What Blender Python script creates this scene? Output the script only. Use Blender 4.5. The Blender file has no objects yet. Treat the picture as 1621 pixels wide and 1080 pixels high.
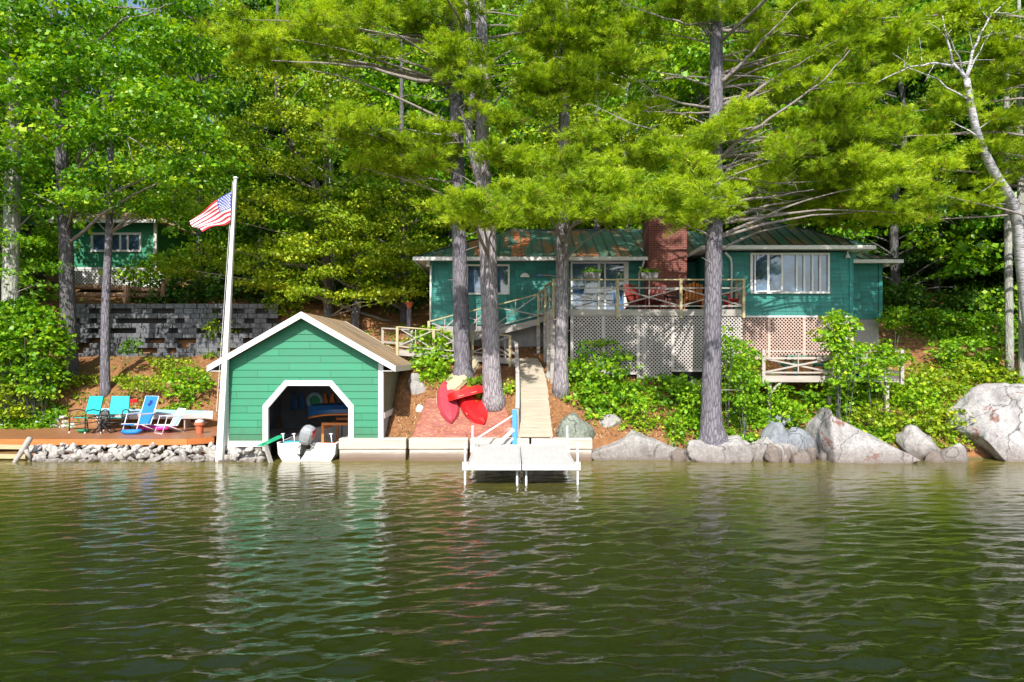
import bpy, math, random
import numpy as np
from mathutils import Vector, Matrix, noise as mnoise

random.seed(7)
rng = np.random.default_rng(7)
PI = math.pi
R = math.radians

# ------------------------------------------------------------------ camera, sky, sun, exposure
SC = bpy.context.scene
COL = SC.collection
HC = 3.4                                   # eye height over the lake
F = 1080.0                                 # focal length in photo pixels
cam_d = bpy.data.cameras.new('camera')
cam_d.lens = 36.0 * F / 1621.0
cam_d.sensor_width = 36.0
cam_d.shift_y = 25.0 / 1621.0
cam_d.clip_start = 0.1
cam_d.clip_end = 3000
cam = bpy.data.objects.new('camera', cam_d)
COL.objects.link(cam)
cam.location = (0, 0, HC)
cam.rotation_euler = (R(90), 0, 0)
SC.camera = cam

SUN_EL = R(43)
SUN_AZ = R(-6)                            # seen from the shore: sun over the lake, a little to the left
sun_dir = Vector((math.sin(SUN_AZ) * math.cos(SUN_EL), -math.cos(SUN_AZ) * math.cos(SUN_EL), math.sin(SUN_EL)))
world = bpy.data.worlds.new('World')
SC.world = world
world.use_nodes = True
wn = world.node_tree.nodes
wl = world.node_tree.links
wn.clear()
wo = wn.new('ShaderNodeOutputWorld')
wb = wn.new('ShaderNodeBackground')
ws = wn.new('ShaderNodeTexSky')
ws.sky_type = 'NISHITA'
ws.sun_disc = False
ws.sun_elevation = SUN_EL
ws.sun_rotation = math.atan2(sun_dir.x, sun_dir.y)
ws.air_density = 1.0
ws.dust_density = 1.5
wb.inputs['Strength'].default_value = 0.15
wl.new(ws.outputs[0], wb.inputs[0])
wl.new(wb.outputs[0], wo.inputs[0])
sd = bpy.data.lights.new('sun', 'SUN')
sd.energy = 5.0
sd.angle = R(0.5)
sd.color = (1.0, 0.95, 0.87)
sun = bpy.data.objects.new('sun', sd)
COL.objects.link(sun)
sun.rotation_euler = sun_dir.to_track_quat('Z', 'Y').to_euler()
sun.location = (0, 0, 40)
SC.view_settings.view_transform = 'Standard'
SC.view_settings.look = 'None'
SC.view_settings.gamma = 1.0
SC.view_settings.use_curve_mapping = False
SC.view_settings.exposure = 0.47
SC.cycles.max_bounces = 8
SC.cycles.transparent_max_bounces = 8
SC.cycles.use_denoising = True

def W(px, py, d):                          # photo pixel + distance -> point in the place
    return Vector(((px - 810.5) * d / F, d, HC + (565.0 - py) * d / F))

# ------------------------------------------------------------------ objects, parts, tags
ORG = {}
def tag(o, label=None, cat=None, group=None, kind=None):
    if label: o['label'] = label
    if cat: o['category'] = cat
    if group: o['group'] = group
    if kind: o['kind'] = kind
    return o

def thing(name, label, cat, loc=(0, 0, 0), group=None, kind=None):
    o = bpy.data.objects.new(name, None)
    o.empty_display_size = 0.3
    COL.objects.link(o)
    o.location = loc
    ORG[o.name] = Vector(loc)
    return tag(o, label, cat, group, kind)

def link_mesh(name, me, parent=None, loc=None):
    o = bpy.data.objects.new(name, me)
    COL.objects.link(o)
    if parent is not None:
        o.parent = parent
        ORG[o.name] = ORG[parent.name].copy()
    else:
        ORG[o.name] = Vector(loc) if loc is not None else Vector((0, 0, 0))
        o.location = ORG[o.name]
    return o

class MB:
    def __init__(s):
        s.v = []; s.f = []; s.m = []
    def add(s, vs, fs, m=0):
        b = len(s.v)
        s.v.extend([tuple(v) for v in vs])
        s.f.extend([tuple(b + i for i in f) for f in fs])
        s.m.extend([m] * len(fs))
        return s
    def box(s, x0, x1, y0, y1, z0, z1, m=0):
        vs = [(x0, y0, z0), (x1, y0, z0), (x1, y1, z0), (x0, y1, z0), (x0, y0, z1), (x1, y0, z1), (x1, y1, z1), (x0, y1, z1)]
        return s.add(vs, [(0, 3, 2, 1), (4, 5, 6, 7), (0, 1, 5, 4), (1, 2, 6, 5), (2, 3, 7, 6), (3, 0, 4, 7)], m)
    def bar(s, p, q, w, h, m=0, up=(0, 0, 1)):
        p = Vector(p); q = Vector(q); d = (q - p).normalized()
        u = Vector(up)
        if abs(d.dot(u)) > 0.98: u = Vector((0, 1, 0))
        a = d.cross(u).normalized() * (w / 2); b = a.cross(d).normalized() * (h / 2)
        vs = [p - a - b, p + a - b, p + a + b, p - a + b, q - a - b, q + a - b, q + a + b, q - a + b]
        return s.add(vs, [(0, 3, 2, 1), (4, 5, 6, 7), (0, 1, 5, 4), (1, 2, 6, 5), (2, 3, 7, 6), (3, 0, 4, 7)], m)
    def tube(s, pts, r, n=8, m=0, cap=True, wob=0.0):
        pts = [Vector(p) for p in pts]
        if not isinstance(r, (list, tuple)): r = [r] * len(pts)
        base = len(s.v)
        prev = None
        for i, p in enumerate(pts):
            if i == 0: d = pts[1] - pts[0]
            elif i == len(pts) - 1: d = pts[-1] - pts[-2]
            else: d = pts[i + 1] - pts[i - 1]
            d.normalize()
            if prev is None:
                a = d.orthogonal().normalized()
            else:
                a = (prev - d * prev.dot(d)).normalized()
            prev = a
            b = d.cross(a)
            for k in range(n):
                t = 2 * PI * k / n
                rr = r[i] * (1 + (random.uniform(-wob, wob) if wob else 0))
                s.v.append(tuple(p + (a * math.cos(t) + b * math.sin(t)) * rr))
        for i in range(len(pts) - 1):
            for k in range(n):
                k2 = (k + 1) % n
                s.f.append((base + i * n + k, base + i * n + k2, base + (i + 1) * n + k2, base + (i + 1) * n + k)); s.m.append(m)
        if cap:
            s.f.append(tuple(base + k for k in range(n - 1, -1, -1))); s.m.append(m)
            e = base + (len(pts) - 1) * n
            s.f.append(tuple(e + k for k in range(n))); s.m.append(m)
        return s
    def prism(s, poly, axis, a, b, m=0):
        """poly: 2D outline; axis 'y' -> (x,z) outline pushed from y=a to y=b; 'x' -> (y,z); 'z' -> (x,y)"""
        n = len(poly)
        def mk(p, t):
            return (p[0], t, p[1]) if axis == 'y' else (t, p[0], p[1]) if axis == 'x' else (p[0], p[1], t)
        vs = [mk(p, a) for p in poly] + [mk(p, b) for p in poly]
        fs = [tuple(range(n)), tuple(range(2 * n - 1, n - 1, -1))]
        fs += [(i, i + n, (i + 1) % n + n, (i + 1) % n) for i in range(n)]
        return s.add(vs, fs, m)
    def lathe(s, prof, c=(0, 0, 0), n=16, m=0):
        base = len(s.v)
        for r, z in prof:
            for k in range(n):
                t = 2 * PI * k / n
                s.v.append((c[0] + r * math.cos(t), c[1] + r * math.sin(t), c[2] + z))
        for i in range(len(prof) - 1):
            for k in range(n):
                k2 = (k + 1) % n
                s.f.append((base + i * n + k, base + i * n + k2, base + (i + 1) * n + k2, base + (i + 1) * n + k)); s.m.append(m)
        s.f.append(tuple(base + k for k in range(n - 1, -1, -1))); s.m.append(m)
        e = base + (len(prof) - 1) * n
        s.f.append(tuple(e + k for k in range(n))); s.m.append(m)
        return s
    def build(s, name, mats, parent=None, smooth=False, org=None, bevel=0):
        o0 = ORG[parent.name] if parent is not None else (Vector(org) if org is not None else Vector((0, 0, 0)))
        me = bpy.data.meshes.new(name)
        va = np.array(s.v, dtype=float) - np.array(o0)
        me.from_pydata(va.tolist(), [], s.f)
        for mt in (mats if isinstance(mats, (list, tuple)) else [mats]):
            me.materials.append(mt)
        me.polygons.foreach_set('material_index', s.m)
        if smooth: me.polygons.foreach_set('use_smooth', [True] * len(me.polygons))
        me.validate(); me.update()
        o = link_mesh(name, me, parent, o0)
        import bmesh
        bm = bmesh.new(); bm.from_mesh(me)
        bmesh.ops.recalc_face_normals(bm, faces=bm.faces)
        bm.to_mesh(me); bm.free()
        if bevel:
            md = o.modifiers.new('bevel', 'BEVEL'); md.width = bevel; md.segments = 2; md.limit_method = 'ANGLE'
        return o

def np_mesh(name, V, quads=None, tris=None, mat=None, parent=None, tint=None, smooth=False, org=None):
    o0 = ORG[parent.name] if parent is not None else (Vector(org) if org is not None else Vector((0, 0, 0)))
    V = np.asarray(V, dtype=np.float32) - np.array(o0, dtype=np.float32)
    me = bpy.data.meshes.new(name)
    idx = []; starts = []; n = 0
    if quads is not None and len(quads):
        idx.append(quads.reshape(-1)); starts.append(np.arange(len(quads)) * 4); n = len(quads) * 4
    if tris is not None and len(tris):
        idx.append(tris.reshape(-1)); starts.append(n + np.arange(len(tris)) * 3)
    idx = np.concatenate(idx).astype(np.int32); starts = np.concatenate(starts).astype(np.int32)
    me.vertices.add(len(V)); me.vertices.foreach_set('co', V.reshape(-1))
    me.loops.add(len(idx)); me.loops.foreach_set('vertex_index', idx)
    me.polygons.add(len(starts)); me.polygons.foreach_set('loop_start', starts)
    if smooth: me.polygons.foreach_set('use_smooth', np.ones(len(starts), dtype=bool))
    me.update(calc_edges=True)
    if tint is not None:
        a = me.attributes.new('tint', 'FLOAT', 'POINT')
        a.data.foreach_set('value', np.asarray(tint, dtype=np.float32))
    if mat is not None: me.materials.append(mat)
    return link_mesh(name, me, parent, o0)

def copy_tree(o, parent=None):
    c = o.copy(); COL.objects.link(c)
    if parent is not None: c.parent = parent
    for ch in list(o.children): copy_tree(ch, c)
    return c

# ------------------------------------------------------------------ materials
def lin(h):
    h = h.lstrip('#')
    c = [int(h[i:i + 2], 16) / 255 for i in (0, 2, 4)]
    return tuple((x / 12.92 if x <= 0.04045 else ((x + 0.055) / 1.055) ** 2.4) for x in c) + (1,)

class NT:
    def __init__(s, name):
        s.m = bpy.data.materials.new(name); s.m.use_nodes = True
        s.n = s.m.node_tree.nodes; s.l = s.m.node_tree.links
        s.b = s.n['Principled BSDF']; s.out = s.n['Material Output']
        s.tc = s.n.new('ShaderNodeTexCoord')
    def node(s, t, **kw):
        x = s.n.new(t)
        for k, v in kw.items():
            if k in x.inputs: x.inputs[k].default_value = v
            else: setattr(x, k, v)
        return x
    def vec(s, scale=(1, 1, 1), rot=(0, 0, 0), src='Object'):
        mp = s.n.new('ShaderNodeMapping'); mp.inputs['Scale'].default_value = scale; mp.inputs['Rotation'].default_value = rot
        s.l.new(s.tc.outputs[src], mp.inputs['Vector']); return mp.outputs[0]
    def noise(s, scale, detail=4, rough=0.55, vec=None, dist=0.0):
        x = s.n.new('ShaderNodeTexNoise'); x.inputs['Scale'].default_value = scale
        x.inputs['Detail'].default_value = detail; x.inputs['Roughness'].default_value = rough; x.inputs['Distortion'].default_value = dist
        s.l.new(vec if vec is not None else s.tc.outputs['Object'], x.inputs['Vector']); return x.outputs['Fac']
    def vor(s, scale, vec=None, feature='F1', out='Distance'):
        x = s.n.new('ShaderNodeTexVoronoi'); x.feature = feature; x.inputs['Scale'].default_value = scale
        s.l.new(vec if vec is not None else s.tc.outputs['Object'], x.inputs['Vector']); return x.outputs[out]
    def ramp(s, fac, stops, interp='LINEAR'):
        x = s.n.new('ShaderNodeValToRGB'); x.color_ramp.interpolation = interp
        e = x.color_ramp.elements
        while len(e) < len(stops): e.new(0.5)
        for i, (p, c) in enumerate(stops):
            e[i].position = p
            e[i].color = c if len(c) == 4 else tuple(c) + (1,)
        s.l.new(fac, x.inputs['Fac']); return x.outputs['Color']
    def mix(s, fac, a, b, mode='MIX'):
        x = s.n.new('ShaderNodeMix'); x.data_type = 'RGBA'; x.blend_type = mode
        for i, v in ((0, fac), (6, a), (7, b)):
            if isinstance(v, bpy.types.NodeSocket): s.l.new(v, x.inputs[i])
            elif i == 0: x.inputs[0].default_value = v
            else: x.inputs[i].default_value = v if len(v) == 4 else tuple(v) + (1,)
        return x.outputs[2]
    def math(s, op, a, b=0.0, c=0.0):
        x = s.n.new('ShaderNodeMath'); x.operation = op
        for i, v in enumerate((a, b, c)):
            if isinstance(v, bpy.types.NodeSocket): s.l.new(v, x.inputs[i])
            else: x.inputs[i].default_value = v
        return x.outputs[0]
    def sep(s, src='Object'):
        x = s.n.new('ShaderNodeSeparateXYZ'); s.l.new(s.tc.outputs[src] if isinstance(src, str) else src, x.inputs[0]); return x.outputs
    def color(s, c):
        if isinstance(c, bpy.types.NodeSocket): s.l.new(c, s.b.inputs['Base Color'])
        else: s.b.inputs['Base Color'].default_value = c
        return s
    def rough(s, r):
        if isinstance(r, bpy.types.NodeSocket): s.l.new(r, s.b.inputs['Roughness'])
        else: s.b.inputs['Roughness'].default_value = r
        return s
    def bump(s, h, strength=0.4, dist=0.02):
        x = s.n.new('ShaderNodeBump'); x.inputs['Strength'].default_value = strength; x.inputs['Distance'].default_value = dist
        s.l.new(h, x.inputs['Height']); s.l.new(x.outputs[0], s.b.inputs['Normal']); return s

def painted(name, c, var=0.25, rough=0.6, scale=3.0, dirt=(0.12, 0.10, 0.07), dirt_amt=0.25, metal=0.0):
    t = NT(name)
    n1 = t.noise(scale, 6, 0.6); n2 = t.noise(scale * 9, 4, 0.6, vec=t.vec((1, 1, 0.35)))
    dark = tuple(x * (1 - var) for x in c[:3]); lite = tuple(min(1, x * (1 + var * 0.5)) for x in c[:3])
    base = t.ramp(n1, [(0.3, dark), (0.7, lite)])
    dm = t.ramp(n2, [(0.52, (0, 0, 0)), (0.78, (dirt_amt,) * 3)])
    t.color(t.mix(dm, base, dirt)); t.rough(rough); t.bump(n2, 0.15, 0.01)
    t.b.inputs['Metallic'].default_value = metal
    return t.m

def boards(name, c, course, z0, var=.16, cell=2.3, stain=None):
    t = NT(name)
    geo = t.n.new('ShaderNodeNewGeometry'); s_ = t.sep(geo.outputs['Position'])
    row = t.math('FLOOR', t.math('DIVIDE', t.math('SUBTRACT', s_[2], z0), course))
    xc = t.math('FLOOR', t.math('DIVIDE', t.math('ADD', t.math('ADD', s_[0], s_[1]), t.math('MULTIPLY', row, 1.37)), cell))
    cv = t.n.new('ShaderNodeCombineXYZ'); t.l.new(row, cv.inputs[0]); t.l.new(xc, cv.inputs[1])
    wn_ = t.n.new('ShaderNodeTexWhiteNoise'); wn_.noise_dimensions = '2D'; t.l.new(cv.outputs[0], wn_.inputs['Vector'])
    b = t.ramp(wn_.outputs['Value'], [(0, tuple(x * (1 - var) for x in c)), (1, tuple(x * (1 + var * .6) for x in c))])
    g1 = t.noise(1.1, 6, .65); g2 = t.noise(3.5, 5, .7, vec=t.vec((1.5, 1.5, 14)))
    b = t.mix(t.ramp(g1, [(.42, (0, 0, 0)), (.72, (.45,) * 3)]), b, tuple(.65 * x + .035 for x in c))
    b = t.mix(t.ramp(g2, [(.55, (0, 0, 0)), (.75, (.3,) * 3)]), b, tuple(x * .5 for x in c))
    fx = t.math('FRACT', t.math('DIVIDE', t.math('ADD', t.math('ADD', s_[0], s_[1]), t.math('MULTIPLY', row, 1.37)), cell))
    b = t.mix(t.ramp(fx, [(.0, (.8,) * 3), (.012 / cell, (.8,) * 3), (.02 / cell, (0,) * 3)]), b, tuple(x * .3 for x in c))
    if stain:
        h = t.math('ADD', s_[2], t.math('MULTIPLY', t.noise(2.6, 6, .7), -1.1))
        b = t.mix(t.ramp(h, [(.0, (.85,) * 3), (.62, (0,) * 3)]), b, stain)
    t.color(b); t.rough(.6); t.bump(g2, .2, .008); return t.m

def wood(name, c1, c2, rough=0.75, axis='x', sc=1.0):
    t = NT(name)
    v = {'x': (0.5, 9, 9), 'y': (9, 0.5, 9), 'z': (9, 9, 0.5)}[axis]
    g = t.noise(2.2 * sc, 6, 0.65, vec=t.vec(v), dist=0.6); b = t.noise(1.3, 4)
    t.color(t.mix(t.ramp(b, [(0.35, (0, 0, 0)), (0.7, (0.55,) * 3)]), t.ramp(g, [(0.3, c1), (0.7, c2)]), tuple(0.5 * (a + b2) * 0.8 for a, b2 in zip(c1[:3], c2[:3]))))
    t.rough(rough); t.bump(g, 0.35, 0.01)
    return t.m

def foliage(name, stops, trans=0.3, rough=0.5):
    t = NT(name)
    at = t.n.new('ShaderNodeAttribute'); at.attribute_name = 'tint'
    c = t.ramp(at.outputs['Fac'], stops)
    t.color(c); t.rough(rough); t.b.inputs['Specular IOR Level'].default_value = 0.35
    tr = t.n.new('ShaderNodeBsdfTranslucent')
    hs = t.n.new('ShaderNodeHueSaturation'); hs.inputs['Hue'].default_value = 0.485; hs.inputs['Saturation'].default_value = 1.1; hs.inputs['Value'].default_value = 1.25
    t.l.new(c, hs.inputs['Color']); t.l.new(hs.outputs[0], tr.inputs['Color'])
    mx = t.n.new('ShaderNodeMixShader'); mx.inputs[0].default_value = trans
    t.l.new(t.b.outputs[0], mx.inputs[1]); t.l.new(tr.outputs[0], mx.inputs[2]); t.l.new(mx.outputs[0], t.out.inputs[0])
    return t.m

def bark(name, a, b, lich=None, sc=1.0):
    t = NT(name)
    v = t.vec((6 * sc, 6 * sc, 1.3 * sc))
    p = t.vor(2.0, v, 'DISTANCE_TO_EDGE'); n = t.noise(3.0, 8, 0.7, vec=v, dist=0.5)
    h = t.math('ADD', t.math('MULTIPLY', t.math('MINIMUM', p, 0.25), 2.2), n)
    c = t.ramp(h, [(0.35, a), (0.62, tuple((x + y) / 2 for x, y in zip(a, b))), (0.95, b)])
    if lich:
        l = t.noise(1.6, 6, 0.7)
        c = t.mix(t.ramp(l, [(0.52, (0, 0, 0)), (0.66, (0.6,) * 3)]), c, lich)
    t.color(c); t.rough(0.9); t.bump(h, 0.9, 0.03)
    t.b.inputs['Specular IOR Level'].default_value = 0.2
    return t.m

M = {}
M['green_siding'] = boards('green_siding', (0.028, 0.24, 0.125), .235, .62, .14, 2.4, stain=(0.05, 0.12, 0.06))
M['teal_siding'] = boards('teal_siding', (0.020, 0.215, 0.185), .16, 4.72, .28, .45)
M['olive_siding'] = painted('olive_siding', (0.15, 0.17, 0.11), 0.2, 0.65, 2.0)
M['white'] = painted('white_paint', (0.72, 0.71, 0.70), 0.06, 0.5, 2.5, dirt=(0.45, 0.42, 0.36), dirt_amt=0.35)
M['interior'] = painted('interior_boards', (0.15, 0.165, 0.19), 0.35, 0.8, 2.0)
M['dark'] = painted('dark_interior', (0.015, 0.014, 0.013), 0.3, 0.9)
M['tan_wood'] = wood('tan_pressure_treated_wood', (0.36, 0.30, 0.16, 1), (0.56, 0.48, 0.29, 1))
M['grey_wood'] = wood('weathered_grey_wood', (0.26, 0.24, 0.22, 1), (0.50, 0.46, 0.42, 1))
M['grey_wood_y'] = wood('weathered_grey_planks', (0.30, 0.27, 0.24, 1), (0.52, 0.47, 0.42, 1), axis='y')
M['deck_wood'] = wood('stained_deck_wood', (0.26, 0.10, 0.05, 1), (0.42, 0.18, 0.09, 1), 0.35)
M['deck_edge'] = wood('orange_stained_board', (0.50, 0.14, 0.035, 1), (0.66, 0.22, 0.06, 1), 0.5)
M['lattice_grey'] = wood('grey_lattice_wood', (0.42, 0.38, 0.36, 1), (0.66, 0.61, 0.58, 1), axis='z')
M['lattice_pink'] = wood('pale_pink_lattice_wood', (0.52, 0.36, 0.30, 1), (0.68, 0.50, 0.43, 1), axis='z')
M['concrete'] = painted('concrete', (0.36, 0.36, 0.36), 0.25, 0.9, 1.2, dirt=(0.14, 0.13, 0.12), dirt_amt=0.6)
M['aluminium'] = painted('aluminium', (0.72, 0.73, 0.74), 0.08, 0.4, 3.0, dirt=(0.5, 0.5, 0.5), dirt_amt=0.2, metal=0.25)
M['dock_deck'] = wood('pale_dock_planks', (0.46, 0.455, 0.44, 1), (0.60, 0.59, 0.58, 1), axis='y')
M['black_metal'] = painted('black_metal', (0.02, 0.022, 0.024), 0.3, 0.4)
M['grey_metal'] = painted('grey_motor_cowl', (0.33, 0.35, 0.38), 0.15, 0.35)
M['red'] = painted('red_plastic', (0.62, 0.012, 0.015), 0.15, 0.35, 4, dirt=(0.4, 0.05, 0.04), dirt_amt=0.3)
M['maroon'] = painted('faded_red_hull', (0.42, 0.045, 0.07), 0.25, 0.45, 4, dirt=(0.55, 0.25, 0.22), dirt_amt=0.4)
M['darkred'] = painted('dark_red_plastic', (0.22, 0.02, 0.015), 0.2, 0.5)
M['orange'] = painted('orange_paint', (0.62, 0.20, 0.04), 0.15, 0.5)
M['cream'] = painted('cream_hull', (0.50, 0.44, 0.30), 0.15, 0.5, 3)
M['teal_fabric'] = painted('teal_mesh_fabric', (0.01, 0.47, 0.46), 0.1, 0.7)
M['blue_fabric'] = painted('blue_fabric', (0.01, 0.20, 0.62), 0.12, 0.7)
M['navy'] = painted('navy_print', (0.01, 0.03, 0.22), 0.1, 0.7)
M['pale_blue'] = painted('pale_blue_webbing', (0.36, 0.58, 0.76), 0.08, 0.6)
M['blue_plastic'] = painted('blue_plastic', (0.06, 0.30, 0.75), 0.1, 0.4)
M['pink'] = painted('pink_vinyl', (0.80, 0.04, 0.42), 0.15, 0.35)
M['turquoise'] = painted('turquoise_vinyl', (0.03, 0.42, 0.55), 0.2, 0.4)
M['green_plastic'] = painted('green_plastic', (0.02, 0.38, 0.18), 0.15, 0.45)
M['terracotta'] = painted('terracotta', (0.52, 0.14, 0.06), 0.15, 0.8)
M['soil'] = painted('potting_soil', (0.05, 0.03, 0.02), 0.3, 0.95)
M['blue_hull'] = painted('blue_hull', (0.02, 0.12, 0.34), 0.2, 0.4)
M['grey_box'] = painted('grey_planter', (0.20, 0.19, 0.19), 0.15, 0.8)
M['picnic_green'] = painted('green_table_paint', (0.03, 0.22, 0.17), 0.15, 0.6)

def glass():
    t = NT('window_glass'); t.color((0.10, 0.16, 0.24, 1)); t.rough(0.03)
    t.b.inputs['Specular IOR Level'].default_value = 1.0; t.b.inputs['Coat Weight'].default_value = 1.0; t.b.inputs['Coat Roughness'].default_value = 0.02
    n = t.noise(1.4, 3); t.color(t.ramp(n, [(0.35, (0.02, 0.035, 0.06)), (0.65, (0.08, 0.17, 0.32))])); t.bump(t.noise(1.0, 2), 0.04, 0.03)  # blue of the reflected sky put into the base colour
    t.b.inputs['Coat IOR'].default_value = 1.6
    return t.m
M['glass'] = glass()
def curtain():
    t = NT('pale_curtain'); x = t.sep()[0]
    w = t.math('SINE', t.math('MULTIPLY', x, 24.0)); t.color(t.ramp(w, [(0.0, (0.10, 0.20, 0.38)), (1.0, (0.16, 0.28, 0.48))])); return t.m
M['curtain'] = curtain()

def metal_roof():
    t = NT('green_metal_roof')
    n = t.noise(0.55, 5, 0.65, vec=t.vec((2.6, 0.55, 0.55))); n2 = t.noise(0.9, 3)
    base = t.ramp(n2, [(0.3, (0.030, 0.085, 0.062)), (0.7, (0.055, 0.15, 0.11))])
    rust = t.ramp(n, [(0.485, (0, 0, 0)), (0.55, (0.95,) * 3)])
    x = t.sep()[0]
    side = t.ramp(t.math('MULTIPLY', t.math('ADD', x, 6.0), 0.1), [(0.3, (1, 1, 1)), (0.85, (0.45,) * 3)])
    t.color(t.mix(t.mix(1.0, rust, side, 'MULTIPLY'), base, t.ramp(t.noise(9, 4), [(0.3, (0.25, 0.055, 0.02)), (0.7, (0.48, 0.15, 0.05))])))
    t.rough(0.45); t.bump(t.noise(3, 4), 0.1, 0.02)
    return t.m
M['metal_roof'] = metal_roof()
M['seam'] = painted('roof_seam', (0.03, 0.07, 0.055), 0.4, 0.5, 2, dirt=(0.3, 0.09, 0.03), dirt_amt=0.8)

def shingle_roof():
    t = NT('weathered_shingles')
    n = t.noise(1.2, 6, 0.65, vec=t.vec((0.35, 2.5, 0.35))); n2 = t.noise(16, 4)
    c = t.ramp(n, [(0.34, (0.07, 0.06, 0.05)), (0.44, (0.30, 0.18, 0.08)), (0.52, (0.48, 0.31, 0.15)), (0.60, (0.15, 0.12, 0.10)), (0.70, (0.34, 0.33, 0.29))])
    z = t.sep()[2]
    line = t.ramp(t.math('FRACT', t.math('MULTIPLY', z, 13.0)), [(0.0, (0.45,) * 3), (0.14, (1, 1, 1))])
    t.color(t.mix(1.0, t.mix(0.2, c, t.ramp(n2, [(0.3, (0.08, 0.07, 0.06)), (0.8, (0.5, 0.45, 0.36))])), line, 'MULTIPLY'))
    t.rough(0.9); t.bump(n2, 0.4, 0.01)
    return t.m
M['shingle'] = shingle_roof()

def brick():
    t = NT('red_brick')
    cx = t.n.new('ShaderNodeCombineXYZ'); s = t.sep()
    t.l.new(t.math('ADD', s[0], s[1]), cx.inputs[0]); t.l.new(s[2], cx.inputs[1])
    b = t.n.new('ShaderNodeTexBrick'); b.inputs['Scale'].default_value = 1.0
    b.inputs['Brick Width'].default_value = 0.21; b.inputs['Row Height'].default_value = 0.075; b.inputs['Mortar Size'].default_value = 0.009
    b.inputs['Color1'].default_value = (0.24, 0.05, 0.032, 1); b.inputs['Color2'].default_value = (0.12, 0.026, 0.022, 1); b.inputs['Mortar'].default_value = (0.26, 0.17, 0.14, 1)
    t.l.new(cx.outputs[0], b.inputs['Vector'])
    t.color(t.mix(t.ramp(t.noise(1.5, 5), [(0.4, (0, 0, 0)), (0.7, (0.35,) * 3)]), b.outputs[0], (0.16, 0.04, 0.035)))
    t.rough(0.85); t.bump(b.outputs['Fac'], -0.4, 0.01)
    return t.m
M['brick'] = brick()

def rock_mat(name, a, b, rust=0.0, wet=True):
    t = NT(name)
    n = t.noise(1.6, 8, 0.65); n2 = t.noise(14, 5, 0.7); sp = t.noise(45, 2, 0.6)
    c = t.ramp(n, [(0.3, a), (0.7, b)])
    c = t.mix(0.45, c, t.ramp(n2, [(0.35, tuple(x * 0.55 for x in a[:3])), (0.7, tuple(min(1, x * 1.15) for x in b[:3]))]))
    c = t.mix(t.ramp(sp, [(0.6, (0, 0, 0)), (0.7, (0.5,) * 3)]), c, (0.10, 0.095, 0.09))
    st = t.noise(1.3, 6, .7, vec=t.vec((2.2, 2.2, .7)), dist=.4)
    c = t.mix(t.ramp(st, [(.46, (0,) * 3), (.66, (.55,) * 3)]), c, tuple(x * .38 for x in a[:3]))
    wv = t.n.new('ShaderNodeVectorMath'); wv.operation = 'ADD'; t.l.new(t.tc.outputs['Object'], wv.inputs[0])
    nz = t.n.new('ShaderNodeTexNoise'); nz.inputs['Scale'].default_value = 1.6; nz.inputs['Detail'].default_value = 5; t.l.new(t.tc.outputs['Object'], nz.inputs['Vector']); t.l.new(nz.outputs['Color'], wv.inputs[1])
    cr = t.vor(.55, wv.outputs[0], 'DISTANCE_TO_EDGE')
    crack = t.ramp(cr, [(.004, (0,) * 3), (.018, (1,) * 3)])
    c = t.mix(1.0, c, t.ramp(cr, [(.004, (.3,) * 3), (.016, (1,) * 3)]), 'MULTIPLY')
    if rust:
        r = t.noise(0.9, 8, 0.75, vec=t.vec((1.4, 1.4, 1.8)))
        c = t.mix(t.ramp(r, [(0.64 - rust * 0.1, (0, 0, 0)), (0.68 - rust * 0.1, (0.85,) * 3)]), c, (0.20, 0.075, 0.05))
    if wet:
        geo = t.n.new('ShaderNodeNewGeometry'); s = t.sep(geo.outputs['Position'])
        z = t.math('ADD', s[2], t.math('MULTIPLY', t.math('SUBTRACT', n2, 0.5), 0.25))
        c = t.mix(t.ramp(z, [(0.03, (0.85,) * 3), (0.12, (0.55,) * 3), (0.50, (0.25,) * 3), (0.54, (0, 0, 0))]), c, (0.13, 0.10, 0.085))
    t.color(c); t.rough(0.85); t.bump(t.math('ADD', n, t.math('MULTIPLY', n2, 0.4)), 0.8, 0.05)
    return t.m
M['granite'] = rock_mat('granite', (0.26, 0.245, 0.24, 1), (0.47, 0.45, 0.435, 1))
M['granite_rust'] = rock_mat('granite_with_red_lichen', (0.30, 0.285, 0.285, 1), (0.50, 0.485, 0.48, 1), rust=0.6)
M['brown_rock'] = rock_mat('brown_grey_stone', (0.14, 0.115, 0.10, 1), (0.34, 0.29, 0.26, 1))
M['riprap'] = rock_mat('pale_broken_stone', (0.55, 0.53, 0.50, 1), (0.80, 0.77, 0.72, 1))
M['blue_rock'] = rock_mat('blue_grey_stone', (0.17, 0.19, 0.21, 1), (0.33, 0.36, 0.40, 1))
M['lichen_rock'] = rock_mat('lichen_covered_stone', (0.12, 0.14, 0.11, 1), (0.32, 0.36, 0.30, 1))
M['wall_core'] = painted('wall_core_dark_grey', (0.045, 0.04, 0.038), 0.3, 0.95)  # dark grey sheet showing through the open cells
M['block'] = rock_mat('grey_wall_block', (0.085, 0.09, 0.10, 1), (0.20, 0.21, 0.235, 1), wet=False)
def timber():
    t = NT('bulkhead_timber')
    g = t.noise(2.0, 7, 0.65, vec=t.vec((0.5, 8, 8)), dist=0.5); n = t.noise(2, 5)
    c = t.ramp(g, [(0.3, (0.34, 0.30, 0.26)), (0.7, (0.62, 0.57, 0.50))])
    z = t.math('ADD', t.sep()[2], t.math('MULTIPLY', t.math('SUBTRACT', n, 0.5), 0.12))
    c = t.mix(t.ramp(z, [(0.06, (0.9,) * 3), (0.22, (0.65,) * 3), (0.30, (0.0,) * 3)]), c, (0.14, 0.085, 0.055))
    t.color(c); t.rough(0.85); t.bump(g, 0.5, 0.02); return t.m
M['timber'] = timber()

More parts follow.
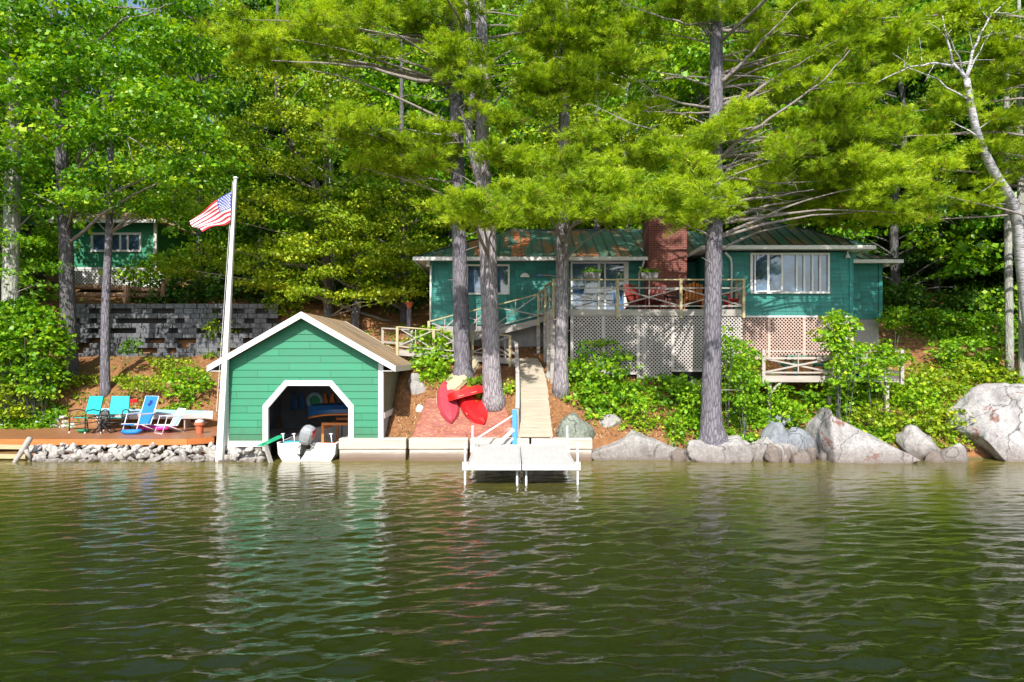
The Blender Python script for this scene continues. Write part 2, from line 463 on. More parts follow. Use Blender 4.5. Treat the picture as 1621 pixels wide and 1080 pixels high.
def mat_tarp():
    t = NT('red_brown_mat')
    n = t.noise(0.9, 6, 0.7); n2 = t.noise(7, 6, 0.7, vec=t.vec((1, 2.5, 1), (0, 0, 0.6)))
    c = t.ramp(t.noise(2.2, 5), [(0.3, (0.24, 0.075, 0.06)), (0.7, (0.34, 0.12, 0.095))])
    c = t.mix(t.ramp(n2, [(0.5, (0, 0, 0)), (0.62, (0.75,) * 3)]), c, (0.46, 0.24, 0.11))
    c = t.mix(t.ramp(n, [(0.62, (0, 0, 0)), (0.7, (0.6,) * 3)]), c, (0.55, 0.45, 0.40))
    t.color(c); t.rough(0.6); t.bump(t.noise(5, 5, 0.6, vec=t.vec((0.5, 1.5, 1), (0, 0, 0.5))), 0.8, 0.05); return t.m
M['tarp'] = mat_tarp()

def ground_mat():
    t = NT('pine_needle_ground')
    n = t.noise(0.45, 8, 0.65); n2 = t.noise(5, 8, 0.75); n3 = t.noise(38, 4, 0.7)
    c = t.ramp(n2, [(0.3, (0.09, 0.045, 0.022)), (0.5, (0.24, 0.105, 0.042)), (0.72, (0.40, 0.20, 0.09))])
    c = t.mix(0.35, c, t.ramp(n3, [(0.3, (0.10, 0.045, 0.02)), (0.75, (0.58, 0.32, 0.16))]))
    c = t.mix(t.ramp(n, [(0.54, (0, 0, 0)), (0.66, (0.6,) * 3)]), c, (0.10, 0.13, 0.03))
    s = t.sep()
    c = t.mix(t.ramp(t.math('MULTIPLY', s[2], .05), [(0.35, (0,) * 3), (0.6, (.8,) * 3)]), c, (0.05, 0.07, 0.02))
    c = t.mix(t.ramp(s[2], [(0.0, (1,) * 3), (0.1, (0,) * 3)]), c, (0.12, 0.11, 0.05))
    t.color(c); t.rough(0.95); t.bump(t.math('ADD', n2, t.math('MULTIPLY', n3, 0.5)), 0.9, 0.05)
    t.b.inputs['Specular IOR Level'].default_value = 0.15
    return t.m
M['ground'] = ground_mat()

def water_mat():
    t = NT('lake_water')
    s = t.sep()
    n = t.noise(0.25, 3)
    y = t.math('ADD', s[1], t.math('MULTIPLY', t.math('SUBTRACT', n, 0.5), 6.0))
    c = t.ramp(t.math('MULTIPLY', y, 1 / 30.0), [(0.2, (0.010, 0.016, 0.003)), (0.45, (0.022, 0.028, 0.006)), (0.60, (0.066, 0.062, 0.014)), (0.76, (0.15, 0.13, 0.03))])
    t.color(c); t.rough(0.03); t.b.inputs['IOR'].default_value = 1.42
    a = t.noise(9.0, 3, 0.5, vec=t.vec((0.55, 1.6, 1), (0, 0, 0.12)))
    b = t.noise(24.0, 2, 0.5, vec=t.vec((0.6, 1.5, 1), (0, 0, -0.2)))
    t.bump(t.math('ADD', a, t.math('MULTIPLY', b, 0.25)), 0.22, 0.03)
    return t.m
M['water'] = water_mat()

def birch():
    t = NT('birch_bark')
    n = t.noise(2.0, 5, .7, vec=t.vec((2.5, 2.5, 16))); n2 = t.noise(1.2, 5)
    c = t.ramp(n, [(.38, (.05, .045, .045)), (.47, (.42, .41, .43)), (.7, (.66, .65, .68))])
    c = t.mix(t.ramp(n2, [(.55, (0,) * 3), (.66, (.6,) * 3)]), c, (.34, .33, .36)); t.color(c); t.rough(.7); t.bump(n, .3, .01); return t.m
M['shaded_pine_bark'] = bark('shaded_pine_bark', (0.05, 0.045, 0.055, 1), (0.215, 0.20, 0.235, 1), lich=(0.20, 0.205, 0.205, 1))  # bluish dark tone of pines standing in shade, put into the colour
M['sunlit_bark'] = bark('sunlit_pine_bark', (0.08, 0.07, 0.08, 1), (0.36, 0.325, 0.35, 1), lich=(0.35, 0.35, 0.33, 1))  # paler copy of the pine bark, sunlight put into the colour
M['dark_bark'] = bark('dark_bark', (0.05, 0.045, 0.05, 1), (0.16, 0.15, 0.165, 1), lich=(0.15, 0.17, 0.14, 1))
M['birch_bark'] = birch()
M['grey_bark'] = bark('grey_smooth_bark', (0.20, 0.19, 0.17, 1), (0.42, 0.42, 0.38, 1), lich=(0.38, 0.44, 0.36, 1))
M['twig'] = bark('dead_grey_twig', (0.22, 0.18, 0.16, 1), (0.42, 0.37, 0.34, 1), sc=3)
M['pine_leaf'] = foliage('pine_needles', [(0.0, (0.26, 0.17, 0.05)), (0.06, (0.14, 0.26, 0.012)), (0.4, (0.31, 0.47, 0.018)), (0.75, (0.46, 0.62, 0.028)), (1.0, (0.62, 0.74, 0.06))], 0.45)
M['maple_leaf'] = foliage('maple_leaves', [(0.0, (0.035, 0.14, 0.008)), (0.5, (0.14, 0.34, 0.012)), (0.8, (0.29, 0.50, 0.016)), (1.0, (0.50, 0.66, 0.06))], 0.38, 0.4)
M['hemlock_leaf'] = foliage('hemlock_leaves', [(0.0, (0.07, 0.15, 0.008)), (0.5, (0.21, 0.34, 0.012)), (0.85, (0.37, 0.48, 0.018)), (1.0, (0.54, 0.58, 0.04))], 0.35)
M['dark_leaf'] = foliage('dark_forest_leaves', [(0.0, (0.018, 0.06, 0.008)), (0.5, (0.05, 0.15, 0.012)), (1.0, (0.14, 0.27, 0.02))], 0.25)
M['shrub_leaf'] = foliage('shrub_leaves', [(0.0, (0.06, 0.20, 0.010)), (0.5, (0.20, 0.42, 0.015)), (0.85, (0.36, 0.56, 0.02)), (1.0, (0.55, 0.66, 0.05))], 0.35, 0.45)

# ------------------------------------------------------------------ ground and lake
def ninterp(y, pts):
    return np.interp(y, [p[0] for p in pts], [p[1] for p in pts])
FAR = [(60, 15), (100, 27), (400, 60), (1500, 80)]
PL = [(-200, -4), (0, -3), (20, -1.2), (22.3, -.35), (22.9, .12), (23.5, .30), (26.6, .42), (26.9, .85), (28, 2.1), (29, 2.7), (31.15, 3.55), (31.45, 5.6), (33, 5.9), (40, 7.4)] + FAR
PM = [(-200, -4), (0, -3), (20, -1.5), (22.45, -.9), (22.8, .60), (24.4, 1.78), (25.5, 2.68), (26.2, 3.05), (28, 3.8), (31, 4.8), (40, 7.6)] + FAR
PR = [(-200, -4), (0, -3), (20, -1.5), (22.4, -.5), (23.0, .3), (24.5, 1.4), (25.2, 1.9), (28, 3.5), (31, 4.8), (40, 7.8)] + FAR
def ground_z(x, y, rough=True):
    x = np.asarray(x, float); y = np.asarray(y, float)
    wl_ = np.clip((-5.2 - x) / 4.4, 0, 1); wr_ = np.clip((x - 5) / 3.5, 0, 1)
    wl_ = wl_ * wl_ * (3 - 2 * wl_)
    z = ninterp(y, PL) * wl_ + ninterp(y, PR) * wr_ + ninterp(y, PM) * (1 - wl_ - wr_)
    if rough:
        z = z + 0.05 * np.sin(x * 2.1 + 0.7 * y) * np.sin(y * 1.7 - x * .6) + 0.03 * np.sin(x * 5.3 + 2) * np.sin(y * 4.9 + x)
        z = z + np.clip((y - 32) / 20, 0, 1) * (1.2 * np.sin(x * .21 + 1) * np.sin(y * .13))
    return z
def gz(x, y): return float(ground_z(x, y))

BX0, BX1, BY0, BY1 = -9.38, -4.26, 22.45, 27.5         # boathouse footprint
def spaced(knots):
    out = []
    for a, b, st in knots: out += list(np.arange(a, b, st))
    out.append(knots[-1][1]); return np.array(out)
gx = spaced([(-900, -100, 80), (-100, -30, 5), (-30, 26, 0.22), (26, 100, 5), (100, 900, 80)])
gy = spaced([(-200, 0, 40), (0, 20, 2), (20, 34, 0.2), (34, 70, 1.0), (70, 200, 10), (200, 1500, 130)])
GX, GY = np.meshgrid(gx, gy)
GZ = ground_z(GX, GY)
ins = (GX > BX0 + .1) & (GX < BX1 - .1) & (GY > BY0 - .3) & (GY < BY1 - .1)
GZ = np.where(ins, np.minimum(GZ, -0.35), GZ)
nx, ny = len(gx), len(gy)
ii = (np.arange(ny - 1)[:, None] * nx + np.arange(nx - 1)[None, :]).reshape(-1)
Q = np.stack([ii, ii + 1, ii + nx + 1, ii + nx], 1)
g = np_mesh('ground', np.stack([GX, GY, GZ], -1).reshape(-1, 3), quads=Q, mat=M['ground'], smooth=True)
tag(g, 'sloping bank of orange pine needles rising from the lake', 'ground', kind='structure')

wx = spaced([(-900, -100, 80), (-100, -24, 4), (-24, 24, 0.055), (24, 100, 4), (100, 900, 80)])
wy = spaced([(-900, -100, 80), (-100, 2, 6), (2, 6, .2), (6, 24.5, 0.045), (24.5, 28.2, .3)])
WX, WY = np.meshgrid(wx, wy)
WZ = np.zeros_like(WX)
wr = np.random.default_rng(3)
for k in range(96):
    lam = 0.13 * (0.85 / 0.13) ** wr.random()
    ang = R(100) + wr.normal() * (0.40)
    kx, ky = math.cos(ang) * 2 * PI / lam, math.sin(ang) * 2 * PI / lam
    amp = 0.0050 * lam ** 0.95 * (0.6 + 0.8 * wr.random())
    ph = wr.random() * 6.28
    env = 0.65 + 0.6 * np.sin(WX * wr.uniform(.15, .7) + wr.random() * 6) * np.sin(WY * wr.uniform(.15, .7) + wr.random() * 6)
    WZ += amp * env * np.sin(kx * WX + ky * WY + ph)
calm = 0.40 + 0.75 * np.clip((23.2 - WY) / 12, 0, 1)
patch = 0.85 + 0.28 * np.sin(WX * 0.33 + 1.0 + .4 * np.sin(WY * .5)) + 0.25 * np.sin(WX * .9 + WY * .55 + .8 * np.sin(WY * .3 + WX * .2))
fade = np.clip((26 - np.abs(WX)) / 4, 0, 1) * np.clip((WY - 1) / 4, 0, 1)
WZ *= calm * patch * fade
nx, ny = len(wx), len(wy)
ii = (np.arange(ny - 1)[:, None] * nx + np.arange(nx - 1)[None, :]).reshape(-1)
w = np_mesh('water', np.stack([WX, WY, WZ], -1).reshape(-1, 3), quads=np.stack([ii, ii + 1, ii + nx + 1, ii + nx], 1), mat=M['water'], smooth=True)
tag(w, 'dark green rippled lake water', 'water', kind='structure')

# ------------------------------------------------------------------ wall helper: lapped courses with openings
def lap_wall(mb, org, ux, nrm, outline, holes, z0, z1, course=0.15, lap=0.018, m=0, back=0.10, mb_back=None):
    """outline: polygon [(u,z)], holes: polygons [(u,z)] ; org: world point of u=0,z=0 ; ux, nrm: unit vectors"""
    org = Vector(org); ux = Vector(ux); nrm = Vector(nrm)
    def cross(poly, z):
        xs = []
        n = len(poly)
        for i in range(n):
            (u0, a), (u1, b) = poly[i], poly[(i + 1) % n]
            if (a - z) * (b - z) < 0: xs.append(u0 + (u1 - u0) * (z - a) / (b - a))
        xs.sort(); return xs
    def spans(z):
        o = cross(outline, z); sp = [(o[i], o[i + 1]) for i in range(0, len(o) - 1, 2)]
        for h in holes:
            c = cross(h, z)
            for i in range(0, len(c) - 1, 2):
                a, b = c[i], c[i + 1]; ns = []
                for s0, s1 in sp:
                    if b <= s0 or a >= s1: ns.append((s0, s1)); continue
                    if a > s0: ns.append((s0, a))
                    if b < s1: ns.append((b, s1))
                sp = ns
        return sp
    brk = sorted(set([round(p[1], 5) for p in outline] + [round(p[1], 5) for h in holes for p in h]))
    zs = [z0]
    z = z0
    cs = []
    while z < z1 - 1e-6:
        zn = min(z + course, z1)
        cuts = [z] + [b for b in brk if z + 1e-4 < b < zn - 1e-4] + [zn]
        for a, b in zip(cuts[:-1], cuts[1:]): cs.append((a, b, z, zn))
        z = zn
    def P(u, z, off): return org + ux * u + Vector((0, 0, z)) + nrm * off
    for a, b, c0, c1 in cs:
        e = min(1e-4, (b - a) * .01)
        sa, sb = spans(a + e), spans(b - e)
        if len(sa) != len(sb): continue
        oa = lap * (c1 - a) / (c1 - c0 + 1e-9); ob = lap * (c1 - b) / (c1 - c0 + 1e-9)
        for (p0, p1), (q0, q1) in zip(sa, sb):
            mb.add([P(p0, a, oa), P(p1, a, oa), P(q1, b, ob), P(q0, b, ob)], [(0, 1, 2, 3)], m)
            if abs(a - c0) < 1e-6 and lap:
                mb.add([P(p0, a, oa), P(p1, a, oa), P(p1, a, -0.01), P(p0, a, -0.01)], [(0, 1, 2, 3)], m)
            if mb_back is not None:
                mb_back.add([P(p0, a, -back), P(p1, a, -back), P(q1, b, -back), P(q0, b, -back)], [(0, 1, 2, 3)], m)
    return mb

def lattice(mb, org, ux, nrm, w, h, pitch=0.135, sw=0.032, t=0.012, m=0, top=None):
    """real crossed slats clipped to a rectangle (u 0..w, z 0..h)"""
    org = Vector(org); ux = Vector(ux); nrm = Vector(nrm)
    hw = sw * 0.7071
    for layer, sgn in ((0, 1), (1, -1)):
        c = -h
        while c < w:
            if sgn == 1: p = [(c, 0), (c + h, h)]
            else: p = [(c + h, 0), (c, h)]
            (u0, z0), (u1, z1) = p
            # clip to 0..w
            def cl(u, z):
                uu = min(max(u, 0), w)
                return uu, z + (uu - u) * sgn
            a = cl(u0, z0); b = cl(u1, z1)
            if (b[1] - a[1]) > 0.03:
                off = nrm * (0.002 + layer * (t + .001))
                A = org + ux * a[0] + Vector((0, 0, a[1])); B = org + ux * b[0] + Vector((0, 0, b[1]))
                d = (B - A).normalized(); s = d.cross(nrm) * (sw / 2)
                vs = [A - s + off, A + s + off, B + s + off, B - s + off]
                vs += [v + nrm * t for v in vs]
                mb.add(vs, [(0, 3, 2, 1), (4, 5, 6, 7), (0, 1, 5, 4), (1, 2, 6, 5), (2, 3, 7, 6), (3, 0, 4, 7)], m)
            c += pitch
    return mb

# ------------------------------------------------------------------ boathouse
def boathouse():
    t = thing('boathouse', 'green clapboard boathouse with white trim and octagonal boat opening', 'boathouse', ((BX0 + BX1) / 2, BY0, 0))
    cx = (BX0 + BX1) / 2
    zb, ze = 0.62, 3.22
    zr = ze + (BX1 - BX0) / 2 * 0.575
    yf, yb = BY0, BY1
    hw = 1.32
    hx = cx + 0.13
    door = [(hx - hw, 0.2), (hx + hw, 0.2), (hx + hw, 1.72), (hx + 0.70, 2.45), (hx - 0.70, 2.45), (hx - hw, 1.72)]
    out = [(BX0, zb), (BX1, zb), (BX1, ze), (cx, zr), (BX0, ze)]
    mb = MB(); bk = MB()
    lap_wall(mb, (0, yf, 0), (1, 0, 0), (0, -1, 0), out, [door], zb, zr, 0.235, 0.022, mb_back=bk)
    mb.build('wall', M['green_siding'], t)
    # back and left walls
    lap_wall(mb2 := MB(), (0, yb, 0), (1, 0, 0), (0, 1, 0), out, [], zb, zr, 0.235, 0.022, mb_back=bk)
    lap_wall(mb2, (BX0, 0, 0), (0, 1, 0), (-1, 0, 0), [(yf, zb), (yb, zb), (yb, ze), (yf, ze)], [], zb, ze, 0.235, 0.022, mb_back=bk)
    mb2.build('wall', M['green_siding'], t)
    s = MB()
    lap_wall(s, (BX1, 0, 0), (0, 1, 0), (1, 0, 0), [(yf, 1.55), (yb, 1.55), (yb, ze), (yf, ze)], [], 1.55, ze, 0.235, 0.02, mb_back=bk)
    o = s.build('side_wall', M['olive_siding'], t); o['label'] = 'olive weathered side wall'
    bk.build('inner_lining', M['interior'], t)
    # white trim
    for q in ((BX1 - .13, BX1 + .03, yf - .045, yf + .09, .5, ze - .02), (BX0 - .03, BX0 + .07, yf - .045, yf + .09, .6, ze - .02), (BX1 - .02, BX1 + .03, yb - .12, yb + .03, 1.5, ze - .02)):
        tr = MB(); tr.box(*q); tr.build('corner_board', M['white'], t)
    sk = MB()
    sk.box(BX0, hx - hw - .17, yf - .05, yf + .05, .45, .635)
    sk.bar((BX1 + .03, yf + .1, 1.46), (BX1 + .03, yb - .05, 1.50), .05, .2)
    sk.build('skirt_board', M['white'], t)
    fr = MB()
    pts_in = door[1:]; wd = .175
    def outset(p, k):
        return None
    inn = [(hx + hw, .30), (hx + hw, 1.72), (hx + .70, 2.45), (hx - .70, 2.45), (hx - hw, 1.72), (hx - hw, .30)]
    oo = [(hx + hw + wd, .30), (hx + hw + wd, 1.80), (hx + .77, 2.45 + wd), (hx - .77, 2.45 + wd), (hx - hw - wd, 1.80), (hx - hw - wd, .30)]
    for i in range(5):
        poly = [inn[i], oo[i], oo[i + 1], inn[i + 1]]
        fr.prism(poly, 'y', yf - .06, yf + .04)
    fr.build('opening_frame', M['white'], t)
    # foundation: concrete cheeks each side and back
    fo = MB()
    fo.box(BX0 + .02, BX0 + .3, yf + .08, yb - .02, -.8, zb - .01)
    fo.box(BX0 + .3, hx - hw - .05, yf + .09, yf + .35, -.8, .44)
    fo.box(BX1 - .3, BX1 - .02, yf + .08, yb - .02, -.8, 1.54)
    fo.box(hx + hw + .02, BX1 - .3, yf + .09, yf + .35, -.8, .60)
    fo.box(BX0 + .3, BX1 - .3, yb - .3, yb - .02, -.8, zb - .01)
    fo.build('foundation', M['concrete'], t)
    cw = MB()
    cw.box(BX0 + .3, hx - hw - .12, yf + .36, yb - .3, .50, .58)
    cw.build('catwalk', M['grey_wood_y'], t); cw = MB()
    cw.box(hx + hw + .12, BX1 - .31, yf + .36, yb - .3, .50, .58)
    cw.build('catwalk', M['grey_wood_y'], t)
    # roof slabs
    oh = 0.46; of = 0.38; th = .07
    k = 0.575
    for sg, nm in ((-1, 'roof'), (1, 'roof')):
        xe = cx + sg * ((BX1 - BX0) / 2 + oh); zz = zr - k * ((BX1 - BX0) / 2 + oh) + .16
        zt = zr + .16
        rf = MB()
        rf.prism([(cx, zt), (xe, zz), (xe, zz - th), (cx, zt - th)], 'y', yf - of + .03, yb + of - .03)
        ro = rf.build(nm, M['shingle'], t)
        fb = MB()
        for y0, y1 in ((yf - of - .01, yf - of + .029), (yb + of - .029, yb + of + .01)):
            fb.prism([(cx, zt + .012), (xe + sg * .03, zz - .005), (xe + sg * .03, zz - .20), (cx, zt - .20)], 'y', y0, y1)
        fb.box(min(xe, xe + sg * .03), max(xe, xe + sg * .03), yf - of + .03, yb + of - .03, zz - .20, zz - .012)
        fb.build('fascia', M['white'], t)
        so = MB()
        so.prism([(cx + sg * ((BX1 - BX0) / 2 + .03), zz - .165), (xe - sg * .002, zz - .165), (xe - sg * .002, zz - .185), (cx + sg * ((BX1 - BX0) / 2 + .03), zz - .185)], 'y', yf - of + .03, yb + of - .03)
        so.build('soffit', M['white'], t)
    return t, hx, hw
bh, HX, HW = boathouse()

# ------------------------------------------------------------------ things in the boathouse
def motorboat():
    bx, y0, L, wd = HX - 0.02, 22.32, 4.6, 0.96
    t = thing('motorboat', 'small white motorboat moored stern out in the boathouse opening', 'boat', (bx, y0, 0))
    n = 14; secs = []
    for i in range(n + 1):
        s = i / n
        w_ = wd * (1 - max(0, (s - .45) / .55) ** 2.2 * .98); k = -.18 + .25 * max(0, s - .6) ** 1.5
        top = .56 + .22 * s * s
        secs.append([(bx - w_, y0 + s * L, top), (bx - w_ * .97, y0 + s * L, .22), (bx - w_ * .75, y0 + s * L, k + .05), (bx, y0 + s * L, k), (bx + w_ * .75, y0 + s * L, k + .05), (bx + w_ * .97, y0 + s * L, .22), (bx + w_, y0 + s * L, top)])
    mb = MB()
    for i in range(n):
        a, b = secs[i], secs[i + 1]
        for j in range(6): mb.add([a[j], a[j + 1], b[j + 1], b[j]], [(0, 1, 2, 3)])
    # inner skin
    for i in range(n):
        a = [(bx + (p[0] - bx) * .93, p[1], max(p[2], .12) + (.004 if j in (0, 6) else .03)) for j, p in enumerate(secs[i])]
        b = [(bx + (p[0] - bx) * .93, p[1], max(p[2], .12) + (.004 if j in (0, 6) else .03)) for j, p in enumerate(secs[i + 1])]
        for j in range(6): mb.add([a[j], a[j + 1], b[j + 1], b[j]], [(0, 1, 2, 3)])
    mb.build('hull', M['white'], t)
    tb = MB()
    tb.prism([(bx - wd, .56), (bx - wd * .97, .22), (bx - wd * .75, -.13), (bx - .12, -.18), (bx - .12, .40), (bx - .26, .60)], 'y', y0 - .05, y0 + .05)
    tb.prism([(bx + wd, .56), (bx + .20, .60), (bx + .12, .40), (bx + .12, -.18), (bx + wd * .75, -.13), (bx + wd * .97, .22)], 'y', y0 - .05, y0 + .05)
    tb.box(bx - .119, bx + .119, y0 - .04, y0 + .05, -.18, .38)
    tb.build('transom', M['white'], t, bevel=.012)
    gw = MB()
    for sg in (0, 6):
        gw.tube([Vector(s[sg]) + Vector((0, 0, .015)) for s in secs], .03, 6)
    gw.build('gunwale', M['aluminium'], t, smooth=True)
    st = MB(); st.box(bx - .82, bx - .2, y0 + .5, y0 + .85, .3, .5); st.box(bx + .15, bx + .82, y0 + .5, y0 + .85, .3, .5)
    st.build('seat', M['orange'], t, bevel=.03)
    cv = MB(); cv.box(bx - .8, bx - .25, y0 + .06, y0 + .42, .3, .62)
    cv.build('cushion', M['turquoise'], t, bevel=.06)
    for xx in (-.78, -.42, .80):
        c = MB(); c.tube([(bx + xx, y0 + .1, .5), (bx + xx - .04, y0 + .1, .86)], .018, 8); c.tube([(bx + xx - .10, y0 + .1, .86), (bx + xx + .02, y0 + .1, .87)], .022, 8)
        c.build('cleat_post', M['aluminium'], t, smooth=True)
    # outboard
    mo = MB()
    ax = Vector((0.32, -0.25, 0.9)).normalized(); sd_ = Vector((.93, 0, -.33)).normalized(); dp = ax.cross(sd_)
    c0 = Vector((bx - .02, y0 - .12, .62))
    prof = [(0, .15, .20), (.10, .20, .24), (.25, .22, .26), (.42, .22, .25), (.52, .18, .22), (.57, .10, .14)]
    rings = []
    for h, a, b in prof:
        ring = []
        for k in range(12):
            th = 2 * PI * k / 12
            ct, st_ = math.cos(th), math.sin(th)
            ring.append(c0 + ax * h + sd_ * (a * (abs(ct) ** .6) * (1 if ct > 0 else -1)) + dp * (b * (abs(st_) ** .6) * (1 if st_ > 0 else -1)))
        rings.append(ring)
    for i in range(len(rings) - 1):
        for k in range(12):
            mo.add([rings[i][k], rings[i][(k + 1) % 12], rings[i + 1][(k + 1) % 12], rings[i + 1][k]], [(0, 1, 2, 3)], 1 if (i in (2, 3) and k in (0, 11)) else 0)
    mo.add(rings[-1], [tuple(range(12))]); mo.add(rings[0], [tuple(range(11, -1, -1))])
    cowl = mo.build('outboard_motor', [M['grey_metal'], M['red']], t, smooth=True)
    lg = MB()
    lg.bar(c0 + ax * .02, c0 - ax * .62, .13, .16)
    lg.bar(c0 + Vector((0, .1, -.05)), c0 + Vector((0, .2, -.35)), .26, .12)
    lg.bar(c0 - ax * .45 + Vector((-.1, -.1, 0)), c0 - ax * .45 + Vector((.12, .12, .02)), .2, .03)
    lg.build('motor_leg', M['black_metal'], cowl, bevel=.02)
    hs = MB(); hs.tube([c0 + Vector((-.1, 0, 0)), c0 + Vector((-.25, .05, -.18)), c0 + Vector((-.35, .15, -.1)), c0 + Vector((-.4, .4, -.02))], .02, 6)
    hs.tube([c0 + Vector((.1, 0, 0)), c0 + Vector((.25, 0, -.16)), c0 + Vector((.3, .12, -.05))], .025, 6)
    hs.build('hose', M['aluminium'], cowl, smooth=True)
    return t
motorboat()

def rowboat_hull(mb, L, wd, dep, m_out=0, m_in=1, n=16, pw=2.3, stern=0.0, sheer_k=.45):
    """upright open hull along +y from 0 to L, gunwale at z=dep at midships"""
    S = []
    for i in range(n + 1):
        s = i / n
        q = abs(2 * s - 1)
        w_ = wd * max(0.02, 1 - q ** pw)
        if stern and s < .5: w_ = wd * max(stern, 1 - q ** 2.3)
        sheer = dep + dep * sheer_k * q ** 3
        kl = dep * .25 * q ** 5
        S.append([(w_ * a, s * L, kl + (sheer - kl) * b) for a, b in ((-1, 1), (-.98, .55), (-.75, .15), (0, 0), (.75, .15), (.98, .55), (1, 1))])
    for i in range(n):
        a, b = S[i], S[i + 1]
        for j in range(6): mb.add([a[j], a[j + 1], b[j + 1], b[j]], [(0, 1, 2, 3)], m_out)
        for j in range(6):
            sh = lambda p: (p[0] * .94, p[1], p[2] + (.0 if p[2] > dep * .9 else .03))
            mb.add([sh(a[j]), sh(a[j + 1]), sh(b[j + 1]), sh(b[j])], [(0, 1, 2, 3)], m_in)
    return S

def place(t, loc, rot):
    t.location = loc; t.rotation_euler = rot

# blue rowboat stored on a rack behind the motorboat
t = thing('rowboat', 'blue rowboat with orange gunwale stored inside the boathouse', 'boat')
mb = MB(); S = rowboat_hull(mb, 3.2, .62, .42)
mb.build('hull', [M['blue_hull'], M['interior']], t)
gm = MB()
for sg in (0, 6): gm.tube([Vector(s[sg]) for s in S], .045, 6)
gm.build('gunwale', M['orange'], t, smooth=True)
place(t, (BX1 - .42, 25.6, 1.69), (R(180), 0, R(-82))); t.scale = (.9, .9, .9)
rk = MB()
for yy in (24.3, 26.3):
    rk.box(HX - .1, BX1 - .12, yy, yy + .1, .96, 1.05); rk.box(HX - .1, HX - .02, yy + .005, yy + .095, .0, .955)
rk.box(HX - .09, HX - .03, 24.39, 26.31, .80, .95)
o = rk.build('boat_rack', M['orange'], org=(HX, 24.3, 0)); tag(o, 'orange timber rack holding the blue rowboat in the boathouse', 'rack')
# ring buoy and vests on the back wall
mb = MB()
ring = [Vector((.27 * math.cos(a), 0, .27 * math.sin(a))) for a in np.linspace(0, 2 * PI, 25)]
mb.tube(ring, .08, 8, cap=False)
LR = -1.2
t = thing('life_ring', 'pale green life ring hanging on the boathouse back wall', 'life ring', (HX + LR, 27.3, 1.65))
for v in range(len(mb.v)): mb.v[v] = tuple(Vector(mb.v[v]) + Vector((HX + LR, 27.28, 1.65)))
mb.build('ring', M['pale_blue'], t, smooth=True)
c = MB(); c.lathe([(.02, 0), (.19, 0), (.19, .02), (.02, .02)], n=16)
for v in range(len(c.v)): x_, y_, z_ = c.v[v]; c.v[v] = (x_ + HX + LR, 27.32 + z_, y_ + 1.65)
c.build('centre_panel', M['green_plastic'], t)
for dx, mt, lb in ((-.62, 'orange', 'orange life vest hanging right of the life ring'), (-1.85, 'blue_hull', 'dark blue life vest hanging left of the life ring')):
    t = thing('life_vest', lb, 'life vest', (HX + dx, 27.25, 1.3))
    for sg in (-1, 1):
        m_ = MB(); m_.prism([(HX + dx + sg * .03, 1.3), (HX + dx + sg * .25, 1.3), (HX + dx + sg * .27, 1.6), (HX + dx + sg * .2, 1.72), (HX + dx + sg * .22, 1.95), (HX + dx + sg * .1, 1.95), (HX + dx + sg * .03, 1.65)], 'y', 27.18, 27.3)
        m_.build('front_panel', M[mt], t, bevel=.03)
# green board and grey strut beside the boat
mb = MB(); mb.bar(W(412, 706, 21.9), W(446, 690, 22.8), .28, .03); mb.bar(W(414, 703, 21.9) + Vector((0, -.01, -.03)), W(440, 691, 22.8) + Vector((0, 0, -.03)), .03, .06)
o = mb.build('gangplank', M['green_plastic'], org=W(430, 700, 22.3), bevel=.01); tag(o, 'short green plank sticking out left of the motorboat', 'plank')
mb = MB(); mb.bar(W(420, 705, 21.95), W(432, 727, 21.85) + Vector((0, 0, -.3)), .16, .05)
o = mb.build('mooring_strut', M['grey_wood'], org=W(430, 725, 21.9)); tag(o, 'grey board standing in the water under the green plank', 'board')

# ------------------------------------------------------------------ bulkhead
def timber_seg(x0, x1, lab):
    t = thing('bulkhead_timber', lab, 'retaining timber', ((x0 + x1) / 2, 22.35, 0), 'weathered bulkhead timbers along the water')
    a = MB(); a.box(x0, x1, 22.28, 22.7, .37, .73); a.build('upper_beam', M['timber'], t, bevel=.03)
    a = MB(); a.box(x0 + .02, x1 - .02, 22.31, 22.7, -.6, .365); a.build('lower_beam', M['timber'], t, bevel=.03)
X = lambda px, d=22.3: (px - 810.5) * d / F
timber_seg(X(536), X(643), 'weathered bulkhead timber next to the boathouse opening')
timber_seg(X(647), X(741), 'weathered bulkhead timber below the red-brown mat')
timber_seg(X(744), X(838), 'weathered bulkhead timber hidden behind the dock')
timber_seg(X(841), X(938), 'weathered bulkhead timber between the dock and the long boulder')

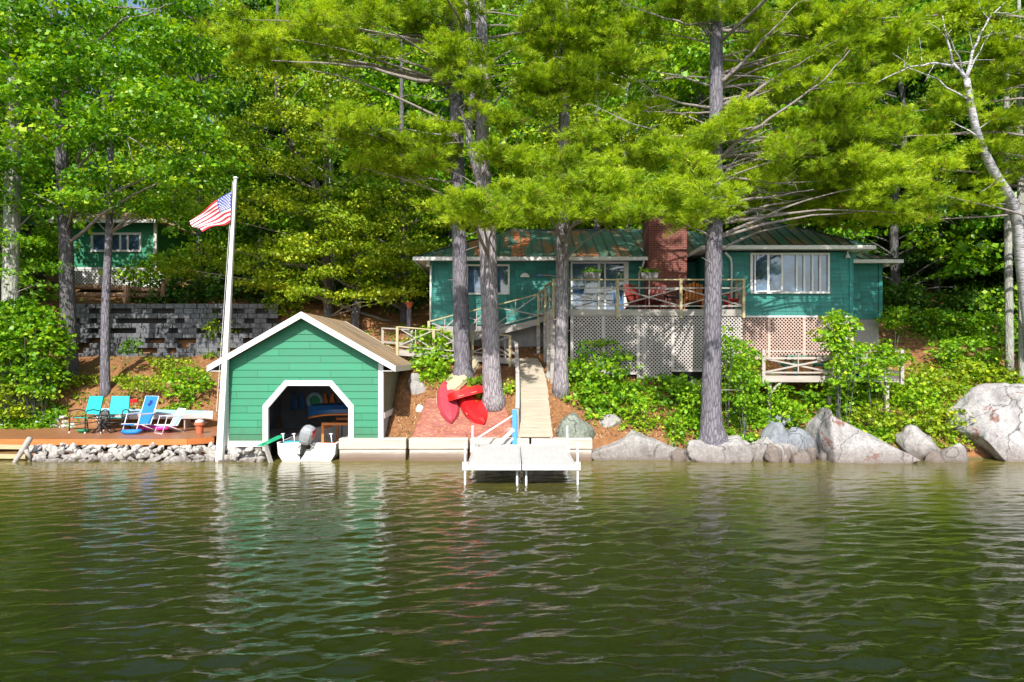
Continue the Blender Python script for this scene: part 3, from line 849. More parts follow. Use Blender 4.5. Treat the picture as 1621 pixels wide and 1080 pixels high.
# ------------------------------------------------------------------ dock
def dock():
    z = .56
    yf, yb = 17.9, 22.2
    xs = [W(739, 0, 17.9).x, W(826, 0, 17.9).x, W(912, 0, 17.9).x]
    for i, lab in ((0, 'left pale plank dock section on aluminium legs'), (1, 'right pale plank dock section leading to the boardwalk')):
        x0, x1 = xs[i] + (.02 if i else 0), xs[i + 1] - (.02 if not i else 0)
        t = thing('dock_section', lab, 'dock', ((x0 + x1) / 2, (yf + yb) / 2, 0), 'dock sections')
        pl = MB(); yy = yf + .03
        while yy < yb - .1:
            y2 = min(yy + .138, yb - .03)
            pl.box(x0 + .03, x1 - .03, yy, y2, z - .03 + random.uniform(-.002, .002), z); yy += .145
        pl.build('decking', M['dock_deck'], t)
        f = MB()
        f.box(x0, x1, yf - .03, yf + .02, z - .13, z - .002); f.box(x0, x1, yb - .02, yb + .02, z - .13, z - .002)
        f.box(x0 - .004, x0 + .025, yf + .02, yb - .02, z - .13, z + .004); f.box(x1 - .025, x1 + .004, yf + .02, yb - .02, z - .13, z + .004)
        f.build('frame', M['aluminium'], t)
        legs = [(x0 - .06 if not i else x0 + .1, yf + .2), (x1 + .06 if i else x1 - .1, yf + .2), (x0 - .06 if not i else x0 + .1, yb - .7), (x1 + .06 if i else x1 - .1, yb - .7)]
        for k, (lx, ly) in enumerate(legs):
            outer = (lx < x0 or lx > x1)
            top = z + (.52 if outer and k < 2 else .62 if outer else -.03)
            l = MB(); l.tube([(lx, ly, -1.4), (lx, ly, top)], .030, 10)
            lo = l.build('leg', M['aluminium'], t, smooth=True)
            if outer:
                c = MB(); c.lathe([(.042, 0), (.042, .03), (.01, .05)], (lx, ly, top), 10); c.build('cap', M['white'], lo)
                b = MB(); b.box(lx - .07, lx + .07, ly - .055, ly + .055, z - .16, z + .05); b.build('bracket', M['aluminium'], lo)
dock()
# gangway rail, blue post, braces at the left of the boardwalk
t = thing('gangway_rail', 'slanted white dock handrail with bright blue post', 'handrail', W(815, 700, 22.25))
mb = MB(); mb.tube([W(757, 705, 21.6), W(757, 693, 21.6), W(812, 658, 22.3), W(817, 650, 22.4)], .028, 8); mb.build('rail', M['white'], t, smooth=True)
mb = MB(); mb.bar(W(814.5, 704, 22.2), W(814.5, 648, 22.25), .15, .05, up=(0, 1, 0)); mb.build('post', M['blue_plastic'], t, bevel=.01)
mb = MB(); mb.bar(W(786, 705, 21.9), W(813, 680, 22.2), .06, .10); mb.bar(W(800, 706, 22), W(812, 694, 22.2), .05, .05); mb.build('brace', M['white'], t)

# ------------------------------------------------------------------ boardwalk and its rail
M['pale'] = wood('pale_bleached_wood', (0.32, 0.28, 0.25, 1), (0.52, 0.47, 0.43, 1))
def boardwalk():
    t = thing('boardwalk', 'curving plank boardwalk climbing from the dock to the ramp', 'boardwalk', (1.0, 22.6, .8))
    cl = [((820, 875), 22.35, .80), ((820.5, 871), 23.3, 1.38), ((820, 868), 24.3, 2.02), ((819, 864), 25.3, 2.66), ((818, 858), 26.0, 3.08), ((800, 850), 26.6, 3.34)]
    pts = []
    for (a, b), d, z in cl: pts.append((X(a, d), X(b, d), d, z))
    mb = MB(); stg = MB()
    n = 34
    def at(s):
        u = s * (len(pts) - 1); i = min(int(u), len(pts) - 2); f = u - i
        return [pts[i][k] * (1 - f) + pts[i + 1][k] * f for k in range(4)]
    for k in range(n):
        a = at(k / n); b = at((k + .93) / n)
        j = random.uniform(-.015, .015)
        vs = [(a[0] + j, a[2], a[3]), (a[1] + j, a[2], a[3]), (b[1] + j, b[2], b[3]), (b[0] + j, b[2], b[3])]
        vs += [(x, y, z - .035) for x, y, z in vs]
        mb.add(vs, [(0, 1, 2, 3), (7, 6, 5, 4), (0, 4, 5, 1), (1, 5, 6, 2), (2, 6, 7, 3), (3, 7, 4, 0)])
    mb.build('planks', M['walk'], t)
    for side in (0, 1):
        p = [Vector((at(k / 8)[side] + (.06 if not side else -.06), at(k / 8)[2], at(k / 8)[3] - .11)) for k in range(9)]
        for q0, q1 in zip(p[:-1], p[1:]): stg.bar(q0, q1, .05, .14)
    stg.build('stringer', M['grey_wood_y'], t)
    # rail
    r = thing('boardwalk_rail', 'weathered white rail following the left edge of the boardwalk', 'railing', (pts[0][0], 22.4, .8))
    tops = []
    for k in (0.02, .2, .4, .6, .8, 1.0):
        a = at(k); p = Vector((a[0] - .02, a[2], a[3] - .2)); q = Vector((a[0] - .02, a[2], a[3] + .82)); tops.append(q)
        m_ = MB(); m_.bar(p, q, .085, .085); m_.build('post', M['grey_wood'], r)
    tr = MB(); ms = MB()
    for q0, q1 in zip(tops[:-1], tops[1:]):
        tr.bar(q0 + Vector((0, 0, .02)), q1 + Vector((0, 0, .02)), .13, .04)
        ms.bar(q0 - Vector((0, 0, .42)), q1 - Vector((0, 0, .42)), .035, .08)
    tr.build('top_rail', M['pale'], r); ms.build('mid_rail', M['pale'], r)
M['walk'] = wood('tan_boardwalk_planks', (0.30, 0.25, 0.19, 1), (0.50, 0.44, 0.34, 1), axis='x')
boardwalk()

# ------------------------------------------------------------------ cabin
FZ = 5.15
def window_part(parent, x0, x1, z0, z1, y, nm='window', mull=(), deep=.05, gl='glass', fw=.07):
    fr = MB()
    fr.box(x0 - fw, x1 + fw, y - deep, y + .04, z1, z1 + fw); fr.box(x0 - fw, x1 + fw, y - deep - .02, y + .04, z0 - fw, z0)
    fr.box(x0 - fw, x0, y - deep, y + .04, z0, z1); fr.box(x1, x1 + fw, y - deep, y + .04, z0, z1)
    for mx in mull: fr.box(mx - fw * .45, mx + fw * .45, y - deep + .012, y + .04, z0, z1)
    f = fr.build(nm, M['white'], parent)
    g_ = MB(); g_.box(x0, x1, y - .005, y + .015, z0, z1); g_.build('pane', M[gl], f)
    return f

def hip_roof(parent, x0, x1, y0, y1, ze, slope, seam=.45, nm='roof'):
    """hip roof over a rectangle; seams run up every slope"""
    hw_ = min(x1 - x0, y1 - y0) / 2
    zt = ze + hw_ * slope
    if (x1 - x0) >= (y1 - y0):
        ra, rb = (x0 + hw_, (y0 + y1) / 2, zt), (x1 - hw_, (y0 + y1) / 2, zt)
    else:
        ra, rb = ((x0 + x1) / 2, y0 + hw_, zt), ((x0 + x1) / 2, y1 - hw_, zt)
    A, B, C_, D = (x0, y0, ze), (x1, y0, ze), (x1, y1, ze), (x0, y1, ze)
    mb = MB()
    if (x1 - x0) >= (y1 - y0):
        mb.add([A, B, rb, ra], [(0, 1, 2, 3)]); mb.add([C_, D, ra, rb], [(0, 1, 2, 3)]); mb.add([D, A, ra], [(0, 1, 2)]); mb.add([B, C_, rb], [(0, 1, 2)])
    else:
        mb.add([A, B, ra], [(0, 1, 2)]); mb.add([B, C_, rb, ra], [(0, 1, 2, 3)]); mb.add([C_, D, rb], [(0, 1, 2)]); mb.add([D, A, ra, rb], [(0, 1, 2, 3)])
    mb.add([A, B, C_, D], [(0, 3, 2, 1)])
    r = mb.build(nm, M['metal_roof'], parent)
    sm = MB()
    x = x0 + seam * .5
    while x < x1:
        run = min(hw_, x - x0, x1 - x) if (x1 - x0) >= (y1 - y0) else min(hw_, x - x0, x1 - x)
        sm.bar((x, y0, ze + .015), (x, y0 + run, ze + run * slope + .015), .035, .04, up=(0, -slope, 1)); x += seam
    y = y0 + seam * .5
    while y < y1:
        run = min(hw_, y - y0, y1 - y)
        for xx, sg in ((x0, 1), (x1, -1)):
            sm.bar((xx, y, ze + .015), (xx + sg * run, y, ze + run * slope + .015), .035, .04)
        y += seam
    for p, q in ((A, ra), (B, rb if (x1 - x0) >= (y1 - y0) else ra), (ra, rb)):
        sm.bar(Vector(p) + Vector((0, 0, .02)), Vector(q) + Vector((0, 0, .02)), .10, .05)
    sm.build('seam', M['seam'], r)
    return r

def cabin():
    t = thing('cabin', 'long teal lakeside cabin with green metal roof and brick chimney', 'house', (4, 28, 3.8))
    ze = 7.30
    # main wing wall at y=28, x -3.3 .. 8 ; right wing y=26 x 7.6..12.94 ; rear wing y=28.5 x 12.94..15.4
    wl_, w2 = MB(), MB()
    dX0, dX1 = X(906, 28), X(992, 28)
    win = [(X(741, 28), 6.02), (X(804, 28), 6.02), (X(804, 28), 7.12), (X(741, 28), 7.12)]
    door = [(dX0, FZ), (dX1, FZ), (dX1, 7.22), (dX0, 7.22)]
    lap_wall(wl_, (0, 28, 0), (1, 0, 0), (0, -1, 0), [(-3.3, 4.72), (8, 4.72), (8, ze), (-3.3, ze)], [win, door], 4.72, ze, .16, .015)
    lap_wall(wl_, (-3.3, 0, 0), (0, 1, 0), (-1, 0, 0), [(28, 4.72), (34, 4.72), (34, ze), (28, ze)], [], 4.72, ze, .16, .015)
    wl_.build('wall', M['teal_siding'], t)
    a, b = X(1190, 26), X(1309, 26)
    z0, z1 = W(0, 462, 26).z, W(0, 404, 26).z
    lap_wall(w2, (0, 26, 0), (1, 0, 0), (0, -1, 0), [(7.55, 4.98), (12.94, 4.98), (12.94, ze + .1), (7.55, ze + .1)], [[(a, z0), (b, z0), (b, z1), (a, z1)]], 4.98, ze + .1, .16, .015)
    lap_wall(w2, (7.55, 0, 0), (0, 1, 0), (-1, 0, 0), [(26, 4.98), (28, 4.98), (28, ze + .1), (26, ze + .1)], [], 4.98, ze + .1, .16, .015)
    lap_wall(w2, (12.94, 0, 0), (0, 1, 0), (1, 0, 0), [(26, 4.98), (31, 4.98), (31, ze + .1), (26, ze + .1)], [], 4.98, ze + .1, .16, .015)
    w2.build('wing_wall', M['teal_siding'], t)
    w3 = MB()
    lap_wall(w3, (0, 28.5, 0), (1, 0, 0), (0, -1, 0), [(12.94, 4.98), (15.4, 4.98), (15.4, ze), (12.94, ze)], [], 4.98, ze, .16, .015)
    lap_wall(w3, (15.4, 0, 0), (0, 1, 0), (1, 0, 0), [(28.5, 4.98), (33, 4.98), (33, ze), (28.5, ze)], [], 4.98, ze, .16, .015)
    w3.build('rear_wall', M['teal_siding'], t)
    # dark core so nothing shines through
    co = MB(); co.box(-3.1, 7.6, 28.25, 33.8, 4.7, ze - .02); co.box(7.75, 12.75, 26.25, 33, 5.0, ze); co.box(12.76, 15.2, 28.75, 32.8, 5.0, ze - .02)
    co.build('interior', M['dark'], t)
    for q in ((-3.35, -3.22, 27.94, 28.06, 4.7, ze), (12.84, 12.99, 25.95, 26.1, 4.96, ze + .1), (15.3, 15.45, 28.44, 28.6, 4.96, ze), (7.5, 7.65, 25.95, 26.08, 4.96, ze + .1)):
        cb = MB(); cb.box(*q); cb.build('corner_board', M['teal_siding'], t)
    fo = MB(); fo.box(-3.25, 8, 28.05, 28.3, 3.2, 4.715); fo.box(-3.25, -3.0, 28.3, 33.8, 3.2, 4.715); fo.box(12.6, 15.35, 28.55, 28.8, 3.0, 4.975); fo.box(15.1, 15.35, 28.8, 32.8, 3, 4.975)
    fo.build('foundation', M['concrete'], t)
    # windows
    w_ = window_part(t, X(741, 28), X(804, 28), 6.02, 7.12, 27.99, mull=(X(763, 28), X(785, 28)))
    cu = MB(); cu.box(X(752, 28), X(757, 28), 27.975, 27.983, 6.4, 6.85); cu.build('curtain', M['curtain'], w_)
    # sliding door
    fr = MB(); y = 27.97; fw = .07
    fr.box(dX0 - fw, dX1 + fw, y - .03, y + .07, 7.22, 7.30); fr.box(dX0 - fw, dX0, y - .03, y + .07, FZ, 7.22); fr.box(dX1, dX1 + fw, y - .03, y + .07, FZ, 7.22)
    xm = X(948, 28)
    fr.box(xm - .05, xm + .05, y - .02, y + .05, FZ, 7.22); fr.box(xm + .22, xm + .28, y - .015, y + .04, FZ, 7.22); fr.box(dX0, dX1, y - .02, y + .05, FZ, FZ + .1)
    fr.box(dX1 - .12, dX1 - .002, y - .018, y + .04, FZ + .1, 7.22)
    sd2 = fr.build('sliding_door', M['white'], t)
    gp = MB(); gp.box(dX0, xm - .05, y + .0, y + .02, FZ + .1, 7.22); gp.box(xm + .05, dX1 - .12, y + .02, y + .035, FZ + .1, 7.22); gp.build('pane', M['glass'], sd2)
    # wing window band: six lights
    ml = [X(p, 26) for p in (1213, 1237, 1260, 1272, 1285, 1297)]
    wf = window_part(t, a, b, z0, z1, 25.985, mull=ml, deep=.07, fw=.075)
    lw = MB()
    lw.box(X(1193, 26), X(1209, 26), 25.972, 25.978, z0, z1); lw.box(X(1216, 26), X(1233, 26), 25.972, 25.978, z0, z1)
    lw.build('curtain', M['curtain'], wf)
    for p0, p1 in ((1196, 1210), (1218, 1232)):         # opened casements tilting out
        c = MB(); xa, xb = X(p0 - 2, 26), X(p1 + 1, 26)
        for q0, q1 in (((xa, 25.93, z0), (xb, 25.72, z0)), ((xa, 25.93, z1), (xb, 25.72, z1)), ((xa, 25.93, z0), (xa, 25.93, z1)), ((xb, 25.72, z0), (xb, 25.72, z1))):
            c.bar(q0, q1, .045, .045)
        co_ = c.build('casement', M['white'], wf)
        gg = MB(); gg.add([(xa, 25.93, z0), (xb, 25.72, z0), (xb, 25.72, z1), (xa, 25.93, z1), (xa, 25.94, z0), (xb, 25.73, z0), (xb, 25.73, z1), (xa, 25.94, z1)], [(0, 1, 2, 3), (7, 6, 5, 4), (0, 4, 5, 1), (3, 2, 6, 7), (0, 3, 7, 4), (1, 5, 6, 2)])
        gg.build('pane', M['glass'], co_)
    # roofs
    def eave(x0, x1, y0, y1, z, sides='flr'):
        g_ = MB()
        g_.box(x0 - .06, x1 + .06, y0 - .10, y0 + .0, z - .13, z + .01)
        if 'l' in sides: g_.box(x0 - .06, x0 + .0, y0 + .001, y1, z - .13, z + .01)
        if 'r' in sides: g_.box(x1 - .0, x1 + .06, y0 + .001, y1, z - .13, z + .01)
        g_.build('gutter', M['white'], t)
        s_ = MB(); s_.box(x0 + .003, x1 - .003, y0 + .003, y1 - .1, z - .06, z - .035); s_.build('soffit', M['white'], t)
    hip_roof(t, -3.9, 11.5, 27.3, 34.8, ze + .08, .475)
    eave(-3.9, 6.55, 27.3, 34.0, ze + .08, 'l')
    hip_roof(t, 7.1, 13.42, 25.35, 32.0, ze + .22, .53)
    eave(7.1, 13.42, 25.35, 31, ze + .22, 'lr')
    hip_roof(t, 11.0, 15.9, 27.9, 33.2, ze + .06, .40)
    eave(13.6, 15.9, 27.9, 33, ze + .06, 'r')
    # chimney
    cx0, cx1 = X(1025, 27.3), X(1085, 27.3)
    ch = MB(); ch.box(cx0, cx1, 27.05, 28.4, 4.9, 9.0); ch.box(cx0 - .05, cx1 + .05, 27.0, 28.45, 9.0, 9.15)
    c = ch.build('chimney', M['brick'], t, bevel=.01)
    fl = MB(); fl.box(cx0 + .5, cx0 + 1.0, 27.3, 28.1, 9.15, 9.4); fl.build('flue', M['terracotta'], c)
    sh = MB(); sh.box(cx0 + .45, cx1 + .1, 26.85, 27.05, 6.05, 6.12); sh.build('ledge', M['concrete'], c)
    # downspouts
    for pts_ in ([W(1020, 412, 27.3), W(1018, 420, 27.4), W(1012, 432, 27.9), Vector((X(1012, 27.9), 27.9, FZ))], [W(1148, 400, 25.6), W(1156, 408, 25.8), W(1158, 416, 25.9), Vector((X(1158, 25.9), 25.9, FZ))], [W(682, 420, 27.8), Vector((-3.33, 27.86, 4.7))]):
        d_ = MB(); d_.tube(pts_, .042, 8); d_.build('downspout', M['white'], t, smooth=True)
    # floodlights
    for p in (W(678, 417, 27.6), W(1404, 417, 28.2), W(1342, 403, 25.9)):
        f = MB(); f.tube([p + Vector((0, 0, .12)), p], .03, 8); f.lathe([(.03, .02), (.07, -.05), (.10, -.13), (.0, -.13)], p, 12); f.build('floodlight', M['white'], t)
    ms = MB(); pk = Vector((10.26, 28.5, 9.2)); ms.tube([pk, pk + Vector((0, 0, .75))], .018, 6); ms.build('mast', M['aluminium'], t)
    # lattice skirting under the wing
    y = 26.0; zt = 4.9
    fr = MB(); fr.box(8.55, 12.94, y - .03, y + .03, zt, zt + .07); fr.build('skirt_board', M['white'], t)
    xs = [8.6, 9.78, 11.12, 12.3, 12.94]
    for i in range(4):
        l = MB(); w0 = xs[i + 1] - xs[i] - .06
        zb = 3.3
        lattice(l, (xs[i] + .03, y + .02, zb), (1, 0, 0), (0, -1, 0), w0, zt - zb)
        lo = l.build('lattice_panel', M['lattice_pink'] if i < 3 else M['lattice_grey'], t)
        f = MB(); f.box(xs[i + 1] - .05, xs[i + 1] + .05, y - .05, y + .0, zb, zt - .001); f.box(xs[i] + .051, xs[i + 1] - .051, y - .045, y - .01, zb, zb + .08); f.build('frame', M['lattice_pink'], lo)
    return t
CAB = cabin()

# wall plaque
t = thing('wall_plaque', 'small white half-round plaque with blue and red fish board on the teal wall', 'sign', W(832, 438, 27.93))
mb = MB(); c0 = W(831, 439, 27.93); mb.prism([(c0.x + .19 * math.cos(a), c0.z + .17 * math.sin(a)) for a in np.linspace(0, PI, 12)], 'y', 27.90, 27.95); mb.build('shell', M['white'], t)
mb = MB(); mb.prism([(c0.x + .3, c0.z + .06), (c0.x + .6, c0.z + .12), (c0.x + .8, c0.z + .06), (c0.x + .6, c0.z + .0)], 'y', 27.9, 27.94); mb.build('fish_body', M['blue_hull'], t)
mb = MB(); mb.prism([(c0.x + .81, c0.z + .06), (c0.x + .98, c0.z + .14), (c0.x + .98, c0.z - .0)], 'y', 27.9, 27.94); mb.build('fish_tail', M['darkred'], t)

def ground_d(px, py, lo=22.8, hi=33.0):
    d = lo
    while d < hi:
        if gz(X(px, d), d) >= W(px, py, d).z: return d
        d += .04
    return None
# ------------------------------------------------------------------ raised deck with crossed railings
def cross_rail(parent, p, q, h, posts=True, m='tan_wood', ms='grey_wood', post_w=.10, foot=.25, mid=True, top_w=.13, thin=.045):
    """railing bay between floor points p and q (Vectors)"""
    p = Vector(p); q = Vector(q); u = Vector((0, 0, 1))
    mb = MB(); mb.bar(p + u * h, q + u * h, top_w, .045); mb.build('top_rail', M[m], parent)
    mb = MB(); mb.bar(p + u * .12, q + u * .12, .035, thin)
    if mid: mb.bar(p + u * (h * .72), q + u * (h * .72), .035, thin)
    m0 = (p + q) / 2
    lo, hi = .14, h * .70 if mid else h - .04
    mb.bar(m0 + u * lo, m0 + u * (h - .03), .035, thin)
    off = Vector((0, -.02, 0))
    mb.bar(p + u * lo + off, q + u * hi + off, .03, thin); mb.bar(p + u * hi - off, q + u * lo - off, .03, thin)
    mb.build('cross_brace', M[ms], parent)

def rail_post(parent, p, h, foot=.3, m='tan_wood', w=.10):
    p = Vector(p); mb = MB(); mb.box(p.x - w / 2, p.x + w / 2, p.y - w / 2, p.y + w / 2, p.z - foot, p.z + h); return mb.build('post', M[m], parent, bevel=.008)

def raised_deck():
    x0, x1, yf, yb = 1.42, 8.52, 25.2, 27.98
    t = thing('raised_deck', 'raised timber deck with crossed railings and grey lattice skirt', 'deck', ((x0 + x1) / 2, yf, 2.8))
    fl = MB(); x = x0
    while x < x1 - .05:
        fl.box(x, min(x + .135, x1), yf, yb - .05, FZ - .04, FZ); x += .143
    fl.build('floor', M['grey_wood_y'], t)
    rb = MB(); rb.box(x0, x1, yf - .04, yf - .002, FZ - .24, FZ - .001); rb.box(x0 - .04, x0 - .002, yf - .04, yb - .1, FZ - .24, FZ - .001)
    rb.build('rim_board', M['grey_wood'], t)
    px = [X(876, 25.2), X(977, 25.2), X(1077, 25.2), X(1176, 25.2)]
    for a in px: rail_post(t, (a, yf - .07, FZ), 1.13, .32)
    for a, b in zip(px[:-1], px[1:]): cross_rail(t, (a + .05, yf - .06, FZ), (b - .05, yf - .06, FZ), 1.09)
    rail_post(t, (px[-1], 25.95, FZ), 1.1)
    cross_rail(t, (px[-1], yf, FZ), (px[-1], 25.9, FZ), 1.09)
    # lattice skirt
    xs = [X(905, 25.2), X(955, 25.2), X(1010, 25.2), X(1065, 25.2), X(1120, 25.2), X(1177, 25.2)]
    for i in range(5):
        zb = [2.75, 2.75, 2.6, 2.85, 2.6][i]
        l = MB(); lattice(l, (xs[i] + .04, yf + .02, zb), (1, 0, 0), (0, -1, 0), xs[i + 1] - xs[i] - .08, FZ - .25 - zb)
        lo = l.build('lattice_panel', M['lattice_grey'], t)
        f = MB(); f.box(xs[i] - .05, xs[i] + .05, yf - .03, yf + .0, zb, FZ - .245); f.box(xs[i] + .051, xs[i + 1] - .051, yf - .03, yf - .008, zb, zb + .08)
        f.build('frame', M['lattice_grey'], lo)
    for a, b in ((1.5, yf + .1), (4.9, yf + .15), (8.4, yf + .15), (1.5, 27.2), (4.9, 27.2), (X(869, 25.5), 25.6)):
        p = MB(); p.box(a - .08, a + .08, b - .08, b + .08, gz(a, b) - .3, FZ - .045); p.build('support_post', M['grey_wood'], t)
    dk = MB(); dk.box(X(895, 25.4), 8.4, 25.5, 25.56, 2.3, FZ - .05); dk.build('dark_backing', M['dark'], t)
raised_deck()

def ramps():
    # upper ramp
    t = thing('entry_ramp', 'sloping wooden ramp with crossed railing rising to the raised deck', 'ramp', (-1, 27.1, 3.6))
    P0, P1, P2 = Vector((-3.3, 27.15, 3.86)), Vector((1.05, 27.15, 4.92)), Vector((1.42, 26.6, 5.1))
    fl = MB()
    n = 30
    for k in range(n):
        a = P0.lerp(P1, k / n); b = P0.lerp(P1, (k + .93) / n)
        vs = [a, b, b + Vector((0, .8, 0)), a + Vector((0, .8, 0))]; vs += [v - Vector((0, 0, .04)) for v in vs]
        fl.add(vs, [(0, 1, 2, 3), (7, 6, 5, 4), (0, 4, 5, 1), (1, 5, 6, 2), (2, 6, 7, 3), (3, 7, 4, 0)])
    fl.add([(1.05, 26.4, 5.08), (1.42, 26.4, 5.1), (1.42, 27.95, 5.1), (1.05, 27.95, 4.93), (1.05, 26.4, 5.04), (1.42, 26.4, 5.06), (1.42, 27.95, 5.06), (1.05, 27.95, 4.89)], [(0, 1, 2, 3), (7, 6, 5, 4), (0, 4, 5, 1), (1, 5, 6, 2), (2, 6, 7, 3), (3, 7, 4, 0)])
    fl.build('floor', M['grey_wood_y'], t)
    st = MB(); st.bar(P0 + Vector((0, -.03, -.13)), P1 + Vector((0, -.03, -.13)), .05, .24); st.bar(P1 + Vector((0, -.03, -.1)), P2 + Vector((0, -.2, -.1)), .05, .24); st.build('stringer', M['grey_wood'], t)
    ps = [P0.lerp(P1, s) for s in (.0, .20, .40, .60, .80, 1.0)]
    ps = [P0.lerp(P1, s) for s in (0, .29, .58, 1.0)]
    for p in ps: rail_post(t, p + Vector((0, -.07, 0)), .96, .3)
    for a, b in zip(ps[:-1], ps[1:]): cross_rail(t, a + Vector((.05, -.05, 0)), b + Vector((-.05, -.05, 0)), .95, mid=False)
    a, b = P1 + Vector((0, -.05, 0)), Vector((X(876, 25.2), 25.25, FZ))
    m0 = Vector((1.3, 26.5, 5.08))
    rail_post(t, m0, .98, .3)
    cross_rail(t, a, m0, .97, mid=False); cross_rail(t, m0, b, 1.05, mid=False)
    for p in (ps[1], ps[2], m0, ps[3]):
        m_ = MB(); m_.box(p.x - .07, p.x + .07, p.y + .02, p.y + .14, gz(p.x, p.y) - .3, p.z - .25); m_.build('support_post', M['grey_wood'], t)
    # lower walkway
    t = thing('lower_walkway', 'lower wooden walkway with crossed rail behind the two pines', 'walkway', (-1.5, 26.3, 3.3))
    A, B = Vector((-4.4, 26.25, 3.68)), Vector((.25, 26.25, 3.32))
    fl = MB()
    for k in range(32):
        a = A.lerp(B, k / 32); b = A.lerp(B, (k + .93) / 32)
        vs = [a, b, b + Vector((0, .82, 0)), a + Vector((0, .82, 0))]; vs += [v - Vector((0, 0, .04)) for v in vs]
        fl.add(vs, [(0, 1, 2, 3), (7, 6, 5, 4), (0, 4, 5, 1), (1, 5, 6, 2), (2, 6, 7, 3), (3, 7, 4, 0)])
    fl.box(-4.4, -3.32, 27.09, 28.4, 3.66, 3.70)
    fl.build('floor', M['grey_wood_y'], t)
    st = MB(); st.bar(A + Vector((0, -.03, -.12)), B + Vector((0, -.03, -.12)), .05, .2); st.build('stringer', M['grey_wood'], t)
    ps = [A.lerp(B, s) for s in (0, .30, .62, .93)]
    for p in ps: rail_post(t, p + Vector((0, -.07, 0)), .88, .35)
    for a, b in zip(ps[:-1], ps[1:]): cross_rail(t, a + Vector((.05, -.05, 0)), b + Vector((-.05, -.05, 0)), .87, mid=False)
    t = thing('landing_rail', 'plain grey wooden rail at the far left end of the walkway', 'railing', (-5, 26.6, 3.6))
    q = [Vector((X(652, 26.6), 26.6, 3.6)), Vector((X(606, 27.6), 27.6, 3.7))]
    for p in q: rail_post(t, p, .88, .4, 'grey_wood')
    m_ = MB(); m_.bar(q[0] + Vector((0, 0, .86)), q[1] + Vector((0, 0, .86)), .14, .05); m_.bar(q[0] + Vector((0, 0, .3)), q[1] + Vector((0, 0, .3)), .04, .09); m_.build('rail', M['grey_wood'], t)
ramps()

def lower_deck():
    x0, x1, yf, yb, z = 8.9, 13.85, 24.3, 25.7, 2.72
    t = thing('lower_platform', 'low grey timber platform with crossed railing among the bushes', 'deck', ((x0 + x1) / 2, yf, 1.4))
    fl = MB(); x = x0
    while x < x1 - .05: fl.box(x, min(x + .135, x1), yf, yb, z - .04, z); x += .143
    fl.build('floor', M['grey_wood_y'], t)
    rb = MB(); rb.box(x0, x1, yf - .045, yf - .002, z - .22, z - .001); rb.box(x0 - .045, x0 - .002, yf - .04, yb, z - .22, z - .001); rb.build('rim_board', M['pale'], t)
    for x in (x0 + .02, (x0 + x1) / 2, x1 - .02):
        rail_post(t, (x, yf - .08, z), .93, .3, 'pale', .12)
        p = MB(); p.box(x - .06 + (-.4 if x > 13 else .3 if x < 10 else 0), x + .06 + (-.4 if x > 13 else .3 if x < 10 else 0), yf + .1, yf + .22, gz(x, yf) - .3, z - .05); p.build('support_post', M['pale'], t)
    cross_rail(t, (x0 + .1, yf - .07, z), ((x0 + x1) / 2 - .06, yf - .07, z), .88, m='pale', ms='pale', thin=.06)
    cross_rail(t, ((x0 + x1) / 2 + .06, yf - .07, z), (x1 - .1, yf - .07, z), .88, m='pale', ms='pale', thin=.06)
    b = MB(); b.bar((x1 - .75, yf + .02, z - .2), (x1 - .42, yf + .05, z - .6), .06, .08); b.bar((x0 + .7, yf + .02, z - .2), (x0 + .32, yf + .05, z - .6), .06, .08); b.build('brace', M['pale'], t)
lower_deck()
# picnic table on lower platform
def picnic(c, s=1.0):
    t = thing('picnic_table', 'green picnic table on the low platform among the bushes', 'picnic table', c)
    x, y, z = c
    m_ = MB(); m_.box(x - .75, x + .75, y - .36, y + .36, z + .68, z + .73); m_.build('tabletop', M['picnic_green'], t, bevel=.01)
    for s_ in (-1, 1):
        m_ = MB(); m_.box(x - .75, x + .75, y + s_ * .56 - .12, y + s_ * .56 + .12, z + .40, z + .44); m_.build('bench', M['picnic_green'], t, bevel=.01)
        m_ = MB(); m_.bar((x + s_ * .55, y - .25, z + .68), (x + s_ * .55, y - .62, z), .05, .09); m_.bar((x + s_ * .55, y + .25, z + .68), (x + s_ * .55, y + .62, z), .05, .09); m_.bar((x + s_ * .6, y - .6, z + .37), (x + s_ * .6, y + .6, z + .37), .04, .09); m_.build('leg', M['picnic_green'], t)
picnic((10.7, 24.98, 2.724))
mb = MB(); c = Vector((X(1355, 24.45), 24.45, 2.725))
t = thing('lantern', 'dark blue lantern standing on the low platform', 'lantern', c)
mb.lathe([(.10, 0), (.13, .05), (.14, .28), (.10, .40), (.05, .45)], c, 14); mb.build('body', M['navy'], t, smooth=True)
mb = MB(); mb.tube([c + Vector((.1 * math.cos(a), 0, .43 + .14 * math.sin(a))) for a in np.linspace(0, PI, 9)], .01, 6); mb.build('handle', M['black_metal'], t)

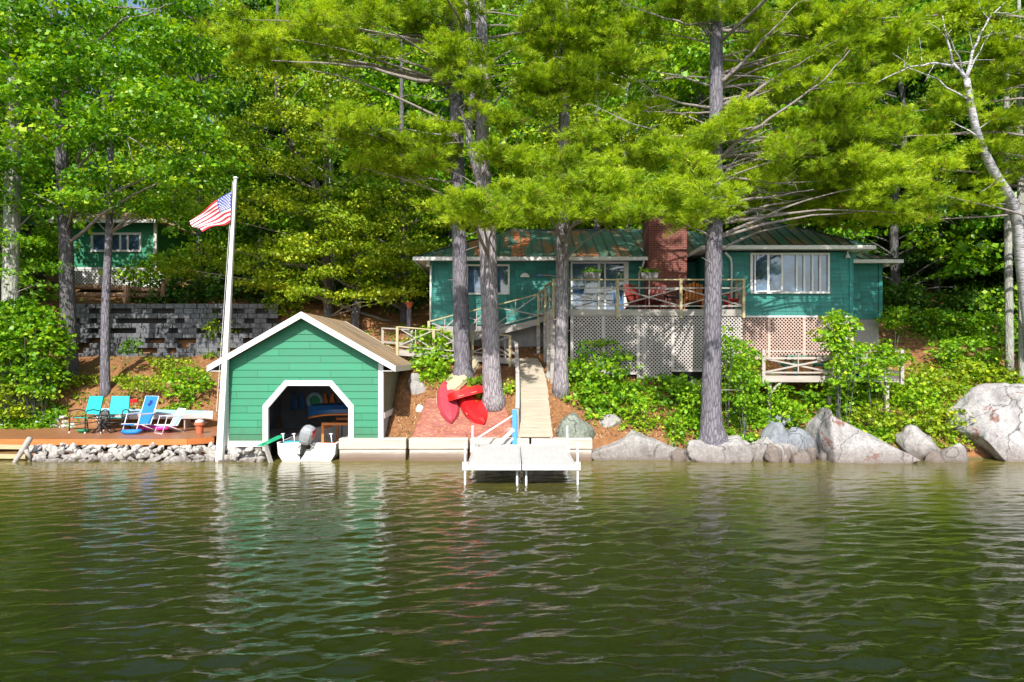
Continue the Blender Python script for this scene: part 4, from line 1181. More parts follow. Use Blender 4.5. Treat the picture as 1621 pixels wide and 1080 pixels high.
# ------------------------------------------------------------------ leaves
def leaves_from_pads(pads, dens, size, droop=.25, seed=0, spread=1.0, aspect=.8, tint_shift=0.0, flat=.7):
    """pads: (cx,cy,cz, rx,ry,rz, tintbias). returns V, quads, tint. Folded rhombic leaves spread through each pad."""
    g_ = np.random.default_rng(seed)
    Vs = []; T = []
    for (cx, cy, cz, rx, ry, rz, tb) in pads:
        n = max(6, int(dens * (rx * ry + .5 * rx * rz) * 3.14))
        a = g_.random(n) * 2 * PI; r = np.sqrt(g_.random(n)) * (1 + g_.normal(0, .10, n))
        lump = 1 + .22 * np.sin(a * 3 + g_.random() * 6) + .14 * np.sin(a * 5 + g_.random() * 6)
        ox, oy = np.cos(a) * r * lump, np.sin(a) * r * lump
        oz = (1 - r * r) * g_.uniform(-.55, 1.0, n) - droop * r * r * 1.2 + g_.normal(0, .16, n)
        P = np.stack([cx + ox * rx, cy + oy * ry, cz + oz * rz], 1)
        N = np.stack([ox * .8, oy * .8, np.full(n, 1.0)], 1) + g_.normal(0, flat, (n, 3))
        N /= np.linalg.norm(N, axis=1, keepdims=True) + 1e-9
        D = np.stack([ox, oy, -.35 - .3 * g_.random(n)], 1) + g_.normal(0, .6, (n, 3))
        D -= N * (D * N).sum(1, keepdims=True); D /= np.linalg.norm(D, axis=1, keepdims=True) + 1e-9
        S = np.cross(N, D)
        L = size * (.45 + 1.15 * g_.random(n) ** 1.4)[:, None]; Wd = L * aspect * .5
        v0 = P; v1 = P + D * L * .5 + S * Wd - N * L * .10; v2 = P + D * L; v3 = P + D * L * .5 - S * Wd - N * L * .10
        Vs.append(np.stack([v0, v1, v2, v3], 1).reshape(-1, 3))
        tt = np.clip(.5 + tb + tint_shift + g_.normal(0, .21, n), 0, 1)
        T.append(np.repeat(tt, 4))
    V = np.concatenate(Vs); T = np.concatenate(T)
    return V, np.arange(len(V)).reshape(-1, 4), T

def needles_from_pads(pads, dens, L=.17, wid=.021, K=9, seed=0):
    """pads of pine foliage: tufts of needles pointing up and outwards"""
    g_ = np.random.default_rng(seed)
    Vs = []; T = []
    for (cx, cy, cz, rx, ry, rz, tb, ux, uy) in pads:
        n = max(4, int(dens * rx * ry * 3.14))
        nt = max(6, int(20 * rx / .6))
        th = g_.random(nt) * 2 * PI; zo = g_.uniform(-.7, 1.0, nt) * rz; ln = g_.uniform(.55, 1.2, nt); tj = g_.normal(0, .12, nt)
        j = g_.integers(0, nt, n)
        r = g_.random(n) ** .6 * ln[j]
        a = th[j] + g_.normal(0, .07, n) + .25 * np.sin(j * 1.7) * r
        ox, oy = np.cos(a) * r, np.sin(a) * r
        oz = zo[j] + rz * (.45 * (1 - r) - .25 * r * r) + g_.normal(0, .035, n)
        P = np.stack([cx + ox * rx, cy + oy * ry, cz + oz + (ox * rx) * ux + (oy * ry) * uy], 1)
        D = np.stack([np.cos(a), np.sin(a), .62 + g_.normal(0, .2, n)], 1) + g_.normal(0, .22, (n, 3))
        D /= np.linalg.norm(D, axis=1, keepdims=True) + 1e-9
        tb = tb + tj[j]
        tt = np.clip(.5 + tb + g_.normal(0, .16, n), .06, 1); tt = np.where(g_.random(n) < .03, -.2, tt)
        for k in range(K):
            d = D + g_.normal(0, .42, (n, 3)); d /= np.linalg.norm(d, axis=1, keepdims=True) + 1e-9
            s = np.cross(d, g_.normal(0, 1, (n, 3))); s /= np.linalg.norm(s, axis=1, keepdims=True) + 1e-9
            st = P + D * (g_.random(n)[:, None] - .5) * L * .8
            LL = L * g_.uniform(.7, 1.2, n)[:, None]
            tip = st + d * LL + np.array([0, 0, -.10 * L])
            Vs.append(np.stack([st - s * wid / 2, st + s * wid / 2, tip], 1).reshape(-1, 3))
            T.append(np.repeat(np.clip(tt + g_.normal(0, .05, n), 0, 1), 3))
    V = np.concatenate(Vs); T = np.concatenate(T)
    return V, np.arange(len(V)).reshape(-1, 3), T

def masses_to_pads(masses, sub_r, seed, thick=.28, depth_spread=1.2, fill=1.6, tilt=.12):
    """masses: (px, py, rx_px, ry_px, distance[, slope]) -> smaller pads spread through a real volume"""
    g_ = random.Random(seed); pads = []
    for ms in masses:
        px, py, rx, ry, d = ms[:5]; sl = ms[5] if len(ms) > 5 else 0.0
        c = W(px, py, d); RX, RZ = rx * d / F, ry * d / F
        RY = min(max(RX * .7, .8), depth_spread + RX * .25)
        n = max(2, int(fill * (RX * max(RZ, .35)) * 3.14 / (sub_r * sub_r * 1.1) + .5))
        for k in range(n):
            while True:
                u, v = g_.uniform(-1, 1), g_.uniform(-1, 1)
                if u * u + v * v < 1: break
            w_ = g_.uniform(-1, 1)
            r = sub_r * g_.uniform(.65, 1.35)
            x = c.x + u * RX * .88; y = c.y + w_ * RY; z = c.z + v * RZ * .8 + u * RX * sl
            pads.append((x, y, z, r, r * g_.uniform(.8, 1.1), r * thick * g_.uniform(.8, 1.3), g_.uniform(-.24, .24), sl + g_.uniform(-tilt, tilt), g_.uniform(-tilt, tilt)))
    return pads

def limb(mb, p, q, r0, r1, sag=.1, n=6, seed=None, wob=.12):
    p = Vector(p); q = Vector(q); L = (q - p).length; pts = []; rs = []
    for i in range(n + 1):
        s = i / n
        o = Vector((random.uniform(-1, 1), random.uniform(-1, 1), random.uniform(-1, 1))) * wob * .25 * L * s * (1 - s)
        pts.append(p.lerp(q, s) + Vector((0, 0, sag * L * math.sin(PI * s))) + o); rs.append(r0 * (1 - s) + r1 * s)
    mb.tube(pts, rs, 7, cap=True)
    return pts

def trunk_path(px_pts, extra=None):
    """[(px,py,d,r)] -> points and radii, smoothed"""
    P = [W(a, b, d) for a, b, d, r in px_pts]; Rr = [r for *_, r in px_pts]
    out = []; rr = []
    for i in range(len(P) - 1):
        n = max(2, int((P[i + 1] - P[i]).length / .45))
        p0 = P[max(i - 1, 0)]; p3 = P[min(i + 2, len(P) - 1)]
        for k in range(n):
            t_ = k / n
            a = P[i]; b = P[i + 1]
            q = .5 * ((2 * a) + (b - p0) * t_ + (2 * p0 - 5 * a + 4 * b - p3) * t_ ** 2 + (3 * a - p0 - 3 * b + p3) * t_ ** 3)
            out.append(q); rr.append(Rr[i] * (1 - t_) + Rr[i + 1] * t_)
    out.append(P[-1]); rr.append(Rr[-1])
    return out, rr

def nearest_on(pts, q, drop=.0):
    best = min(pts, key=lambda p: (p.z - (q.z - drop)) ** 2 + .0 * (p.x - q.x) ** 2)
    return best

def pine(name, label, paths, masses, bare, seed, high=(17, 21), hi_pads=16, dens=150, bk='shaded_pine_bark'):
    base = W(*paths[0][0][:3])
    gb = gz(base.x, base.y)
    t = thing(name, label, 'tree', (base.x, base.y, gb - .1), 'tall shoreline pines')
    tk = MB(); allp = []
    for i, pth in enumerate(paths):
        pts, rr = trunk_path(pth)
        if i == 0:
            pts = [Vector((pts[0].x, pts[0].y, gb - .3))] + pts; rr = [rr[0] * 1.25] + rr
        tk.tube(pts, rr, 14, wob=.045); allp += pts
    tk.build('trunk', M[bk], t, smooth=True)
    random.seed(seed)
    pads = masses_to_pads(masses, .56, seed, thick=.34, fill=1.5, tilt=.2)
    hz = [p for p in allp if p.z > high[0] - 2] or [allp[-1]]
    ap = allp[-1]
    for k in range(int(hi_pads * .6)):
        z = random.uniform(*high); a = random.uniform(0, 2 * PI); r = random.uniform(.6, 3.2) * (1.25 - (z - high[0]) / (high[1] - high[0] + 1e-6) * .7)
        pads.append((ap.x + math.cos(a) * r * 1.2, ap.y - 1.0 + math.sin(a) * r * 1.3, z, .95, .95, .22, random.uniform(-.1, .1), 0, 0))
    for k in range(int(hi_pads * .35)):  # unseen boughs out over the lake, added to shade the cabin
        z = random.uniform(13.3, 16.5); pads.append((ap.x + random.uniform(-4.5, 4.5), base.y - random.uniform(2.0, 7.2), z, 1.05, 1.05, .24, random.uniform(-.1, .1), 0, 0))
    br = MB()
    for b in bare:
        pts_ = [W(*q) for q in b[:-1]]; r0 = b[-1]
        n = len(pts_)
        fine = []
        for i in range(n - 1):
            for k in range(4): fine.append(pts_[i].lerp(pts_[i + 1], k / 4) + Vector((random.uniform(-1, 1), random.uniform(-1, 1), random.uniform(-1, 1))) * .025)
        fine.append(pts_[-1])
        br.tube(fine, [r0 * (1 - .8 * i / (len(fine) - 1)) for i in range(len(fine))], 7)
        # dead twigs along it
        for k in range(int(len(fine) * .8)):
            p = random.choice(fine[2:]) if len(fine) > 3 else fine[-1]
            e = p + Vector((random.uniform(-.7, .7), random.uniform(-.5, .5), random.uniform(-.25, .45)))
            br.tube([p, p.lerp(e, .5) + Vector((0, 0, .04)), e], [.014, .010, .004], 4)
    for k in range(26):
        p = random.choice([q for q in allp if q.z > base.z + 1.5] or allp); a = random.uniform(-.4, PI + .4)
        L_ = random.uniform(.2, 1.1); e = p + Vector((math.cos(a) * L_, -abs(math.sin(a)) * L_ * .8, random.uniform(-.1, .35) * L_))
        br.tube([p, p.lerp(e, .5) + Vector((0, 0, .03)), e], [.03, .018, .006], 5)
    # limbs to the pads
    for i, pd in enumerate(pads):
        if i % 5 and pd[2] < high[0]: continue
        q = Vector(pd[:3]); p = nearest_on(allp, q, drop=abs(q.x - ap.x) * .10 + random.uniform(-.9, 1.3))
        ln = (q - p).length
        limb(br, p, q - Vector((0, 0, .08)), .018 + .007 * ln, .008, sag=.04, n=7)
    br.build('branches', M['twig'], t, smooth=True)
    V, tr_, T = needles_from_pads(pads, dens, seed=seed)
    np_mesh('crown', V, tris=tr_, mat=M['pine_leaf'], parent=t, tint=T)
    return t

pine('pine_tree', 'straight grey pine with its base behind the red canoes, left of the forked pine',
     [[(733, 592, 25.6, .40), (731, 540, 25.6, .31), (727, 380, 25.6, .27), (723, 200, 25.6, .25), (722, 60, 25.8, .22), (722, -120, 26, .15), (724, -260, 26, .05)]],
     [(400, 60, 80, 34, 24.5), (480, 40, 70, 30, 25), (560, 66, 70, 30, 24.6), (545, 12, 80, 22, 26), (640, 30, 60, 30, 25), (590, 215, 95, 30, 24.2, .0), (530, 205, 45, 22, 24.3), (660, 240, 60, 22, 24.6), (610, 262, 70, 14, 25), (690, 205, 40, 20, 24.6), (450, 90, 60, 20, 25)],
     [((722, 130, 25.5), (660, 128, 24.9), (590, 108, 24.6), (520, 100, 24.3), (430, 96, 24), .085), ((722, 122, 25.5), (650, 100, 25), (580, 82, 24.8), .06),
      ((724, 195, 25.4), (690, 188, 25), (655, 190, 24.7), .05), ((722, 290, 25.4), (680, 283, 25), (640, 286, 24.6), .04), ((722, 155, 25.4), (690, 160, 25), (650, 150, 24.6), .03), ((722, 60, 25.6), (650, 56, 25.4), (575, 62, 25.2), .05)],
     11, hi_pads=12)
pine('pine_tree', 'thick sunlit pine that forks above, rising beside the boardwalk and the canoes',
     [[(781, 632, 24.4, .42), (778, 590, 24.4, .33), (775, 470, 24.4, .31), (769, 330, 24.4, .31), (762, 260, 24.5, .27), (764, 170, 24.6, .24), (763, 60, 24.8, .22), (752, -90, 25, .16), (750, -230, 25, .05)],
      [(766, 300, 24.4, .18), (752, 262, 24.3, .14), (742, 215, 24.3, .13), (748, 160, 24.5, .13), (741, 60, 24.7, .15), (738, -60, 24.8, .10), (740, -140, 24.9, .04)],
      [(760, 285, 24.3, .09), (752, 240, 24.1, .08), (738, 200, 24.1, .07), (728, 170, 24.1, .05)]],
     [(745, 135, 48, 26, 23.4), (735, 92, 40, 18, 23.8), (730, 340, 55, 20, 21.5), (785, 322, 60, 18, 21), (700, 335, 40, 20, 22.4), (770, 352, 40, 12, 20.5), (810, 340, 40, 14, 22), (745, 318, 50, 14, 20), (840, 130, 42, 24, 23.8), (850, 80, 45, 25, 24.2), (820, 40, 40, 22, 24.6),
      (690, 20, 60, 26, 24.4), (735, 15, 20, 20, 23.5), (800, 190, 50, 16, 23.8), (800, 250, 50, 16, 23.4), (700, 260, 50, 14, 23.6), (835, 262, 60, 16, 23.6), (700, 70, 36, 18, 24), (880, 30, 60, 30, 25)],
     [((770, 185, 24.4), (800, 140, 24.2), (835, 118, 24), (880, 90, 23.8), .05), ((775, 60, 24.6), (830, 50, 24.5), (890, 25, 24.5), .05), ((768, 240, 24.4), (735, 225, 24), (700, 228, 23.8), .04)],
     12, hi_pads=12, bk='sunlit_bark')
pine('pine_tree', 'pine with sunlit mottled trunk standing at the left end of the lattice',
     [[(888, 604, 24.9, .30), (889, 560, 24.9, .24), (891, 350, 24.9, .235), (893, 180, 25, .20), (893, 20, 25.2, .15), (893, -120, 25.3, .06)]],
     [(905, 270, 90, 18, 22.8), (880, 305, 80, 24, 21.8), (960, 305, 80, 26, 21.4), (930, 335, 60, 12, 20.8), (870, 335, 50, 10, 22), (990, 340, 40, 12, 21), (1020, 290, 50, 18, 22), (820, 300, 50, 16, 22.4), (955, 95, 55, 30, 23.8, -.1), (890, 130, 50, 22, 23.6), (860, 170, 50, 18, 24), (930, 220, 60, 16, 23.6), (985, 60, 50, 26, 24), (930, 145, 45, 20, 24), (900, 60, 50, 25, 24.3), (1000, 255, 50, 16, 24), (840, 345, 40, 14, 24), (960, 20, 60, 25, 24.6)],
     [((893, 170, 25), (930, 150, 24.8), (985, 150, 24.6), .045), ((893, 190, 25), (860, 205, 24.8), (826, 212, 24.7), .03), ((893, 150, 25), (870, 146, 24.9), (835, 138, 24.8), .035), ((893, 240, 25), (880, 210, 24.6), (868, 196, 24.4), .03)],
     13, hi_pads=9, bk='sunlit_bark')
pine('pine_tree', 'big pine with flared foot standing on the rocks at the water edge',
     [[(1129, 700, 22.7, .55), (1127, 678, 22.7, .40), (1126, 640, 22.7, .33), (1127, 560, 22.7, .30), (1130, 400, 22.7, .28), (1132, 250, 22.7, .25), (1134, 120, 22.8, .22), (1134, 20, 22.9, .19), (1134, -150, 23, .13), (1134, -290, 23, .05)]],
     [(1060, 335, 75, 22, 20.2), (1010, 320, 55, 20, 21), (1110, 348, 36, 16, 19.4), (1060, 300, 70, 18, 22), (1150, 332, 30, 10, 22), (1120, 318, 40, 14, 18.6), (1100, 270, 50, 14, 19), (1080, 230, 55, 20, 22), (1130, 205, 30, 16, 21.6), (1035, 235, 40, 12, 22.6), (1180, 190, 55, 24, 22.2, .25), (1240, 150, 55, 25, 22.4, .35), (1300, 100, 55, 32, 22.8, .4), (1350, 50, 55, 36, 23, .3), (1270, 55, 45, 25, 23.4),
      (1200, 85, 40, 22, 23.4), (1330, 165, 60, 28, 23, .2), (1250, 225, 55, 22, 22.8), (1320, 240, 70, 26, 22.8), (1250, 278, 60, 20, 24), (1330, 310, 70, 30, 25.4), (1310, 340, 50, 16, 25.5), (1250, 325, 50, 14, 25.5), (1280, 300, 60, 20, 25.2), (1370, 345, 50, 14, 25.5), (1370, 130, 60, 30, 23.4), (1290, 190, 60, 24, 22.6), (1380, 230, 60, 24, 23), (1230, 250, 50, 14, 21.4), (1350, 270, 70, 22, 22.2), (1200, 120, 40, 20, 23.6), (1400, 60, 50, 30, 23.8), (1400, 320, 60, 26, 22.6), (1390, 270, 60, 20, 22.8), (1180, 290, 40, 16, 22.6), (1180, 325, 45, 12, 24.6),
      (1020, 100, 40, 20, 23.4), (1080, 20, 60, 18, 23.4), (1180, 20, 60, 18, 23.2), (1280, 8, 60, 16, 23.4), (1040, 40, 40, 20, 23.6), (1000, 180, 50, 16, 23.8), (1130, 14, 40, 14, 22.2), (1400, 190, 50, 18, 23.2)],
     [((1140, 132, 22.7), (1175, 100, 22.5), (1210, 62, 22.3), (1262, 5, 22), .075), ((1145, 168, 22.7), (1190, 150, 22.4), (1240, 115, 22.2), (1290, 86, 22), .085),
      ((1135, 254, 22.7), (1180, 215, 22.2), (1230, 180, 21.9), (1300, 132, 21.6), (1345, 80, 21.6), .07), ((1140, 214, 22.7), (1180, 205, 22.5), (1222, 196, 22.3), .065), ((1140, 247, 22.7), (1180, 245, 22.5), (1230, 244, 22.3), .055),
      ((1140, 283, 22.7), (1180, 284, 22.4), (1240, 291, 22), (1260, 293, 22), .06), ((1140, 324, 22.7), (1180, 316, 22.4), (1240, 308, 22), (1288, 300, 21.8), .06), ((1140, 318, 22.7), (1175, 328, 22.6), (1230, 333, 22.4), .045),
      ((1128, 170, 22.7), (1080, 165, 22.6), (1040, 150, 22.5), (1000, 122, 22.4), .05), ((1128, 178, 22.7), (1080, 180, 22.5), (1020, 176, 22.4), .035), ((1125, 215, 22.7), (1060, 215, 22.8), (1000, 195, 22.9), (935, 165, 23.2), .045), ((1128, 246, 22.7), (1095, 244, 22.5), (1070, 242, 22.3), .04),
      ((1130, 38, 22.8), (1085, 38, 22.8), (1040, 25, 22.8), (985, 5, 22.9), .05), ((1130, 60, 22.8), (1110, 40, 22.6), (1095, 22, 22.5), .03), ((1120, 122, 22.8), (1085, 122, 22.9), (1050, 126, 23), .035), ((1140, 295, 22.7), (1150, 270, 22.3), (1165, 262, 22.1), .03)],
     14, hi_pads=14)
# pine outside the right edge whose limbs sweep in
pine('pine_tree', 'pine just outside the right edge whose layered boughs sweep in over the birch',
     [[(1720, 640, 23.6, .45), (1716, 500, 23.6, .33), (1712, 250, 23.7, .28), (1710, 20, 23.8, .22), (1708, -200, 24, .08)]],
     [(1480, 40, 70, 36, 24.5, .1), (1560, 30, 60, 30, 24.5), (1600, 80, 50, 30, 24), (1430, 100, 50, 32, 24.6), (1590, 125, 60, 20, 24), (1530, 150, 50, 14, 24.4), (1450, 190, 80, 18, 24), (1560, 200, 60, 16, 23.8), (1420, 235, 70, 18, 23.8), (1510, 240, 80, 18, 23.6), (1590, 235, 60, 14, 23.6), (1460, 275, 70, 16, 23.8), (1550, 290, 50, 12, 23.8), (1600, 275, 50, 12, 23.6), (1460, 320, 60, 14, 24), (1540, 325, 40, 8, 24), (1660, 200, 60, 24, 24), (1680, 100, 60, 24, 24), (1380, 20, 50, 26, 25), (1440, 345, 40, 10, 24)],
     [((1700, 330, 23.7), (1600, 340, 23.8), (1500, 346, 24), (1440, 352, 24.2), .05), ((1700, 150, 23.8), (1580, 160, 24), (1500, 172, 24.2), (1385, 180, 24.4), .05), ((1700, 60, 23.9), (1600, 90, 24.2), (1500, 80, 24.6), .05)],
     15, hi_pads=10)

# ------------------------------------------------------------------ broadleaf and forest trees
def leafy(name, label, path, masses, seed, mat, barkm, size=.15, dens=60, sub=.75, group=None, thick=.42, extra_limbs=(), dark_pads=None, tint=0.0, fill=1.3):
    pts, rr = trunk_path(path)
    gb = gz(pts[0].x, pts[0].y)
    t = thing(name, label, 'tree', (pts[0].x, pts[0].y, gb - .1), group)
    tk = MB(); pts = [Vector((pts[0].x, pts[0].y, gb - .3))] + pts; rr = [rr[0] * 1.2] + rr
    tk.tube(pts, rr, 12, wob=.05); tk.build('trunk', M[barkm], t, smooth=True)
    random.seed(seed)
    br = MB()
    for b in extra_limbs:
        pp = [W(*q) for q in b[:-1]]
        for i in range(len(pp) - 1):
            a = b[-1] * (1 - .75 * i / (len(pp) - 1)); c_ = b[-1] * (1 - .75 * (i + 1) / (len(pp) - 1))
            limb(br, pp[i], pp[i + 1], a, c_, sag=.0, n=4, wob=.35)
    if masses:
        pads = masses_to_pads(masses, sub, seed, thick=thick, fill=fill)
        for i, pd in enumerate(pads):
            if i % 7: continue
            q = Vector(pd[:3]); p = nearest_on(pts, q, drop=.6 + .25 * abs(q.x - pts[-1].x)); ln = (q - p).length
            limb(br, p, q, .016 + .008 * ln, .007, sag=.05, n=6, wob=.4)
        V, q_, T = leaves_from_pads([p[:7] for p in pads], dens, size, seed=seed, tint_shift=tint)
        np_mesh('crown', V, quads=q_, mat=M[mat], parent=t, tint=T)
    if br.v: br.build('branches', M['birch_bark' if name == 'birch_tree' else 'twig'], t, smooth=True)
    return t

leafy('maple_tree', 'large maple with dark trunk left of the thin trunk behind the lounge chairs',
      [(111, 588, 28.6, .34), (108, 500, 28.6, .29), (103, 350, 28.4, .26), (95, 200, 28, .23), (88, 80, 27.6, .18), (80, -60, 27.4, .12), (75, -200, 27.2, .04)],
      [(60, 40, 80, 45, 26), (150, 90, 70, 40, 25.5), (40, 130, 60, 40, 25), (110, 180, 80, 26, 24.6), (230, 165, 70, 26, 24.4), (210, 115, 50, 26, 25), (290, 190, 60, 22, 24.8), (40, 215, 60, 22, 25), (180, 205, 70, 14, 24.6), (330, 150, 45, 24, 26), (250, 60, 60, 30, 26), (170, 22, 60, 30, 27), (330, 225, 60, 20, 25.4), (20, 260, 40, 18, 25.6), (95, 120, 40, 20, 26), (300, 75, 50, 28, 26.5), (10, 60, 50, 60, 26.5), (340, 20, 50, 20, 27),
       (120, 282, 36, 18, 24.6), (270, 280, 55, 18, 25), (200, 268, 35, 10, 25), (330, 265, 60, 16, 25.6), (110, 300, 30, 12, 24.5), (-60, 120, 60, 90, 26), (-40, 250, 60, 50, 26.5)],
      21, 'maple_leaf', 'dark_bark', .17, 62, .7, 'leafy trees along the left bank', .40,
      [((90, 128, 26.8), (130, 122, 26.2), (190, 118, 25.6), .10), ((95, 200, 27), (150, 205, 26), (200, 215, 25.2), (250, 245, 24.8), .05), ((200, 215, 25.2), (208, 250, 25), (222, 266, 24.9), .02), ((90, 40, 27.4), (180, 12, 26.8), (250, 14, 26.4), .06), ((95, 210, 27), (40, 205, 25.6), (0, 206, 25.2), .04)])
leafy('maple_tree', 'slender pale tree trunk rising behind the teal chairs on the needle slope',
      [(167, 614, 27.9, .20), (166, 560, 27.9, .17), (168, 470, 28, .165), (173, 350, 28, .13), (176, 220, 28, .10), (178, 60, 28, .05)],
      [(190, 300, 50, 18, 27), (230, 330, 50, 20, 27.2), (150, 325, 36, 16, 27.6), (255, 300, 50, 18, 26.6), (300, 330, 40, 24, 27.5), (130, 330, 40, 8, 28), (190, 328, 50, 8, 27.6), (250, 330, 40, 8, 27.6)],
      22, 'maple_leaf', 'shaded_pine_bark', .15, 55, .6, 'leafy trees along the left bank', .4)
leafy('ash_tree', 'grey lichen-spotted tree at the far left edge with shaded low branches',
      [(18, 560, 27.5, .32), (17, 470, 27.5, .30), (19, 330, 27.5, .29), (22, 200, 27.3, .24), (20, 40, 27, .15), (20, -100, 27, .05)],
      [(60, 330, 40, 18, 26.8), (10, 300, 40, 20, 26.6), (50, 380, 40, 16, 27), (70, 420, 30, 14, 27), (30, 440, 30, 12, 26.6), (-30, 380, 40, 50, 27)],
      23, 'maple_leaf', 'grey_bark', .14, 50, .55, 'leafy trees along the left bank', .45, tint=-.08)
# hemlock curtain between the maple and the pines
for i, (path, ms, lab, sd_, tn) in enumerate([
    ([(563, 500, 31, .2), (560, 400, 31, .17), (450, 200, 31, .14), (440, 60, 31, .10), (440, -60, 31, .03)],
     [(450, 180, 60, 34, 30), (400, 250, 60, 30, 29.5), (460, 270, 60, 26, 29.8), (520, 150, 50, 30, 30.4), (420, 120, 60, 30, 30.6), (500, 220, 50, 24, 30), (370, 200, 40, 24, 30), (540, 100, 40, 24, 31)],
     'yellow-green hemlock crown just right of the maple foliage', 31, 0.08),
    ([(520, 500, 31.5, .22), (517, 400, 31.5, .18), (515, 200, 31.5, .12), (515, 50, 31.5, .03)],
     [(430, 330, 60, 30, 29.6), (500, 320, 60, 26, 29.6), (560, 310, 50, 26, 29.6), (450, 390, 60, 28, 29.8), (520, 380, 60, 28, 29.4), (400, 410, 40, 26, 30), (590, 360, 50, 28, 29.8), (470, 440, 70, 22, 29.8), (560, 430, 50, 24, 29.6), (420, 450, 40, 16, 30), (500, 468, 60, 16, 29.2), (570, 470, 50, 18, 29.2), (620, 462, 40, 18, 29.6), (440, 400, 50, 20, 28.8), (540, 350, 50, 22, 28.8), (600, 400, 40, 22, 29)],
     'yellow-green hemlock with low boughs directly behind the boathouse roof', 32, 0.12),
    ([(640, 500, 32, .2), (640, 400, 32, .17), (636, 200, 32, .12), (636, 60, 32, .03)],
     [(620, 320, 50, 28, 30.4), (650, 380, 40, 26, 30), (620, 410, 40, 26, 30.4), (655, 430, 30, 22, 30.6), (680, 310, 40, 24, 31), (640, 290, 50, 20, 31), (600, 450, 40, 20, 30.6), (660, 350, 40, 20, 30.6), (340, 330, 40, 30, 30), (350, 400, 40, 30, 30.4), (300, 420, 40, 30, 31)],
     'green hemlock filling the gap left of the cabin roof', 33, .0),
    ([(945, 350, 37, .2), (945, 250, 37, .17), (945, 100, 37, .08)],
     [(940, 330, 60, 22, 35.5), (900, 250, 60, 30, 36), (980, 280, 60, 30, 36), (820, 320, 50, 24, 36), (1000, 340, 40, 14, 35), (880, 190, 60, 30, 36), (960, 200, 60, 30, 37)],
     'bright yellow-green tree directly behind the long cabin roof', 34, .08),
    ([(1200, 340, 37, .2), (1200, 200, 37, .15), (1200, 50, 37, .06)],
     [(1180, 180, 60, 40, 34), (1230, 240, 60, 30, 35), (1160, 100, 60, 40, 35), (1220, 60, 60, 40, 36), (1280, 200, 50, 36, 35), (1080, 200, 60, 40, 36), (1060, 100, 60, 50, 36)],
     'yellow-green tree behind the cabin wing and the big pine', 35, .02)]):
    leafy('hemlock_tree', lab, path, ms, sd_, 'hemlock_leaf', 'dark_bark', .125, 75, .62, 'hemlocks behind the boathouse and cabin', .40, tint=tn, fill=1.5)

# birch on the right
leafy('birch_tree', 'leaning white birch with bare forked limbs at the right edge', 
      [(1640, 600, 25, .20), (1618, 430, 24.3, .18), (1606, 330, 23.7, .17), (1580, 285, 23.2, .155), (1560, 245, 22.9, .135), (1545, 205, 22.7, .12), (1536, 160, 22.6, .11), (1530, 125, 22.5, .095)],
      [(1560, 55, 34, 14, 22.8), (1600, 40, 30, 16, 22.8), (1480, 80, 30, 10, 22.3), (1600, 180, 24, 12, 23), (1440, 96, 26, 7, 21.9), (1530, 30, 30, 12, 22.3), (1500, 45, 24, 8, 22.1), (1545, 150, 18, 8, 22.3)], 41, 'hemlock_leaf', 'birch_bark', .12, 45, .5, None, .4,
      [((1530, 125, 22.5), (1508, 100, 22.4), (1498, 60, 22.3), (1492, 25, 22.3), .065), ((1530, 125, 22.5), (1540, 80, 22.4), (1565, 30, 22.4), (1590, 5, 22.4), .06),
       ((1508, 105, 22.4), (1480, 100, 22.1), (1440, 106, 21.9), (1390, 130, 21.7), .045), ((1430, 108, 21.9), (1436, 90, 21.9), (1438, 72, 21.9), .016), ((1460, 102, 22.1), (1458, 80, 22.1), (1455, 60, 22.1), .016), ((1520, 100, 22.4), (1550, 95, 22.5), (1575, 95, 22.5), .022), ((1545, 215, 22.6), (1530, 205, 22.5), (1505, 192, 22.4), .035), ((1498, 60, 22.3), (1485, 45, 22.3), (1470, 36, 22.3), .016),
       ((1540, 80, 22.4), (1535, 55, 22.3), (1530, 35, 22.2), .016),
       ((1565, 30, 22.4), (1552, 15, 22.4), (1548, -5, 22.4), .015), ((1552, 60, 22.4), (1575, 52, 22.4), (1600, 50, 22.4), .014), ((1575, 20, 22.4), (1600, 22, 22.4), (1621, 14, 22.4), .014), ((1440, 106, 21.9), (1430, 96, 21.8), (1412, 84, 21.8), .014), ((1480, 100, 22.1), (1470, 118, 22), (1464, 130, 22), .014), ((1496, 60, 22.3), (1508, 44, 22.3), (1514, 30, 22.3), .014), ((1548, 205, 22.7), (1570, 190, 22.7), (1600, 186, 22.7), .016), ((1580, 285, 23.2), (1560, 300, 23.1), (1550, 305, 23), .014), ((1606, 330, 23.7), (1618, 300, 23.7), (1625, 280, 23.7), .02)])
for lab, px, d, r, pyb, top in (('straight grey trunk just left of the birch foot', 1598, 26.5, .15, 560, 250), ('darker trunk at the very right edge by the big boulder', 1619, 25.2, .13, 600, 200)):
    leafy('forest_tree', lab, [(px, pyb, d, r), (px - 2, 400, d, r * .9), (px - 4, 250, d, r * .8), (px - 6, 60, d, r * .6), (px - 6, -60, d, r * .2)],
          [(px - 10, 60, 40, 24, d + .5), (px + 30, 150, 40, 24, d + .5), (px, 250, 30, 12, d + 1)], 43 + px, 'dark_leaf', 'grey_bark', .12, 50, .55, 'trunks at the right edge', .4)

